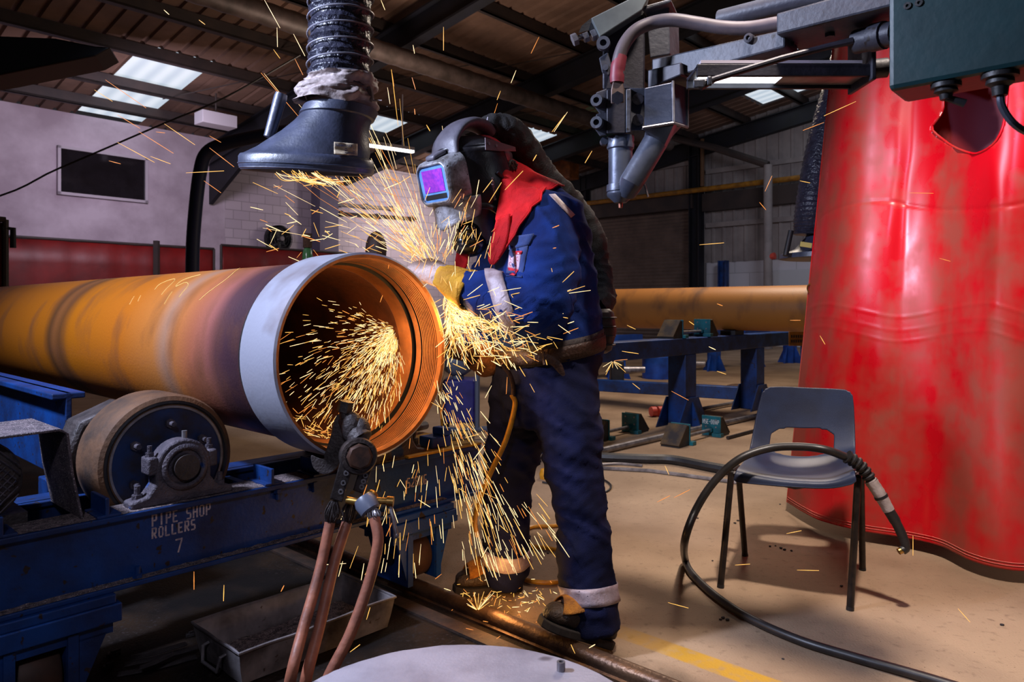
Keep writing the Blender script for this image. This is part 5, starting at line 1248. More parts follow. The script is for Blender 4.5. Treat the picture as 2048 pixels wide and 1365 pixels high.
# ================================================================== SECOND EXTRACTION HOOD, BEHIND THE CURTAIN
Yh = 4.7
h2 = thing('extraction_hood', 'small extraction hood on a ribbed hose half hidden by the red curtain edge', 'extraction hood', P(1600, 515, Yh))
mb = MB(); c = P(1650, 505, Yh); pr = [(0.10, 0.14), (0.12, 0.10), (0.19, 0.02), (0.275, -0.01), (0.28, -0.04), (0.265, -0.045), (0.0, -0.03)]
mb.lathe(pr, c, UP, 36); mb.build('cone', M['hood_plastic'], h2)
mb = MB(); pts = cat_rom([P(1622, 470, Yh), P(1624, 430, Yh), P(1634, 360, Yh + .05), P(1650, 280, Yh + .1), P(1672, 200, Yh + .15), P(1700, 100, Yh + .2)], 14); mb.tube(pts, [0.105 + (0.006 if k % 2 else 0) for k in range(len(pts))], 20); mb.build('hose', M['hose_fabric'], h2)
mb = MB(); mb.cyl(P(1582, 462, Yh - .1), P(1571, 512, Yh - .12), 0.017); mb.build('handle', M['black_rubber'], h2)
mb = MB(); q = P(1612, 490, Yh - .245); mb.box(q, (0.07, 0.008, 0.03), Matrix.Rotation(0.15, 3, 'Y')); mb.build('label', mat('yellow_label', S(206, 190, 110), 0.7), h2)

# ================================================================== WELDING BOOM HEAD
bm_ = thing('welding_boom', 'grey welding boom arm with a flux tube and nozzle reaching in from the upper right', 'welding boom', P(1240, 420, 2.2))
YB = 2.2
def pbox(mb, x0, y0, x1, y1, Y0, Y1, s=0.0):
    """block: front face given at depth Y0, swept back to Y1"""
    poly(mb, [(x0, y0), (x1, y0 - s), (x1, y1 - s), (x0, y1)], Y0, Y1)
def part(mb, name, m, parent=bm_, **k): return mb.build(name, M[m] if isinstance(m, str) else m, parent, **k)
# nozzle
mb = MB(); n0 = P(1241, 278, YB); n1 = P(1241, 405, YB); ln = n0.z - n1.z
mb.lathe([(0.0, 0.0), (0.0365, 0.0), (0.0365, -0.145), (0.0, -0.145)], n0, UP, 28); part(mb, 'nozzle_tube', 'boom_tube')
mb = MB(); mb.lathe([(0.034, 0.006), (0.041, 0.006), (0.042, -0.004), (0.040, -0.012), (0.042, -0.018), (0.041, -0.03), (0.036, -0.034)], n0, UP, 28); mb.cyl(n0 + Vector((-0.05, -0.012, -0.008)), n0 + Vector((-0.05, 0.012, -0.008)), 0.012); part(mb, 'collar', 'boom_tube')
mb = MB(); q = P(1241, 373, YB); mb.lathe([(0.036, 0.006), (0.042, 0.004), (0.043, -0.016), (0.040, -0.018), (0.042, -0.024), (0.040, -0.030), (0.018, -0.050), (0.0, -0.052)], q, UP, 28); part(mb, 'nozzle_cap', 'boom_tube')
mb = MB(); mb.cyl(P(1241, 404, YB), P(1241, 416, YB), 0.0075, 0.006); part(mb, 'copper_tip', mat('copper_tip', S(196, 128, 104), 0.4, metal=0.8))
# clamp block
mb = MB(); pbox(mb, 1213, 178, 1252, 268, YB - .05, YB + .05, 0); part(mb, 'clamp_block', 'boom_dark', bevel=0.004)
mb = MB(); pbox(mb, 1252, 178, 1262, 266, YB - .055, YB + .05, 0); part(mb, 'clamp_plate', 'boom', bevel=0.003)
mb = MB(); pbox(mb, 1258, 176, 1294, 262, YB - .03, YB + .06, 0); part(mb, 'rear_block', 'boom', bevel=0.004)
mb = MB()
for y in (198, 240): mb.cyl(P(1276, y, YB - .031), P(1276, y, YB - .045), 0.017, n=16)
part(mb, 'socket', 'boom_dark')
for y in (203, 247):
    mb = MB(); poly(mb, [(1192, y - 18), (1214, y - 26), (1214, y + 24), (1200, y + 26), (1190, y + 12)], YB - .04, YB + .02)
    fl_ = part(mb, 'flange', 'boom', smooth=0, bevel=0.003)
    mb = MB(); q = P(1195, y, YB - .04); mb.lathe([(0.009, -0.004), (0.009, 0.016), (0.018, 0.016), (0.019, 0.006), (0.019, -0.004)], q, (-0.35, -0.9, 0), 20); part(mb, 'bolt', 'boom', fl_)
# angled flux tube with its hopper box
YT = YB - 0.05
mb = MB(); mb.tube([P(1254, 384, YB - .02), P(1262, 366, YT + .0), P(1310, 285, YT)], [0.030, 0.036, 0.037], 24); part(mb, 'flux_tube', 'boom_tube')
mb = MB(); r0 = [P(x, y, Y) for x, y, Y in ((1284, 256, YT - .05), (1350, 244, YT - .05), (1368, 248, YT + .05), (1300, 258, YT + .05))]
axt = (P(1310, 285, YT) - P(1262, 366, YT)).normalized(); cc = P(1310, 285, YT); sx = Vector((axt.z, 0, -axt.x))
r1 = [cc + sx * a * 0.037 + Vector((0, b_ * 0.037, 0)) for a, b_ in ((-.8, -.8), (.8, -.8), (.8, .8), (-.8, .8))]
rA = []; rB = []
for k in range(4):
    for f in (0, .25, .5, .75):
        rA.append(r0[k].lerp(r0[(k + 1) % 4], f)); t = cc + (r1[k].lerp(r1[(k + 1) % 4], f) - cc).normalized() * 0.0375; rB.append(t)
loft(mb, [rA, rB]); part(mb, 'funnel', 'boom_tube', smooth=30)
mb = MB(); mb.prism([P(1288, 176, YT - .05), P(1344, 164, YT - .05), P(1346, 243, YT - .05), P(1288, 254, YT - .05)], Vector((0.055, 0.05, 0))); hb_ = part(mb, 'hopper_box', mat('blue_grey_sheet', S(68, 78, 104), 0.42, S(50, 58, 80), 8, 0.5, 0.3, 0.1, 60), smooth=0, bevel=0.003)
mb = MB(); mb.tube([P(1285, 256, YT - .052), P(1346, 246, YT - .052), P(1346, 246, YT - .052) + Vector((0.055, 0.05, 0))], 0.0045, 8); mb.tube([P(1346, 162, YT - .052), P(1347, 246, YT - .052)], 0.0040, 8); mb.tube([P(1346, 166, YT - .05) + Vector((0.055, 0.05, 0)), P(1346, 244, YT - .05) + Vector((0.055, 0.05, 0))], 0.0035, 8); part(mb, 'weld_bead', 'steel', hb_)
mb = MB(); mb.tube(cat_rom([P(1280, 350, YT), P(1290, 372, YT), P(1296, 394, YT)], 4), 0.003, 6); part(mb, 'wire_end', 'steel')
# power cable with red sleeve and lug
cc = [P(1236, 150, YB - .1), P(1237, 122, YB - .1), P(1248, 90, YB - .1), P(1270, 62, YB - .1), P(1304, 46, YB - .1), P(1345, 40, YB - .12), P(1395, 47, YB - .14), P(1445, 55, YB - .17), P(1500, 56, YB - .20), P(1560, 46, YB - .24)]
mb = MB(); mb.tube(cat_rom(cc, 6), 0.019, 16); part(mb, 'power_cable', mat('grey_power_cable', S(96, 84, 88), 0.5, S(72, 64, 70), 10, 0.5))
mb = MB(); mb.tube(cat_rom([P(1234, 166, YB - .1), P(1235, 140, YB - .1), P(1241, 112, YB - .1)], 5), [0.020, 0.0205, 0.0215, 0.021, 0.0205, 0.021, 0.0215, 0.021, 0.0205, 0.020, 0.0195], 16); part(mb, 'red_sleeve', 'red_sleeve')
mb = MB(); poly(mb, [(1226, 162), (1244, 162), (1249, 180), (1248, 206), (1222, 208), (1222, 180)], YB - .112, YB - .09); lg = part(mb, 'cable_lug', mat('dull_copper_lug', S(112, 92, 84), 0.5, S(84, 70, 66), 20, 0.5, 0.4), bevel=0.003)
mb = MB(); mb.cyl(P(1235, 196, YB - .112), P(1235, 196, YB - .13), 0.019, n=6); part(mb, 'nut', 'boom_dark', lg)
# vertical slide, cover, bolts, links
mb = MB(); mb.prism([P(1292, 20, YB), P(1338, 8, YB), P(1340, 108, YB), P(1300, 116, YB)], Vector((0.06, 0.13, 0))); part(mb, 'slide_column', 'boom', smooth=0, bevel=0.003)
mb = MB(); mb.prism([P(1285, 12, YB - .03), P(1342, -4, YB - .03), P(1342, 4, YB - .03), P(1285, 22, YB - .03)], Vector((0.07, 0.17, 0))); part(mb, 'slide_cap', 'boom', smooth=0, bevel=0.004)
mb = MB(); mb.prism([P(1182, 36, YB - .06), P(1282, -14, YB - .06), P(1300, -10, YB - .06), P(1284, 20, YB - .06), P(1200, 74, YB - .06)], Vector((0.012, 0.10, 0.012))); part(mb, 'sheet_cover', 'cover', smooth=0, bevel=0.003)
mb = MB(); pbox(mb, 1205, 30, 1290, 180, YB + .0, YB + .09, 0); part(mb, 'carriage', 'boom_dark', bevel=0.006)
mb = MB(); poly(mb, [(1196, 78), (1216, 74), (1218, 104), (1200, 102)], YB - .05, YB + .02); poly(mb, [(1198, 116), (1216, 104), (1224, 134), (1218, 152), (1204, 146)], YB - .05, YB + .02); lk = part(mb, 'link_plate', 'boom', smooth=0, bevel=0.003)
mb = MB(); mb.lathe([(0.010, -0.004), (0.010, 0.012), (0.020, 0.012), (0.021, -0.004)], P(1207, 88, YB - .05), (-0.2, -1, 0), 20); part(mb, 'bolt', 'boom', lk); mb = MB(); mb.lathe([(0, 0.006), (0.009, 0.006), (0.009, -0.004)], P(1211, 136, YB - .05), (-0.2, -1, 0), 16); part(mb, 'bolt', 'boom', lk)
mb = MB(); mb.tube([P(1148, 80, YB - .02), P(1190, 62, YB - .01)], 0.008, 10)
for x, y, r in ((1149, 79, .019), (1171, 74, .016), (1186, 70, .018)): mb.cyl(P(x - 4, y + 2, YB - .02), P(x + 5, y - 2, YB - .02), r, n=6)
part(mb, 'adjusting_screw', 'steel')
mb = MB(); poly(mb, [(1157, 66), (1163, 52), (1182, 36), (1190, 60), (1172, 62)], YB - .03, YB - .015); part(mb, 'torn_guard', 'black_rubber', smooth=0)
# arm, sleeve box, links along -D
def along(px0, y0a, y0b, px1, y1a, y1b, b, wid, mb):
    """beam parallel to D, its visible side face in the plane at distance b along E"""
    pa = [WE(px0, y0a, b), WE(px1, y1a, b), WE(px1, y1b, b), WE(px0, y0b, b)]
    mb.prism(pa, E * wid)
bA = P(1300, 140, YB).dot(E) - 0.02
mb = MB(); along(1303, 118, 166, 1570, 58, 94, bA, 0.09, mb); part(mb, 'arm', 'boom', smooth=0, bevel=0.005)
mb = MB(); along(1295, 140, 178, 1362, 124, 150, bA - 0.02, 0.13, mb); part(mb, 'arm_bracket', 'boom_dark', smooth=0, bevel=0.004)
mb = MB(); along(1552, 26, 70, 1800, -44, 8, bA - 0.03, 0.17, mb); part(mb, 'sleeve_box', 'boom', smooth=0, bevel=0.006)
mb = MB(); mb.tube([WE(1440, 40, bA + .07), WE(1600, 0, bA + .07), WE(1800, -50, bA + .07)], [0.028] * 3, 14); mb.build('conduit_hose', M['boom'], bm_)
mb = MB(); q = WE(1500, 78, bA); mb.lathe([(0.013, -0.005), (0.013, 0.012), (0.006, 0.014), (0.006, 0.008), (0, 0.008)], q, -E, 20); part(mb, 'bolt', 'boom_dark')
for px, py in ((1476, 108), (1580, 82), (1660, 62)): mb = MB(); mb.cyl(WE(px, py - 6, bA + .05), WE(px, py, bA + .05) - Vector((0, 0, 0.016)), 0.013, n=6); part(mb, 'bolt', 'boom_dark')
mb = MB(); mb.tube([P(1400, 172, 1.87), P(1430, 158, 1.87), P(1560, 118, 1.86), P(1660, 92, 1.84), P(1706, 82, 1.82)], [0.013, 0.008, 0.0085, 0.0085, 0.010], 10); part(mb, 'tie_rod', 'boom_dark')
mb = MB(); pbox(mb, 1386, 158, 1410, 176, 1.85, 1.885); pbox(mb, 1414, 152, 1424, 172, 1.85, 1.885); part(mb, 'rod_end', 'boom', bevel=0.004)
mb = MB(); mb.tube([P(1712, 84, 1.84), P(1790, 66, 1.75)], [0.030, 0.030], 16); mb.tube([P(1745, 76, 1.80), P(1770, 70, 1.77)], [0.034, 0.034], 16); part(mb, 'cylinder', 'boom')

# ================================================================== WORK LIGHT UNDER THE BOOM
wl_ = thing('work_light', 'bright LED strip lamp in a metal frame under the boom', 'lamp', P(1560, 160, 1.95))
Y0 = 1.90; Y1 = 2.02
lz = P(1560, 152, Y0).z
xl, xr = P(1385, 150, 1.95).x, P(1722, 150, 1.95).x
mb = MB()
mb.box2((xl, Y0, lz), (xr, Y0 + .012, lz + 0.032)); mb.box2((xl, Y1 - .012, lz - 0.0), (xr, Y1, lz + 0.032)); mb.box2((xl, Y0, lz + 0.020), (xr, Y1, lz + 0.030))
part(mb, 'housing', 'boom_dark', wl_, smooth=0, bevel=0.002)
mb = MB(); mb.box2((xl + .02, Y0 + .02, lz + 0.012), (xl + 0.24, Y1 - .02, lz + 0.018)); part(mb, 'diodes', 'led', wl_, smooth=0)
mb = MB(); mb.box2((xl + .24, Y0 + .012, lz + 0.010), (xr, Y1 - .012, lz + 0.016)); part(mb, 'reflector', 'steel', wl_, smooth=0)
mb = MB(); mb.box2((xl + .01, Y0 + .001, lz + 0.034), (xr - .02, Y0 + .02, lz + 0.042)); part(mb, 'top_trim', 'frame_white', wl_, smooth=0)
mb = MB(); mb.box2((xr, Y0 - .01, lz - 0.012), (xr + .012, Y1 + .01, lz + 0.14)); mb.box2((xr - .05, Y0 + .03, lz + 0.12), (xr + .012, Y1, lz + 0.16)); part(mb, 'end_bracket', 'boom', wl_, smooth=0, bevel=0.003)
mb = MB(); mb.cyl((xr + .012, 1.94, lz + .03), (xr + .06, 1.93, lz + .032), 0.026, n=14); mb.tube(cat_rom([(xr + .05, 1.93, lz + .032), (xr + .11, 1.86, lz + .045), (xr + .16, 1.70, lz + .07)], 4), 0.008, 8); part(mb, 'cable_gland', 'black_rubber', wl_)

# ================================================================== DARK GREEN CONTROL BOX
bG = P(1775, 100, 1.42).dot(E)
cb_ = thing('control_box', 'dark green control box hanging at the upper right corner, close to the viewer', 'control box', WE(1900, 160, bG))
q0 = WE(1776, 165, bG); q1 = WE(2300, 70, bG)
zb_ = WE(1786, 180, bG).z
mb = MB(RB); a1_ = q0.dot(D); mb.box2((bG, a1_ - 0.42, zb_), (bG + 0.12, a1_, zb_ + 0.30)); bx = part(mb, 'enclosure', 'box_green', cb_, smooth=0, bevel=0.010)
mb = MB()
for px, py in ((1815, 12), (1838, 6)): mb.lathe([(0.007, -0.001), (0.007, 0.003), (0.003, 0.003), (0.003, 0.001)], WE(px, py, bG), -E, 12)
part(mb, 'screw', 'black_rubber', cb_)
def under(px, py, b): 
    r = P(px, py, 1.0) - Vector((0, 0, H)); k = (zb_ - H) / r.z; return Vector((0, 0, H)) + r * k
q = under(1892, 168, 0); mb = MB(); mb.lathe([(0.026, 0.0), (0.026, -0.008), (0.019, -0.010), (0.021, -0.016), (0.012, -0.020), (0.010, -0.030), (0, -0.030)], q, UP, 20); mb.tube([q + Vector((0, 0, -.026)), q + Vector((0.030, -0.01, -.040))], [0.006, 0.008], 10); part(mb, 'toggle_switch', 'black_rubber', cb_)
q = under(2000, 148, 0); mb = MB(); mb.lathe([(0.030, 0.0), (0.030, -0.008), (0.022, -0.010), (0.023, -0.018), (0.014, -0.024), (0.012, -0.040), (0, -0.040)], q, UP, 20); part(mb, 'cable_gland', 'black_rubber', cb_)
mb = MB(); mb.tube(cat_rom([q + Vector((0, 0, -.03)), q + Vector((0.004, 0, -.06)), q + Vector((0.03, 0, -.095)), q + Vector((0.10, 0.02, -.12))], 5), 0.0065, 8); part(mb, 'cable', 'boom_tube', cb_)
mb = MB(RB); mb.box2((bG + 0.03, a1_ - 0.3, zb_ + 0.30), (bG + 0.09, a1_ - 0.1, zb_ + 0.42)); part(mb, 'mounting_bracket', 'boom_dark', cb_, smooth=0)
# ================================================================== EXTRACTION HOOD OVER THE PIPE
YE = 2.30
eh = thing('extraction_hood', 'large black extraction hood on a fat ribbed hose hanging over the pipe end', 'extraction hood', P(613, 345, YE))
rimc = P(614, 326, YE); neckc = P(676, 232, YE + .02)
tilt = RAD(7)
def ell(c, rx, ry, tx, n=64, off=0.0):
    out = []
    for k in range(n):
        a = 2 * pi * k / n; x = cos(a) * rx; y = sin(a) * ry
        out.append(c + Vector((x, y * cos(tx), y * sin(tx) + x * 0.05 * 0 - x * 0.045)))
    return out
rings = [ell(rimc + Vector((0, 0, -0.030)), 0.185, 0.135, tilt), ell(rimc + Vector((0, 0, -0.032)), 0.205, 0.150, tilt), ell(rimc + Vector((0, 0, -0.020)), 0.212, 0.156, tilt), ell(rimc + Vector((0, 0, 0.010)), 0.212, 0.156, tilt), ell(rimc + Vector((0, 0, 0.018)), 0.207, 0.152, tilt), ell(rimc + Vector((0, 0, 0.021)), 0.196, 0.146, tilt)]
rings += [ell(rimc.lerp(neckc, f) + Vector((0, 0, dz_)), rx, ry, tilt * (1 - f)) for f, rx, ry, dz_ in ((0.22, 0.178, 0.140, .006), (0.38, 0.160, 0.133, .004), (0.58, 0.138, 0.124, 0.0), (0.80, 0.118, 0.115, 0), (0.94, 0.112, 0.112, 0.0), (0.96, 0.118, 0.118, 0.0), (1.10, 0.117, 0.117, 0.004), (1.12, 0.110, 0.110, 0.004))]
mb = MB(); loft(mb, rings, cap=False)
inner = [ell(rimc + Vector((0, 0, -0.030)), 0.185, 0.135, tilt), ell(rimc + Vector((0, 0, 0.0)), 0.18, 0.13, tilt), ell(rimc.lerp(neckc, 0.6), 0.125, 0.11, 0), ell(rimc.lerp(neckc, 1.1), 0.10, 0.10, 0)]
loft(mb, inner, cap=False)
hd = mb.build('hood', M['hood_plastic'], eh, smooth=40)
mb = MB(); mb.tube(ell(rimc + Vector((0, 0, -0.012)), 0.2125, 0.1565, tilt), 0.0025, 6, closed=True); mb.tube(ell(rimc + Vector((0, 0, -0.026)), 0.207, 0.152, tilt), 0.003, 6, closed=True); mb.build('rim_bead', M['hood_plastic'], hd)
# hose: coil-ribbed
hx = [P(678, 214, YE + .02), P(680, 160, YE + .03), P(681, 90, YE + .04), P(682, 0, YE + .05), P(682, -130, YE + .06), P(684, -420, YE + .10)]
hp_ = cat_rom(hx, 60)
acc = 0.0; rad = []; pitch_ = 0.052; ribs = []; nxt = 0.0
for i, p in enumerate(hp_):
    if i: acc += (p - hp_[i - 1]).length
    ph = (acc / pitch_) % 1.0; rad.append(0.1035 - 0.010 * sin(pi * ph) ** 0.8)
    if acc >= nxt: ribs.append(p); nxt += pitch_
mb = MB(); mb.tube(hp_, rad, 48)
for i, v in enumerate(mb.v):
    k = mnoise.noise(v * 42) ; c = hp_[i // 48]; d = (v - c); mb.v[i] = v + d.normalized() * 0.004 * k
ho = mb.build('hose', M['hose_fabric'], eh, smooth=60)
mb = MB()
pts = []; segs = [(hp_[i + 1] - hp_[i]).length for i in range(len(hp_) - 1)]
cum = [0.0]
for s_ in segs: cum.append(cum[-1] + s_)
j = 0; LT = cum[-1] - 0.01; N_ = int(LT / pitch_ * 36)
for k in range(N_):
    l = LT * k / N_
    while cum[j + 1] < l: j += 1
    q = hp_[j].lerp(hp_[j + 1], (l - cum[j]) / max(segs[j], 1e-6)); a = 2 * pi * l / pitch_
    pts.append(q + Vector((cos(a) * 0.1045, sin(a) * 0.1045, 0)))
mb.tube(pts, 0.0030, 6); mb.build('coil_wire', M['wire'], ho)
# crumpled tape wrapped round the joint
mb = MB(); ta = P(666, 212, YE + .02); tb = P(680, 158, YE + .03)
def tape(u, v):
    a = 2 * pi * v; f = u
    c = ta.lerp(tb, f); r = 0.128 - 0.020 * f + 0.008 * sin(f * 9 + a * 1.0) 
    r += 0.016 * (mnoise.noise(Vector((cos(a) * 2.2, sin(a) * 2.2, f * 4))) ) + 0.008 * abs(mnoise.noise(Vector((cos(a) * 5, sin(a) * 5, f * 11))))
    z = 0.010 * sin(a + 1.0) + 0.012 * mnoise.noise(Vector((cos(a) * 1.4, sin(a) * 1.4, 7)))
    return c + Vector((cos(a) * r, sin(a) * r, z - 0.02 * cos(a) * (1 - f)))
mb.grid(tape, 34, 120, cv=True); tp = mb.build('tape_wrap', M['tape'], eh, smooth=70)
mb = MB(); q = P(744, 200, YE - .02); mb.tube(cat_rom([P(738, 178, YE), q, P(752, 201, YE - .02), P(764, 201, YE - .03)], 4), [0.012, 0.012, 0.011, 0.010, 0.008, 0.006, 0.004, 0.004, 0.003, 0.003, 0.003, 0.002, 0.002], 8); mb.build('loose_end', M['tape'], tp)
# handle and label
mb = MB(); mb.tube([P(538, 275, YE - .03), P(561, 195, YE - .02), P(563, 188, YE - .02)], [0.017, 0.0205, 0.019], 18); mb.build('handle', M['hood_plastic'], eh)
# label: conforms to the side of the hood
def surf(px, py):
    """nearest point of the hood's skin on the sight line"""
    best = None
    for r in rings[4:12]:
        for p in r:
            if p.y > YE: continue
            x, y = proj(p); d = (x - px) ** 2 + (y - py) ** 2
            if best is None or d < best[0]: best = (d, p)
    return P(px, py, best[1].y - 0.006)
lab = []
for v in (0, .33, .66, 1):
    lab.append([surf(668 + 47 * u, 284 + 4 * u + 24 * v) for u in (0, .25, .5, .75, 1)])
mb = MB(); gl_ = patch(lab, 4, 4); add_patch(mb, gl_)
mb.build('label', M['paper'], hd, solid=0.001)
o_ = surf(671, 293) + Vector((0, -0.003, 0)); e_ = surf(695, 294) - surf(671, 293)
text_mesh('Nederman', 0.012, frame(o_, (e_.x, e_.y, e_.z), (0, 0.1, 1)), 'lettering', M['ink'], eh)
mb = MB()
for r in range(3):
    a = surf(690, 298 + 4 * r) + Vector((0, -0.003, 0)); b_ = surf(710, 299 + 4 * r) + Vector((0, -0.003, 0)); mb.bar(a, b_, 0.0006, 0.0016)
mb.build('small_print', M['ink'], eh, smooth=0)
# ================================================================== THE WELDER
pe = thing('person', 'person in navy coveralls, welding helmet and red hood bending over the pipe end', 'person', Vector((0.16, 2.48, 0)))
def fused(name, mb, mats, parent, voxel, smooth_it=6, disp=None, pick=None, smooth_deg=80):
    """join overlapping volumes into one continuous skin"""
    o = mb.build(name + '_raw', mats[0], parent, smooth=0)
    md = o.modifiers.new('r', 'REMESH'); md.mode = 'VOXEL'; md.voxel_size = voxel
    md = o.modifiers.new('s', 'SMOOTH'); md.factor = 0.5; md.iterations = smooth_it
    dg = bpy.context.evaluated_depsgraph_get(); me = bpy.data.meshes.new_from_object(o.evaluated_get(dg))
    raw = o.data; bpy.data.objects.remove(o); bpy.data.meshes.remove(raw)
    me.name = name; me.materials.clear()
    for m in mats: me.materials.append(m)
    Mw = WM[parent.name]; off = Mw.translation
    if disp:
        me.calc_loop_triangles() if False else None
        nrm = [v.normal.copy() for v in me.vertices]
        for v, n_ in zip(me.vertices, nrm): v.co += n_ * disp(v.co + off, n_)
    if pick:
        for p in me.polygons: p.material_index = pick(p.center + off)
    for p in me.polygons: p.use_smooth = True
    o = bpy.data.objects.new(name, me); scn.collection.objects.link(o); o.parent = parent; WM[o.name] = Mw
    return o
fh = Vector((-0.90, -0.43, 0)).normalized(); sh_ = Vector((0.43, -0.90, 0)).normalized()     # he faces left, his left side to us
def tring(c, dep, wid, n=28, k=0.0, tiltv=0.0):
    out = []
    for i in range(n):
        a = 2 * pi * i / n; ca, sa = cos(a), sin(a)
        ca_ = math.copysign(abs(ca) ** 0.85, ca); sa_ = math.copysign(abs(sa) ** 0.85, sa)
        out.append(Vector(c) + fh * (ca_ * dep) + sh_ * (sa_ * wid) + Vector((0, 0, -tiltv * ca_)))
    return out
mb = MB()
Yt_ = 2.45
torso = [((1062, 845), .10, .15, 2.46), ((1085, 780), .145, .175, 2.46), ((1097, 725), .158, .180, Yt_), ((1098, 680), .166, .185, Yt_), ((1092, 630), .166, .19, Yt_), ((1085, 570), .160, .195, Yt_), ((1082, 515), .150, .205, Yt_), ((1082, 465), .135, .205, Yt_), ((1078, 430), .115, .185, Yt_), ((1066, 402), .085, .135, Yt_), ((1048, 380), .065, .085, Yt_), ((1020, 362), .060, .065, 2.44), ((990, 345), .062, .062, 2.42)]
loft(mb, [tring(P(c[0], c[1], Y), d, w, tiltv=0.03 if c[1] < 470 else 0.0) for c, d, w, Y in torso])
# head (under the helmet)
hc = P(958, 352, 2.40)
hf = Vector((-0.68, -0.67, -0.25)).normalized(); hu = (UP - hf * hf.z).normalized(); hl = hu.cross(hf)     # forward, up, his left
RH = Matrix((hl, -hf, hu)).transposed()
mb.ball(hc + hu * 0.02 - hf * 0.02, (0.076, 0.098, 0.105), 24, RH); mb.ball(hc - hu * 0.055 + hf * 0.03, (0.056, 0.062, 0.07), 20, RH)
mb.tube([hc + hf * 0.085 + hu * 0.012, hc + hf * 0.108 - hu * 0.028], [0.010, 0.015], 10)
for s in (-1, 1): mb.ball(hc + hl * (0.076 * s) - hu * 0.01 - hf * 0.01, (0.010, 0.022, 0.03), 10, RH)
for s in (-1, 1): mb.ball(hc + hl * (0.032 * s) + hf * 0.078 + hu * 0.012, 0.014, 10, RH)
# arms
def limb(pts, rad, n=20, ell=1.0, ref=None, sub=5):
    mb.tube(cat_rom(pts, sub), lerp_list(rad, sub), n, ell=ell, ref=ref)
shL, elL, wrL = P(1082, 462, 2.29), P(1082, 618, 2.16), P(934, 577, 2.28)
limb([P(1072, 430, 2.36), P(1084, 458, 2.29), P(1092, 515, 2.235), P(1092, 570, 2.19), P(1080, 618, 2.165), P(1040, 612, 2.17), P(1000, 596, 2.20), P(960, 584, 2.25), P(930, 577, 2.285)],
     [.10, .102, .098, .094, .088, .082, .078, .070, .058])
shR, elR, wrR = P(1030, 450, 2.62), P(980, 600, 2.66), P(962, 700, 2.52)
limb([P(1050, 435, 2.55), P(1020, 470, 2.63), P(985, 560, 2.67), P(975, 625, 2.66), P(968, 670, 2.60), P(958, 704, 2.52)], [.10, .095, .082, .076, .066, .050])
# legs
limb([P(1105, 740, 2.40), P(1126, 800, 2.365), P(1138, 870, 2.34), P(1146, 940, 2.325), P(1154, 985, 2.31), P(1163, 1040, 2.305), P(1170, 1100, 2.30), P(1177, 1170, 2.29), P(1184, 1215, 2.275), P(1193, 1262, 2.265)],
     [.125, .112, .100, .092, .084, .080, .084, .086, .088, .084], 24)
limb([P(1065, 745, 2.50), P(1042, 810, 2.53), P(1030, 880, 2.55), P(1020, 950, 2.58), P(1014, 1000, 2.60), P(1014, 1050, 2.63), P(1012, 1100, 2.65), P(1010, 1140, 2.67), P(1008, 1168, 2.68)],
     [.125, .112, .100, .090, .080, .082, .086, .084, .072], 24)
def folds(p, n):
    q = p
    d = 0.010 * mnoise.noise(q * 5.5) + 0.005 * mnoise.noise(q * 14)
    # ridged creases running round the limbs
    r = 1 - abs(mnoise.noise(Vector((q.x * 7, q.y * 7, q.z * 17 + q.x * 9))) * 2.4)
    d += 0.010 * max(0, r) ** 2
    x, y = proj(p)
    for (cx, cy, rx, ry, fx, amp) in ((1068, 630, 70, 50, 0.16, .006), (1150, 980, 60, 90, 0.11, .005), (1180, 1190, 60, 70, 0.13, .007), (1060, 880, 70, 80, 0.12, .006), (1010, 1110, 60, 60, .14, .006), (990, 590, 60, 50, .18, .005), (1120, 560, 60, 90, .1, .004)):
        w = math.exp(-((x - cx) / rx) ** 2 - ((y - cy) / ry) ** 2); d += amp * (0.5 if y < 720 else 0.28) * w * sin((y + 0.55 * (x - cx)) * fx * 2.2 + 5 * mnoise.noise(q * 6))
    return d
def which(p):
    x, y = proj(p)
    if y < 365 and x < 1030 or ((p - hc).length < 0.12): return 2
    return 1 if y > 712 else 0
body = fused('body', mb, [M['denim'], M['denim_dark'], M['skin']], pe, 0.011, 5, folds, which)
# bands that lie on the sleeves and trousers: rings shrunk onto the body
from mathutils.bvhtree import BVHTree
off = WM[pe.name].translation
bv = BVHTree.FromPolygons([v.co + off for v in body.data.vertices], [tuple(p.vertices) for p in body.data.polygons])
def band(name, c0, c1, m, lift=0.004, n=56, rows=5, parent=body, R=0.3, solid=0.003, arc=None, ref=None):
    """a strap round the limb whose axis is c0-c1, lying on the surface"""
    ax = (c1 - c0).normalized(); u = Vector(ref) if ref else (UP if abs(ax.z) < 0.8 else Vector((0, -1, 0))); u = (u - ax * u.dot(ax)).normalized(); w = ax.cross(u)
    grid_ = []
    for i in range(rows):
        c = c0.lerp(c1, i / (rows - 1)); r = []
        for k in range(n + 1 if arc else n):
            a = (arc[0] + (arc[1] - arc[0]) * k / n) if arc else 2 * pi * k / n
            d = u * cos(a) + w * sin(a)
            h = bv.ray_cast(c, d, R)
            r.append((h[0] if h[0] is not None else c + d * 0.08) + d * lift)
        grid_.append(r)
    # calm the outline
    for _ in range(2):
        for r in grid_:
            q = [v.copy() for v in r]; L = len(r)
            for k in range(L):
                if arc and k in (0, L - 1): continue
                r[k] = (q[(k - 1) % L] + q[k] * 2 + q[(k + 1) % L]) / 4
    b_ = MB(); add_patch(b_, grid_, closed_v=not arc)
    return b_.build(name, m, parent, solid=solid, smooth=70)
ba = Vector((1, -0.1, 0.36)).normalized(); bc = P(1007, 598, 2.19)
band('reflective_band', bc - ba * 0.026, bc + ba * 0.026, M['reflect'], R=0.125)
band('reflective_band', P(1177, 1168, 2.29), P(1180, 1203, 2.28), M['reflect'], R=0.125)
band('reflective_band', P(1012, 1092, 2.65), P(1010, 1122, 2.66), M['reflect'], R=0.11)
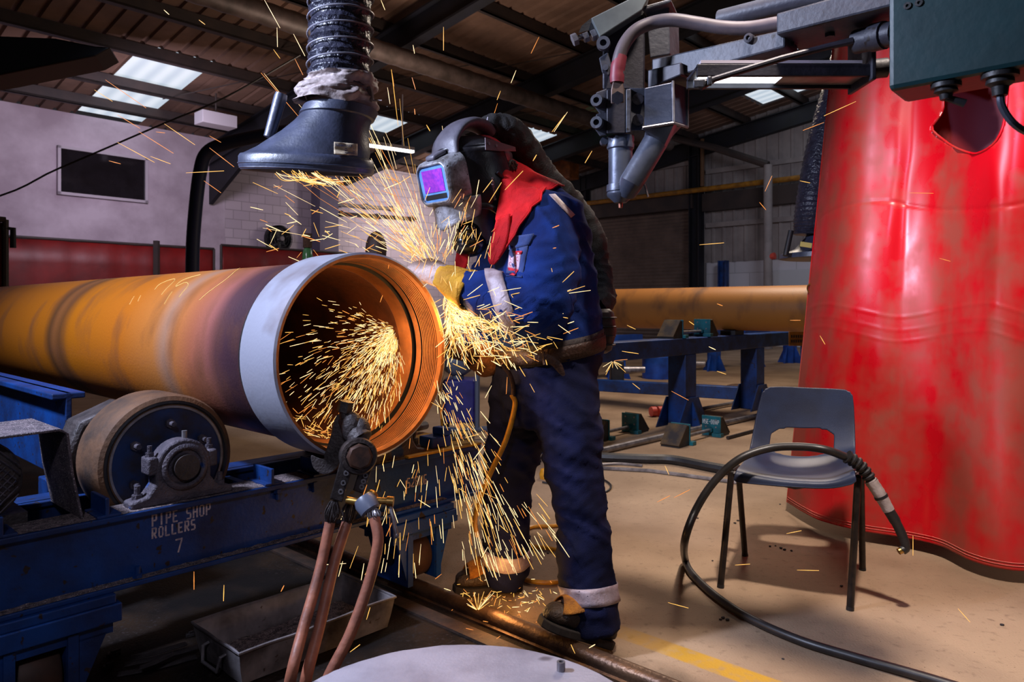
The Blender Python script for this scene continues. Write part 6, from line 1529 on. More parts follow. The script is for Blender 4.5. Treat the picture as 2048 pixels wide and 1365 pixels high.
# belt round the waist, pack at the back, loose strap in front
bl0, bl1 = P(1096, 708, Yt_), P(1099, 668, Yt_)
def belt(name, dz0, dz1, m, lift):
    g_ = []
    for i in range(4):
        r = []
        for k in range(72):
            a = 2 * pi * k / 72; d = fh * cos(a) + sh_ * sin(a)
            c = P(1097, 690, Yt_); z = (dz0 + (dz1 - dz0) * i / 3) - 0.034 * cos(a)      # higher at the back
            c = c + Vector((0, 0, z)); h = bv.ray_cast(c, d, 0.35); r.append((h[0] if h[0] is not None else c + d * 0.17) + d * lift)
        for _ in range(3): q = [v.copy() for v in r]; r = [(q[k - 1] + q[k] * 2 + q[(k + 1) % 72]) / 4 for k in range(72)]
        g_.append(r)
    b_ = MB(); add_patch(b_, g_, closed_v=True); return b_.build(name, m, body, solid=0.004, smooth=70), g_
bt, bg_ = belt('belt', -0.030, 0.012, M['leather'], 0.007)
bt2, bg2 = belt('hip_pad', -0.038, 0.030, mat('dark_brown_pad', S(52, 34, 32), 0.7, S(36, 26, 26), 12, 0.5, 0, 0.3, 120), 0.003)
mb = MB()
for k in range(5):
    for zz in (.2, .75):
        a = RAD(104 + 13 * k); i = int(a / (2 * pi) * 72) % 72; p = bg2[0][i].lerp(bg2[3][i], zz); d = fh * cos(a) + sh_ * sin(a)
        t = Vector((-d.y, d.x, 0)); mb.box(p + d * 0.002, (0.020, 0.005, 0.014), Matrix((t, d, UP)).transposed())
mb.build('pad_slot', M['gap'], bt2, smooth=0)
mb = MB(); s0 = P(1062, 722, 2.20)
strap = cat_rom([P(1066, 714, 2.225), P(1090, 716, 2.215), P(1112, 728, 2.21), P(1128, 752, 2.21)], 5)
mb.tube(strap, [0.013] * 12 + [0.012, 0.010, 0.008, 0.004], 8, ell=0.22, ref=(0, 0, 1)); mb.tube([P(1086, 704, 2.222), P(1090, 730, 2.212)], 0.006, 8); mb.build('strap_end', M['leather'], bt)
bp_ = P(1206, 662, 2.50)
mb = MB(); rg = []
for f, w, dx in ((0, .030, 0), (.08, .044, 0), (.5, .050, .006), (.92, .046, -.004), (1, .032, -.006)):
    c = P(1200, 618, 2.50).lerp(P(1196, 706, 2.50), f) + Vector((dx, 0, 0)); rg.append([c + Vector((a * w * 1.0, b_ * 1.7 * w, 0)) for a, b_ in [(x / .05, y / .05) for x, y in rect_ring(.1, .1, .03)]])
loft(mb, rg); pk = mb.build('blower_pack', mat('brown_pack', S(74, 50, 46), 0.55, S(52, 38, 36), 8, 0.5, 0, 0.1, 60), body, smooth=50)
mb = MB()
for f in (.2, .4, .6, .8): mb.tube([P(1200, 618, 2.50).lerp(P(1196, 706, 2.50), f) + Vector((x * 1.04, y * 1.72, 0.0)) for x, y in rect_ring(.1, .1, .03)], 0.003, 6, closed=True)
mb.build('rib', M['black_rubber'], pk)
# breathing hose in its black cover
hp = cat_rom([P(972, 262, 2.43), P(984, 252, 2.44), P(1006, 256, 2.46), P(1034, 282, 2.50), P(1064, 326, 2.55), P(1098, 368, 2.60), P(1136, 406, 2.64), P(1164, 446, 2.66), P(1184, 492, 2.66), P(1196, 540, 2.64), P(1204, 580, 2.60), P(1202, 606, 2.56), P(1190, 618, 2.52)], 12)
n_ = len(hp); rad = [0.026 + 0.026 * min(1, k / 30) - 0.010 * min(1, max(0, (k - n_ * .62) / (n_ * .3))) for k in range(n_)]
mb = MB(); mb.tube(hp, rad, 28)
for i, v in enumerate(mb.v):
    c = hp[min(i // 28, n_ - 1)]; mb.v[i] = v + (v - c).normalized() * (0.008 * mnoise.noise(v * 16) + 0.007 * max(0, 1 - abs(mnoise.noise(v * 28) * 3)))
mb.build('breathing_hose', M['black_cloth'], body, smooth=80)
mb = MB(); mb.tube([hp[6] + Vector((0.02 * 0, 0, 0)) + Vector((cos(t) * 0.004, cos(t) * 0.034, sin(t) * 0.036)) for t in [2 * pi * k / 20 for k in range(20)]], 0.003, 6, closed=True); mb.build('cord_tie', M['frame_white'], body)
# yellow lead hanging in front of the thigh
mb = MB(); mb.tube(cat_rom([P(1024, 790, 2.33), P(1030, 812, 2.33), P(1012, 880, 2.33), P(984, 940, 2.34), P(960, 996, 2.36), P(950, 1040, 2.40), P(954, 1072, 2.44)], 6), 0.0085, 10); yl = mb.build('yellow_lead', M['yellow'], body)
mb = MB(); mb.tube(cat_rom([P(1004, 728, 2.30), P(1020, 750, 2.31), P(1027, 775, 2.325), P(1026, 796, 2.33)], 5), 0.0075, 10); mb.build('lead_sheath', M['leather'], body)

# ---- boots
def boot(heel, toe, parent, raise_toe, nm):
    heel = Vector(heel); toe = Vector(toe); d = (toe - heel); Lb = d.length; d.normalize(); sd = Vector((-d.y, d.x, 0)).normalized(); up = sd.cross(d) * -1
    if up.z < 0: up = -up
    def ring_(f, w, h, z0=0.0):
        c = heel + d * (Lb * f); out = []
        for k in range(20):
            a = 2 * pi * k / 20; ca, sa = cos(a), sin(a)
            out.append(c + sd * (w * math.copysign(abs(ca) ** .8, ca)) + up * (z0 + (h - z0) * (0.5 + 0.5 * math.copysign(abs(sa) ** .8, sa))))
        return out
    b_ = MB(); loft(b_, [ring_(f, w, h, .022) for f, w, h in ((-.03, .020, .06), (0, .034, .10), (.10, .041, .125), (.25, .043, .13), (.40, .042, .115), (.52, .044, .098), (.66, .048, .088), (.80, .049, .082), (.92, .040, .072), (.985, .024, .056), (1.0, .008, .04))])
    ank = heel + d * Lb * 0.17; b_.tube([ank + up * .07, ank + UP * .17], [.044, .050], 20)
    o = fused('boot', b_, [M['boot']], parent, 0.0065, 4, lambda p, n: 0.003 * mnoise.noise(p * 34) - 0.0022 * max(0, 1 - abs(mnoise.noise(p * 20) * 4)))
    b_ = MB(); loft(b_, [[heel + d * (Lb * f) + sd * (w * s_) + up * z for s_, z in ((-1, 0), (1, 0), (1.02, .026), (-1.02, .026))] for f, w in ((-.035, .026), (.03, .038), (.25, .041), (.42, .040), (.66, .050), (.82, .051), (.94, .040), (1.005, .018))]); b_.build('sole', M['sole'], o, smooth=0, bevel=0.004)
    # suede flap over the laces
    rows = [[heel + d * (Lb * f) + sd * (w * s_) + up * (h - 0.040 * s_ * s_ + 0.004 * mnoise.noise(Vector((f * 9, s_ * 3, 1)))) for s_ in (-1, -.6, 0, .6, 1)] for f, w, h in ((.42, .046, .146), (.54, .054, .140), (.66, .057, .124), (.77, .055, .110), (.84, .043, .101))]
    b_ = MB(); add_patch(b_, patch(rows, 5, 5)); b_.build('lace_flap', M['suede'], o, solid=0.004)
    return o
boot(FL(1214, 1296, 0.0) + Vector((0, 0, 0.004)), P(1078, 1250, 2.2), body, 0, 'a')
boot(FL(1036, 1178, 0.0), FL(908, 1199, 0.0) + Vector((0, 0, 0.024)), body, 0, 'b')

# ---- gloves
def hand(wrist, d, palm_n, m, curl, parent, cuff_m, cuff_len, spread=1.0, size=1.0, side=1, name='glove'):
    d = d.normalized(); palm_n = (palm_n - d * palm_n.dot(d)).normalized(); a = d.cross(palm_n) * side      # a: towards the thumb
    b_ = MB(); z = size
    def Q(x, y, w): return wrist + d * (x * z) + a * (y * z) + palm_n * (w * z)
    rg = []
    for x, hw, th in ((-.01, .034, .024), (.02, .040, .024), (.05, .046, .022), (.085, .047, .019), (.098, .042, .014)):
        rg.append([Q(x, hw * math.copysign(abs(cos(t)) ** .7, cos(t)), th * math.copysign(abs(sin(t)) ** .8, sin(t))) for t in [2 * pi * k / 18 for k in range(18)]])
    loft(b_, rg)
    for i, (y, l, r) in enumerate(((.033, .074, .0115), (.011, .082, .012), (-.011, .076, .0115), (-.032, .060, .0105))):
        p = Q(.090, y, 0); ang = 0.25; pts = [Q(.07, y, 0), p]; dirv = d
        for seg, cl in ((.45, curl[0]), (.30, curl[1]), (.25, curl[2])):
            ang += cl * (1 + .06 * i); v = d * cos(ang) + palm_n * sin(ang) + a * (y * 2.0 * spread * (1 if ang < 1 else .2))
            pts.append(pts[-1] + v.normalized() * (l * seg * z))
        b_.tube(cat_rom(pts, 3), [r * z * 1.05] * 4 + [r * z] * 5 + [r * z * .9] * 3 + [r * z * .7], 10)
        b_.ball(pts[-1], r * z * .72, 8)
    t0 = Q(.022, .036, .004); t1 = Q(.050, .064, .022); t2 = Q(.078, .068, .042); t3 = Q(.098, .058, .056)
    b_.tube(cat_rom([t0, t1, t2, t3], 3), [.017 * z, .016 * z, .015 * z, .0145 * z, .014 * z, .0135 * z, .013 * z, .012 * z, .011 * z, .008 * z], 10); b_.ball(t3, .009 * z, 8)
    o = fused(name, b_, [m], parent, 0.0042, 3, lambda p, n: 0.0022 * mnoise.noise(p * 45))
    cb = MB(); c0 = wrist + d * (.012 * z); c1 = wrist - d * cuff_len
    rows = []
    for i in range(9):
        f = i / 8; r = (.040 + (.072 - .040) * f ** .8); rows.append([c0.lerp(c1, f) + a * (cos(t) * r * 1.05) + palm_n * (sin(t) * r * .85) + d * 0 + (a * cos(t) + palm_n * sin(t)) * (0.006 * mnoise.noise(Vector((cos(t) * 2, sin(t) * 2, f * 3)))) for t in [2 * pi * k / 32 for k in range(32)]])
    add_patch(cb, rows, closed_v=True); cf = cb.build('gauntlet', cuff_m, o, solid=0.004, smooth=80)
    return o
lh = hand(P(890, 556, 2.33), P(856, 540, 2.37) - P(890, 556, 2.33), Vector((-0.25, 0.55, -0.75)), M['glove_white'], (.55, .7, .5), body, M['glove_yellow'], 0.13, size=1.28, side=-1)
rh = hand(P(948, 712, 2.48), P(900, 700, 2.40) - P(948, 712, 2.48), Vector((0.1, 0.25, 0.95)), M['leather'], (.5, .6, .5), body, mat('brown_gauntlet', S(150, 88, 36), 0.7, S(104, 60, 28), 12, 0.5, 0, 0.3, 100), 0.07, size=1.1, side=1)
# ---- sleeve pocket and badge
def on_body(px, py, lift=0.004):
    o = Vector((0, 0, H)); d = (P(px, py, 1.0) - o).normalized(); h = bv.ray_cast(o, d, 6)
    return (h[0] - d * lift) if h[0] is not None else P(px, py, 2.2)
def decal(name, quad, m, parent=body, lift=0.004, solid=0.002, nu=5, nv=4):
    (x0, y0), (x1, y1), (x2, y2), (x3, y3) = quad; b_ = MB(); rows = []
    for i in range(nu + 1):
        u = i / nu; r = []
        for j in range(nv + 1):
            v = j / nv; xa, ya = x0 + (x1 - x0) * v, y0 + (y1 - y0) * v; xb, yb = x3 + (x2 - x3) * v, y3 + (y2 - y3) * v
            r.append(on_body(xa + (xb - xa) * u, ya + (yb - ya) * u, lift))
        rows.append(r)
    add_patch(b_, rows); return b_.build(name, m, parent, solid=solid, smooth=60)
pocket_m = mat('navy_pocket', S(34, 62, 126), 0.85, S(24, 44, 96), 12, 0.5, 0, 0.25, 420, sheen=0.25)
pf = decal('pocket_flap', [(1020, 473), (1068, 468), (1058, 490), (1018, 500)], pocket_m, lift=0.007, solid=0.004)
pk2 = decal('pocket', [(1020, 498), (1056, 492), (1044, 556), (1012, 552)], pocket_m, lift=0.004, solid=0.003)
decal('badge', [(1019, 504), (1043, 503), (1037, 540), (1016, 536)], M['patch_white'], lift=0.0085)
decal('badge_band', [(1020, 503), (1044, 502), (1043, 509), (1019, 510)], M['patch_red'], lift=0.0105)
decal('badge_band', [(1016, 535), (1037, 539), (1029, 552), (1019, 549)], M['patch_red'], lift=0.0105)
b_ = MB()
for cx_, cy_ in ((1024, 517), (1036, 518), (1022, 528), (1033, 530)):
    c = on_body(cx_, cy_, 0.0112); b_.tube([c + Vector((cos(t) * .006, 0, sin(t) * .006)) for t in [2 * pi * k / 10 for k in range(10)]], 0.0007, 4, closed=True)
b_.build('badge_print', M['patch_red'], body)
decal('shoulder_trim', [(1098, 389), (1110, 388), (1150, 430), (1142, 436)], M['reflect'], lift=0.004)

# ---- red hood cape
rows = [  # each row from the front far side round the back of the neck to the near flap; rows go down
    [P(930, 470, 2.46), P(975, 330, 2.52), P(1006, 306, 2.48), P(1010, 320, 2.40), P(1006, 340, 2.33), P(998, 400, 2.29), P(990, 440, 2.27)],
    [P(928, 490, 2.45), P(985, 350, 2.56), P(1030, 330, 2.54), P(1040, 350, 2.42), P(1030, 370, 2.30), P(1010, 420, 2.26), P(996, 460, 2.25)],
    [P(926, 515, 2.44), P(1000, 370, 2.62), P(1060, 355, 2.58), P(1078, 372, 2.42), P(1058, 390, 2.28), P(1022, 440, 2.22), P(1000, 484, 2.22)],
    [P(922, 545, 2.43), P(1010, 390, 2.66), P(1084, 372, 2.60), P(1108, 388, 2.42), P(1078, 416, 2.235), P(1036, 462, 2.195), P(996, 520, 2.20)],
]
g_ = patch(rows, 6, 6)
for i in range(len(g_)):
    for j in range(len(g_[0])):
        p = g_[i][j]; h = bv.find_nearest(p)
        if h[0] is not None:
            dv = p - h[0]
            if dv.dot(h[1]) < 0.008: p = h[0] + h[1] * 0.010
        g_[i][j] = p + Vector((0.3, -0.9, 0.2)) * (0.006 * mnoise.noise(p * 18) + 0.005 * max(0, 1 - abs(mnoise.noise(p * 11) * 3)))
b_ = MB(); add_patch(b_, g_); cp = b_.build('hood_cape', M['red_cloth'], body, solid=0.004, smooth=80)
flap = [[P(994, 436, 2.24), P(1020, 428, 2.215)], [P(986, 470, 2.225), P(1018, 466, 2.20)], [P(978, 505, 2.215), P(1008, 500, 2.195)], [P(977, 520, 2.21), P(996, 522, 2.20)], [P(981, 529, 2.21), P(988, 530, 2.205)]]
b_ = MB(); add_patch(b_, patch(flap, 6, 6)); b_.build('cape_flap', M['red_cloth'], cp, solid=0.005, smooth=80)
far = [[P(916, 486, 2.40), P(944, 484, 2.38)], [P(912, 515, 2.40), P(938, 520, 2.38)], [P(907, 540, 2.40), P(926, 550, 2.38)]]
b_ = MB(); add_patch(b_, patch(far, 5, 5)); b_.build('cape_flap', M['red_cloth'], cp, solid=0.005, smooth=80)
b_ = MB(); hem = g_[-1]; b_.tube([p + Vector((0.0, -0.002, 0.0)) for p in hem], 0.0032, 6); b_.build('hem', M['red_cloth'], cp)
# ---- red cap under the headband
b_ = MB(); b_.ball(hc + hu * 0.035 - hf * 0.025, (0.082, 0.104, 0.098), 28, RH); b_.build('cap', M['cap'], body, smooth=80)

# ---- helmet, in head axes (f forward, l his left, u up)
def Hh_(f, l, u): return hc + hf * f + hl * l + hu * u
he = MB()
def shell(a, v):
    """a: -1..1 round from far ear to near ear; v: 0 chin .. 1 brow"""
    phi = RAD(104) * a; u = -0.225 + 0.310 * v
    rf = 0.142 + 0.020 * sin(pi * v) - 0.034 * (1 - v) ** 2; rl = 0.104 + 0.016 * sin(pi * min(1, v * 1.1)) - 0.022 * (1 - v) ** 2
    back = -0.015 + (0.045 * (1 - v) if abs(a) > 0.5 else 0.0) * (abs(a) - 0.5) * 2
    return Hh_(cos(phi) * rf + back * 0 + 0.0, sin(phi) * rl, u - 0.028 * (1 - cos(phi)) * (1 - v) * -1 * 0.6 + 0.012 * cos(phi) * (v > .8) * (v - .8) * 5)
he.grid(shell, 49, 24)
hs = he.build('helmet', M['helmet'], body, solid=0.005, smooth=70)
# brow cap closing the shell to the crown
he = MB(); he.grid(lambda a, v: (lambda p: p)(shell(-1 + 2 * a, 1.0).lerp(Hh_(0.045, 0, 0.128), v * 0.55) + hu * (0.018 * sin(v * pi / 2))), 41, 8); he.build('brow', M['helmet'], hs, solid=0.004, smooth=70)
# far and near cheek plates, lower respirator bulge
he = MB(); he.ball(Hh_(0.095, 0.0, -0.205), (0.066, 0.055, 0.050), 20, RH); he.ball(Hh_(0.118, 0.030, -0.165), (0.040, 0.042, 0.034), 16, RH); he.build('chin_piece', mat('glossy_black', S(22, 20, 22), 0.15, coat=0.5), hs, smooth=80)
he = MB(); he.tube(cat_rom([Hh_(0.118, 0.088, -0.09), Hh_(0.075, 0.110, -0.105), Hh_(0.03, 0.114, -0.155), Hh_(0.03, 0.098, -0.215)], 5), 0.010, 10, ell=.5); he.tube(cat_rom([Hh_(0.03, 0.120, 0.0), Hh_(-0.012, 0.119, -0.05), Hh_(-0.02, 0.114, -0.12), Hh_(0.0, 0.102, -0.19)], 5), 0.005, 8); he.build('side_ridge', M['helmet'], hs)
# snout: rounded box from the shell out to the window
def rrf(w, h, r, f, du=0.0, dl=0.0): return [Hh_(f, x + dl, y + du) for x, y in rect_ring(w, h, r, 5)]
he = MB(); loft(he, [rrf(0.180, 0.170, .045, 0.126, .004), rrf(0.176, 0.158, .042, 0.150, .003), rrf(0.166, 0.142, .036, 0.190, .0), rrf(0.150, 0.128, .030, 0.200, .0), rrf(0.138, 0.116, .026, 0.200, 0)], cap=False)
sn = he.build('visor_surround', M['snout'], hs, smooth=40)
he = MB(); 
def lip(a, v):
    phi = RAD(75) * a; return Hh_(0.078 + 0.112 * cos(phi) - 0.012 * v + 0.018 * v * v, 0.108 * sin(phi) * (1 - 0.10 * v), -0.058 - 0.092 * v + 0.030 * abs(a) * v)
he.grid(lambda u, v: lip(-1 + 2 * u, v), 31, 8); he.build('lower_lip', M['snout'], sn, solid=0.005, smooth=70)
he = MB(); he.prism([Hh_(0.142, -0.028, 0.085), Hh_(0.195, -0.022, 0.070), Hh_(0.195, 0.022, 0.070), Hh_(0.142, 0.028, 0.085)], hu * 0.016); he.build('latch', M['airduct'], sn, bevel=0.006)
he = MB(); loft(he, [rrf(0.140, 0.118, .026, 0.190), rrf(0.140, 0.118, .026, 0.1965)]); wf = he.build('visor_frame', M['lens_frame'], sn, smooth=30)
he = MB(); he.prism([Hh_(0.1967, x, y) for x, y in ((-.050, -.026), (.050, -.026), (.050, .044), (-.050, .044))], hf * 0.0012); he.build('filter_lens', M['lens'], wf, smooth=0)
he = MB(); he.prism([Hh_(0.1967, x, y) for x, y in ((-.052, -.048), (.052, -.048), (.052, -.033), (-.052, -.033))], hf * 0.0012); he.build('sensor_bar', M['gap'], wf, smooth=0)
he = MB(); he.tube(rrf(0.141, 0.119, .027, 0.199), 0.0038, 8, closed=True); he.build('visor_rim', M['snout'], sn)
# air duct over the crown
he = MB(); rg = []
cen = cat_rom([Hh_(0.130, 0.0, 0.082), Hh_(0.112, 0.0, 0.125), Hh_(0.060, 0, 0.163), Hh_(0.0, 0, 0.172), Hh_(-0.05, 0, 0.158), Hh_(-0.085, 0, 0.136)], 6)
N_ = len(cen)
for i, c in enumerate(cen):
    t = (cen[min(i + 1, N_ - 1)] - cen[max(i - 1, 0)]).normalized(); n2 = hl.cross(t); f = i / (N_ - 1); w = 0.066 - 0.034 * f; th = 0.012 + 0.012 * f
    rg.append([c + hl * (x * w / .05) + n2 * (y * th / .05) for x, y in rect_ring(.1, .1, .04, 4)])
loft(he, rg); he.build('air_duct', M['airduct'], hs, smooth=50)
he = MB(); he.tube([cen[-1], hp[3]], [0.024, 0.027], 16); he.build('hose_connector', M['black_rubber'], hs)
# headband and pivot
he = MB()
for k in (0,):
    pts = [Hh_(cos(t) * 0.112 - 0.02, sin(t) * 0.096, 0.052 - 0.030 * cos(t) * -1 * 0.6) for t in [RAD(60 + 240 * i / 30) for i in range(31)]]
    he.tube(pts, 0.016, 8, ell=.16, ref=hu)
he.build('headband', M['band_metal'], hs)
he = MB(); he.prism([Hh_(0.05, 0.112, 0.112), Hh_(-0.085, 0.104, 0.070), Hh_(-0.085, 0.104, 0.056), Hh_(0.0, 0.114, 0.064), Hh_(0.06, 0.114, 0.074)], hl * 0.003); hb2 = he.build('side_plate', M['band_metal'], hs, smooth=0, bevel=0.001)
he = MB()
for f, u in ((0.040, 0.092), (0.010, 0.082)): he.cyl(Hh_(f, 0.112, u), Hh_(f, 0.118, u), 0.005, n=10)
he.build('screw', M['steel'], hb2)
he = MB(); he.lathe([(0, 0.008), (0.014, 0.008), (0.020, 0.004), (0.021, 0.0), (0, 0.0)], Hh_(-0.058, 0.104, 0.012), hl, 20)
for k in range(6): he.cyl(Hh_(-0.058, 0.110, 0.012) + (hf * cos(k * pi / 3) + hu * sin(k * pi / 3)) * 0.012, Hh_(-0.058, 0.115, 0.012) + (hf * cos(k * pi / 3) + hu * sin(k * pi / 3)) * 0.012, 0.004, n=8)
he.build('pivot_knob', M['leather'], hs)
# maker's word on the side of the helmet
p0 = Hh_(0.062, 0.112, -0.050); q1 = Hh_(0.052, 0.117, 0.02)
text_mesh('Speedglas', 0.019, frame(Hh_(0.070, 0.1235, -0.085), hu * 1.0 - hf * 0.10, -hf - hl * 0.25), 'lettering', M['steel'], hs)
# ================================================================== SPARKS
R3 = random.Random(21)
SM = [M['spark_white'], M['spark_yellow'], M['spark_orange']]
def streak(mb, p, q, r, m):
    mb.mi = m; d = q - p
    if d.length < 1e-4: return
    r *= 0.82; mb.tube([p, p + d * 0.5, q], [r * 0.55, r, r * 0.7], 4)
def pick(w=(0.35, 0.4, 0.25)):
    x = R3.random(); return 0 if x < w[0] else (1 if x < w[0] + w[1] else 2)
def spray(name, label, gen, n):
    mb = MB()
    for i in range(n): gen(mb, i)
    o = mb.build(name, SM, smooth=0, recalc=False)
    return tag(o, label, 'sparks', kind='stuff')
# inside the pipe: fan from the slot in the right wall (pipe axes)
SRC = Vector((0.262, 0.20, 0.075))
def inner(mb, i):
    a = RAD(R3.choice([R3.gauss(240, 20), R3.gauss(240, 20), R3.gauss(212, 20), R3.uniform(160, 275)])); dist = abs(R3.gauss(0, 0.30)) + 0.008
    dist *= 1.0 if 195 < math.degrees(a) < 262 else 0.75
    v = Vector((cos(a), R3.uniform(-0.50, 0.25), sin(a))).normalized()
    p = SRC + v * dist + Vector((0, 0, -0.20 * dist * dist)); l = R3.uniform(0.012, 0.050) * (0.65 + dist)
    j = Vector((R3.gauss(0, .16), R3.gauss(0, .2), R3.gauss(0, .16))); q = p + (v + Vector((0, 0, -0.3 * dist)) + j).normalized() * l
    for w in (p, q):
        if w.x ** 2 + w.z ** 2 > 0.256 ** 2: return
        if w.y < 0.0 and w.x ** 2 + w.z ** 2 > 0.25 ** 2: return
    if R3.random() < 0.06: streak(mb, TP @ q, TP @ (q + (j * 2 + v * -0.4).normalized() * l * 0.5), 0.0008, 2)
    streak(mb, TP @ p, TP @ q, R3.uniform(0.0006, 0.0013), pick((0.45, 0.40, 0.15)))
spray('spark_spray', 'dense fan of golden sparks inside the bore of the big pipe', inner, 2000)
def pool(mb, i):
    a = RAD(R3.uniform(205, 275)); r = R3.uniform(0.235, 0.258); y = R3.uniform(0.02, 0.32); p = Vector((cos(a) * r, y, sin(a) * r))
    v = Vector((R3.gauss(-0.5, .6), R3.gauss(0, .6), R3.gauss(0.1, .35))).normalized(); q = p + v * R3.uniform(0.015, 0.045)
    if q.x ** 2 + q.z ** 2 > 0.26 ** 2: return
    streak(mb, TP @ p, TP @ q, R3.uniform(0.0006, 0.0014), pick((0.3, 0.45, 0.25)))
spray('spark_pool', 'bouncing sparks gathered along the bottom of the pipe bore', pool, 150)
# outside, by the glove: short dense fan to the right
W0 = P(886, 600, 2.40)
def img(px, py, Y): return P(px, py, Y)
def outer(mb, i):
    a = RAD(R3.choice([R3.gauss(-22, 20), R3.gauss(-40, 24), R3.gauss(-70, 25)])); dist = abs(R3.gauss(0, 62)) + 4
    x, y = 884 + cos(a) * dist * 1.25 + R3.uniform(-4, 14), 592 - sin(a) * dist + R3.uniform(-22, 22) + 8
    if x < 893 and y > 600: x = 893 + R3.random() * 12
    Y = 2.36 - 0.0014 * dist + R3.uniform(-0.05, 0.05); l = R3.uniform(8, 30); b_ = a + R3.gauss(0, 0.45)
    streak(mb, img(x, y, Y), img(x + cos(b_) * l, y - sin(b_) * l, Y - 0.01), R3.uniform(0.0009, 0.0018), pick((0.5, 0.38, 0.12)))
spray('spark_burst', 'bright burst of sparks between the pipe ring and the gloved hand', outer, 900)
def far_right(mb, i):
    x, y = R3.gauss(985, 60), R3.gauss(655, 38); a = RAD(R3.choice([R3.gauss(-8, 18), R3.gauss(-65, 22), R3.gauss(20, 12)])); l = R3.uniform(10, 42)
    if x < 896: return
    Y = 2.12 + R3.uniform(-.06, .04); streak(mb, img(x, y, Y), img(x + cos(a) * l, y - sin(a) * l, Y), R3.uniform(0.0009, 0.0016), pick((0.4, 0.4, 0.2)))
spray('spark_spray', 'scattered sparks crossing the welder\'s sleeve and belt', far_right, 190)
# long streaks thrown up and to the left
def upward(mb, i):
    a = RAD(R3.gauss(126, 13)); dist = 18 + abs(R3.gauss(0, 125))
    x, y = 872 + cos(a) * dist + R3.gauss(0, 8), 545 - sin(a) * dist + R3.gauss(0, 6)
    l = R3.uniform(12, 26 + dist * 0.32); b_ = a + R3.gauss(0, 0.08); Y = 2.45 + R3.uniform(-.12, .25)
    streak(mb, img(x, y, Y), img(x + cos(b_) * l, y - sin(b_) * l, Y), R3.uniform(0.0006, 0.0013), pick((0.4, 0.42, 0.18)))
spray('spark_spray', 'long sparks thrown up to the left between the ring and the black hood', upward, 330)
def left_up(mb, i):
    x, y = R3.uniform(520, 820), R3.uniform(360, 530)
    if y > 620 - 0.2 * x + 40: return
    a = RAD(R3.choice([R3.gauss(150, 14), R3.gauss(150, 14), R3.gauss(40, 20)])); l = R3.uniform(10, 38); Y = 2.5 + R3.uniform(-.2, .3)
    streak(mb, img(x, y, Y), img(x + cos(a) * l, y - sin(a) * l, Y), R3.uniform(0.0009, 0.0020), pick((0.35, 0.4, 0.25)))
spray('spark_spray', 'loose sparks before the white block wall and the fan', left_up, 70)
def helmet_side(mb, i):
    x, y = R3.gauss(905, 42), R3.gauss(505, 45); a = RAD(R3.gauss(78, 18)); l = R3.uniform(8, 34); Y = 2.22 + R3.uniform(-.05, .02)
    streak(mb, img(x, y, Y), img(x + cos(a) * l, y - sin(a) * l, Y), R3.uniform(0.0008, 0.0015), pick((0.35, 0.45, 0.2)))
spray('spark_spray', 'upright sparks under the welding helmet', helmet_side, 110)
# the shower falling to the floor
def down(mb, i):
    f = R3.random(); x0 = R3.uniform(870, 900) if R3.random() < .75 else R3.uniform(760, 880)
    if x0 > 868: a = RAD(R3.gauss(-68, 8)); s0 = (880, 760)
    else: a = RAD(R3.gauss(-98, 7)); s0 = (x0, 860)
    dist = R3.uniform(0, 1) ** .8 * 380; x, y = s0[0] + cos(a) * dist + R3.gauss(0, 14), s0[1] - sin(a) * dist
    if y > 1130: return
    l = R3.uniform(12, 26 + dist * 0.10); Y = 2.28 + R3.uniform(-.12, .12); b_ = a + R3.gauss(0, .05)
    if R3.random() < .08: b_ += R3.gauss(0, .7)
    streak(mb, img(x, y, Y), img(x + cos(b_) * l, y - sin(b_) * l, Y), R3.uniform(0.0007, 0.0015), pick((0.4, 0.42, 0.18)))
spray('spark_shower', 'shower of sparks falling from the ring past the yellow plate to the floor', down, 420)
# bouncing on the ground by the boots
def ground(mb, i):
    q = FL(R3.gauss(1010, 58), R3.gauss(1215, 26), 0.004); z = abs(R3.gauss(0, .035)); d = Vector((R3.gauss(0, 1), R3.gauss(0, .6), R3.gauss(0.15, .7))).normalized() * R3.uniform(.006, .03)
    p = q + Vector((0, 0, z + .006)); w = p + d; w.z = max(w.z, 0.004)
    streak(mb, p, w, R3.uniform(0.0009, 0.0017), pick((0.3, 0.4, 0.3)))
spray('spark_scatter', 'small sparks bouncing on the floor between the two boots', ground, 130)
def star(mb, q, n, L0, L1, a0, a1):
    for k in range(n):
        a = RAD(R3.uniform(a0, a1)); v = Vector((cos(a), R3.uniform(-.3, .3), sin(a))); streak(mb, q + v * .004, q + v * R3.uniform(L0, L1), 0.0010, pick((.3, .5, .2)))
def bounce(mb, i): star(mb, FL(955, 1222, .055), 16, .02, .085, 15, 175)
spray('spark_star', 'star of sparks bursting on the floor rail before the far boot', bounce, 1)
def bounce2(mb, i): star(mb, P(1115, 590, 2.12), 15, .03, .10, -30, 215)
spray('spark_star', 'star of sparks bursting against the welder\'s back near the elbow', bounce2, 1)
def bounce3(mb, i): star(mb, P(1226, 722, 2.3), 10, .02, .055, -160, 20)
spray('spark_star', 'little star of sparks beside the belt pack', bounce3, 1)
def swirl(mb, i):
    x0 = R3.uniform(545, 640); pts = [P(x0, 342 + R3.uniform(-2, 6), 2.28), P(x0 + R3.uniform(10, 25), 352 + R3.uniform(0, 12), 2.27), P(x0 + R3.uniform(35, 70), 362 + R3.uniform(-6, 12), 2.27)]
    c = cat_rom(pts, 4)
    mb.mi = pick((.4, .45, .15)); mb.tube(c, 0.0009, 4)
spray('spark_swirl', 'curling sparks sucked up under the black hood', swirl, 26)
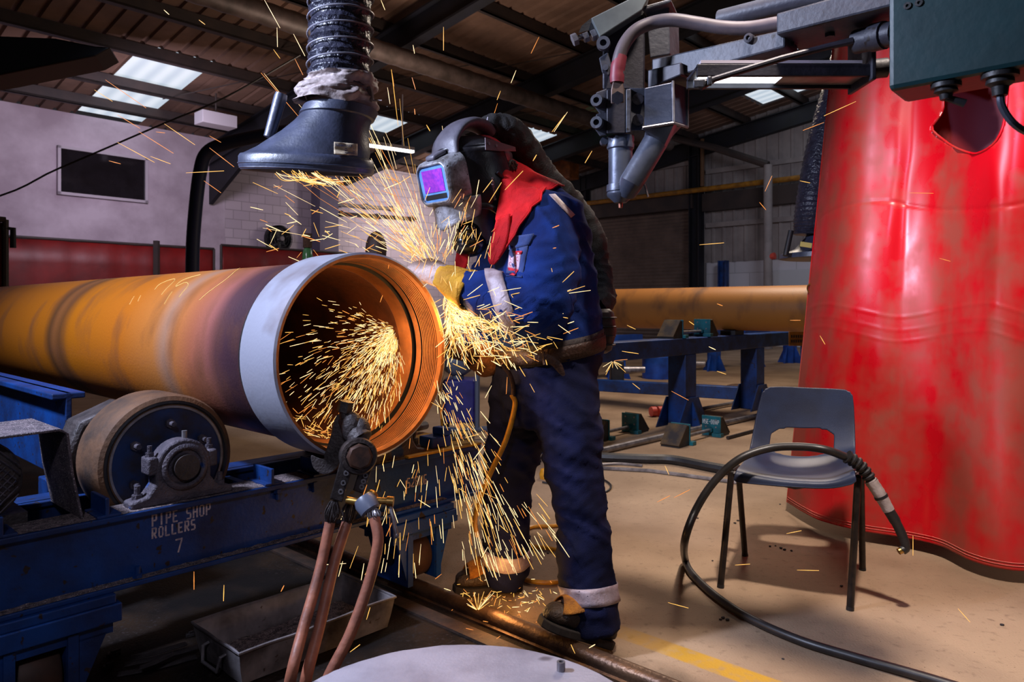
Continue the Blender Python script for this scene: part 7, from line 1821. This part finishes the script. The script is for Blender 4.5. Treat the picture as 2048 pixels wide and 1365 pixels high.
# single stray sparks: (x0, y0, x1, y1, depth)
STRAY = [(529, 0, 560, 56), (554, 55, 555, 94), (547, 99, 560, 117), (189, 180, 225, 203), (211, 160, 292, 216), (235, 230, 280, 257), (329, 248, 390, 290), (277, 263, 347, 307), (235, 285, 309, 325), (301, 313, 341, 328), (218, 322, 241, 328), (312, 264, 330, 266), (372, 346, 448, 342), (419, 272, 442, 285), (419, 296, 468, 334), (408, 362, 442, 386), (528, 147, 558, 184), (587, 68, 610, 112), (590, 118, 606, 150), (328, 20, 338, 29), (398, 40, 410, 49), (887, 54, 887, 101), (826, 90, 829, 107), (784, 146, 788, 173), (824, 155, 831, 179), (775, 175, 780, 208), (829, 218, 830, 229), (1078, 74, 1062, 107), (1032, 141, 1022, 166), (1001, 182, 994, 200), (995, 207, 977, 263), (1135, 224, 1108, 264), (762, 0, 770, 20), (1184, 42 + 260, 1170, 326), (1712, 203, 1648, 232), (1648, 245, 1606, 261), (1818, 386, 1867, 387), (1879, 517, 1901, 523), (1640, 672, 1650, 689), (1530, 383, 1544, 352), (1399, 490, 1448, 486), (1600, 362, 1620, 366), (1519, 405, 1532, 420), (1434, 608, 1445, 612), (1580, 641, 1601, 641), (1378, 643, 1388, 650), (1254, 651, 1271, 659), (1434, 743, 1452, 749), (1343, 783, 1377, 801), (1265, 767, 1280, 779), (1418, 694, 1431, 700), (1244, 703, 1277, 708), (1330, 932, 1338, 950), (1348, 996, 1380, 980), (1314, 1005, 1340, 992), (1573, 1068, 1603, 1062), (1594, 1141, 1638, 1142), (1470, 1131, 1500, 1129), (1826, 1072, 1826, 1112), (1916, 1218, 1940, 1245), (1336, 1206, 1377, 1217), (388, 1144, 388, 1180), (448, 1171, 447, 1203), (562, 1184, 568, 1172), (652, 1100, 652, 1108), (700, 1305, 720, 1290), (733, 1240, 740, 1216), (1150, 1308, 1142, 1290), (1178, 1297, 1190, 1290), (1104, 264, 1130, 230), (853, 250, 860, 262), (1066, 322, 1073, 310), (1010, 380, 1046, 342), (978, 405, 1003, 365), (952, 393, 958, 360), (1125, 565, 1148, 543), (1106, 497, 1112, 496), (1105, 456, 1118, 451), (938, 560, 950, 540)]
YS_ = {}
sp0 = None
for i, (x0, y0, x1, y1) in enumerate(STRAY):
    if y0 > 1040 and x0 > 1300: Yq = min(FL(x0, max(y0, y1)).y - 0.15, 2.6)
    elif x0 > 1560: Yq = 2.62 if y0 > 300 else 2.5
    elif y0 > 1100: Yq = min(1.9 if x0 < 500 else 2.0, FL(x0, max(y0, y1)).y - .05)
    elif 820 < x0 < 1215 and y0 > 230: Yq = 2.05
    else: Yq = 2.2 + 0.5 * R3.random()
    p, q = P(x0, y0, Yq), P(x1, y1, Yq + R3.uniform(-.02, .02))
    r = 0.0011 if (x1 - x0) ** 2 + (y1 - y0) ** 2 > 300 else 0.0014
    mb = MB(); d = q - p; mb.tube([p, p + d * .5, q], [r * .5, r, r * .7], 5)
    o = mb.build('spark', SM[R3.choice((0, 1, 1, 2))], smooth=0)
    tag(o, 'single stray spark streak glowing in the air, apart from the dense sprays', 'spark', 'stray sparks in the air')
# the glow the sparks give off
lamp('spark_glow_bore', 'POINT', TP @ Vector((0.17, 0.17, 0.0)), None, 2.2, (1.0, 0.48, 0.14), 0.05)
lamp('spark_glow_bore_low', 'POINT', TP @ Vector((0.02, 0.12, -0.14)), None, 1.2, (1.0, 0.48, 0.14), 0.06)
lamp('spark_glow_hand', 'POINT', P(915, 640, 2.30), None, 7.0, (1.0, 0.52, 0.16), 0.05)
lamp('spark_glow_floor', 'POINT', P(985, 1185, 2.42), None, 2.0, (1.0, 0.5, 0.16), 0.05)
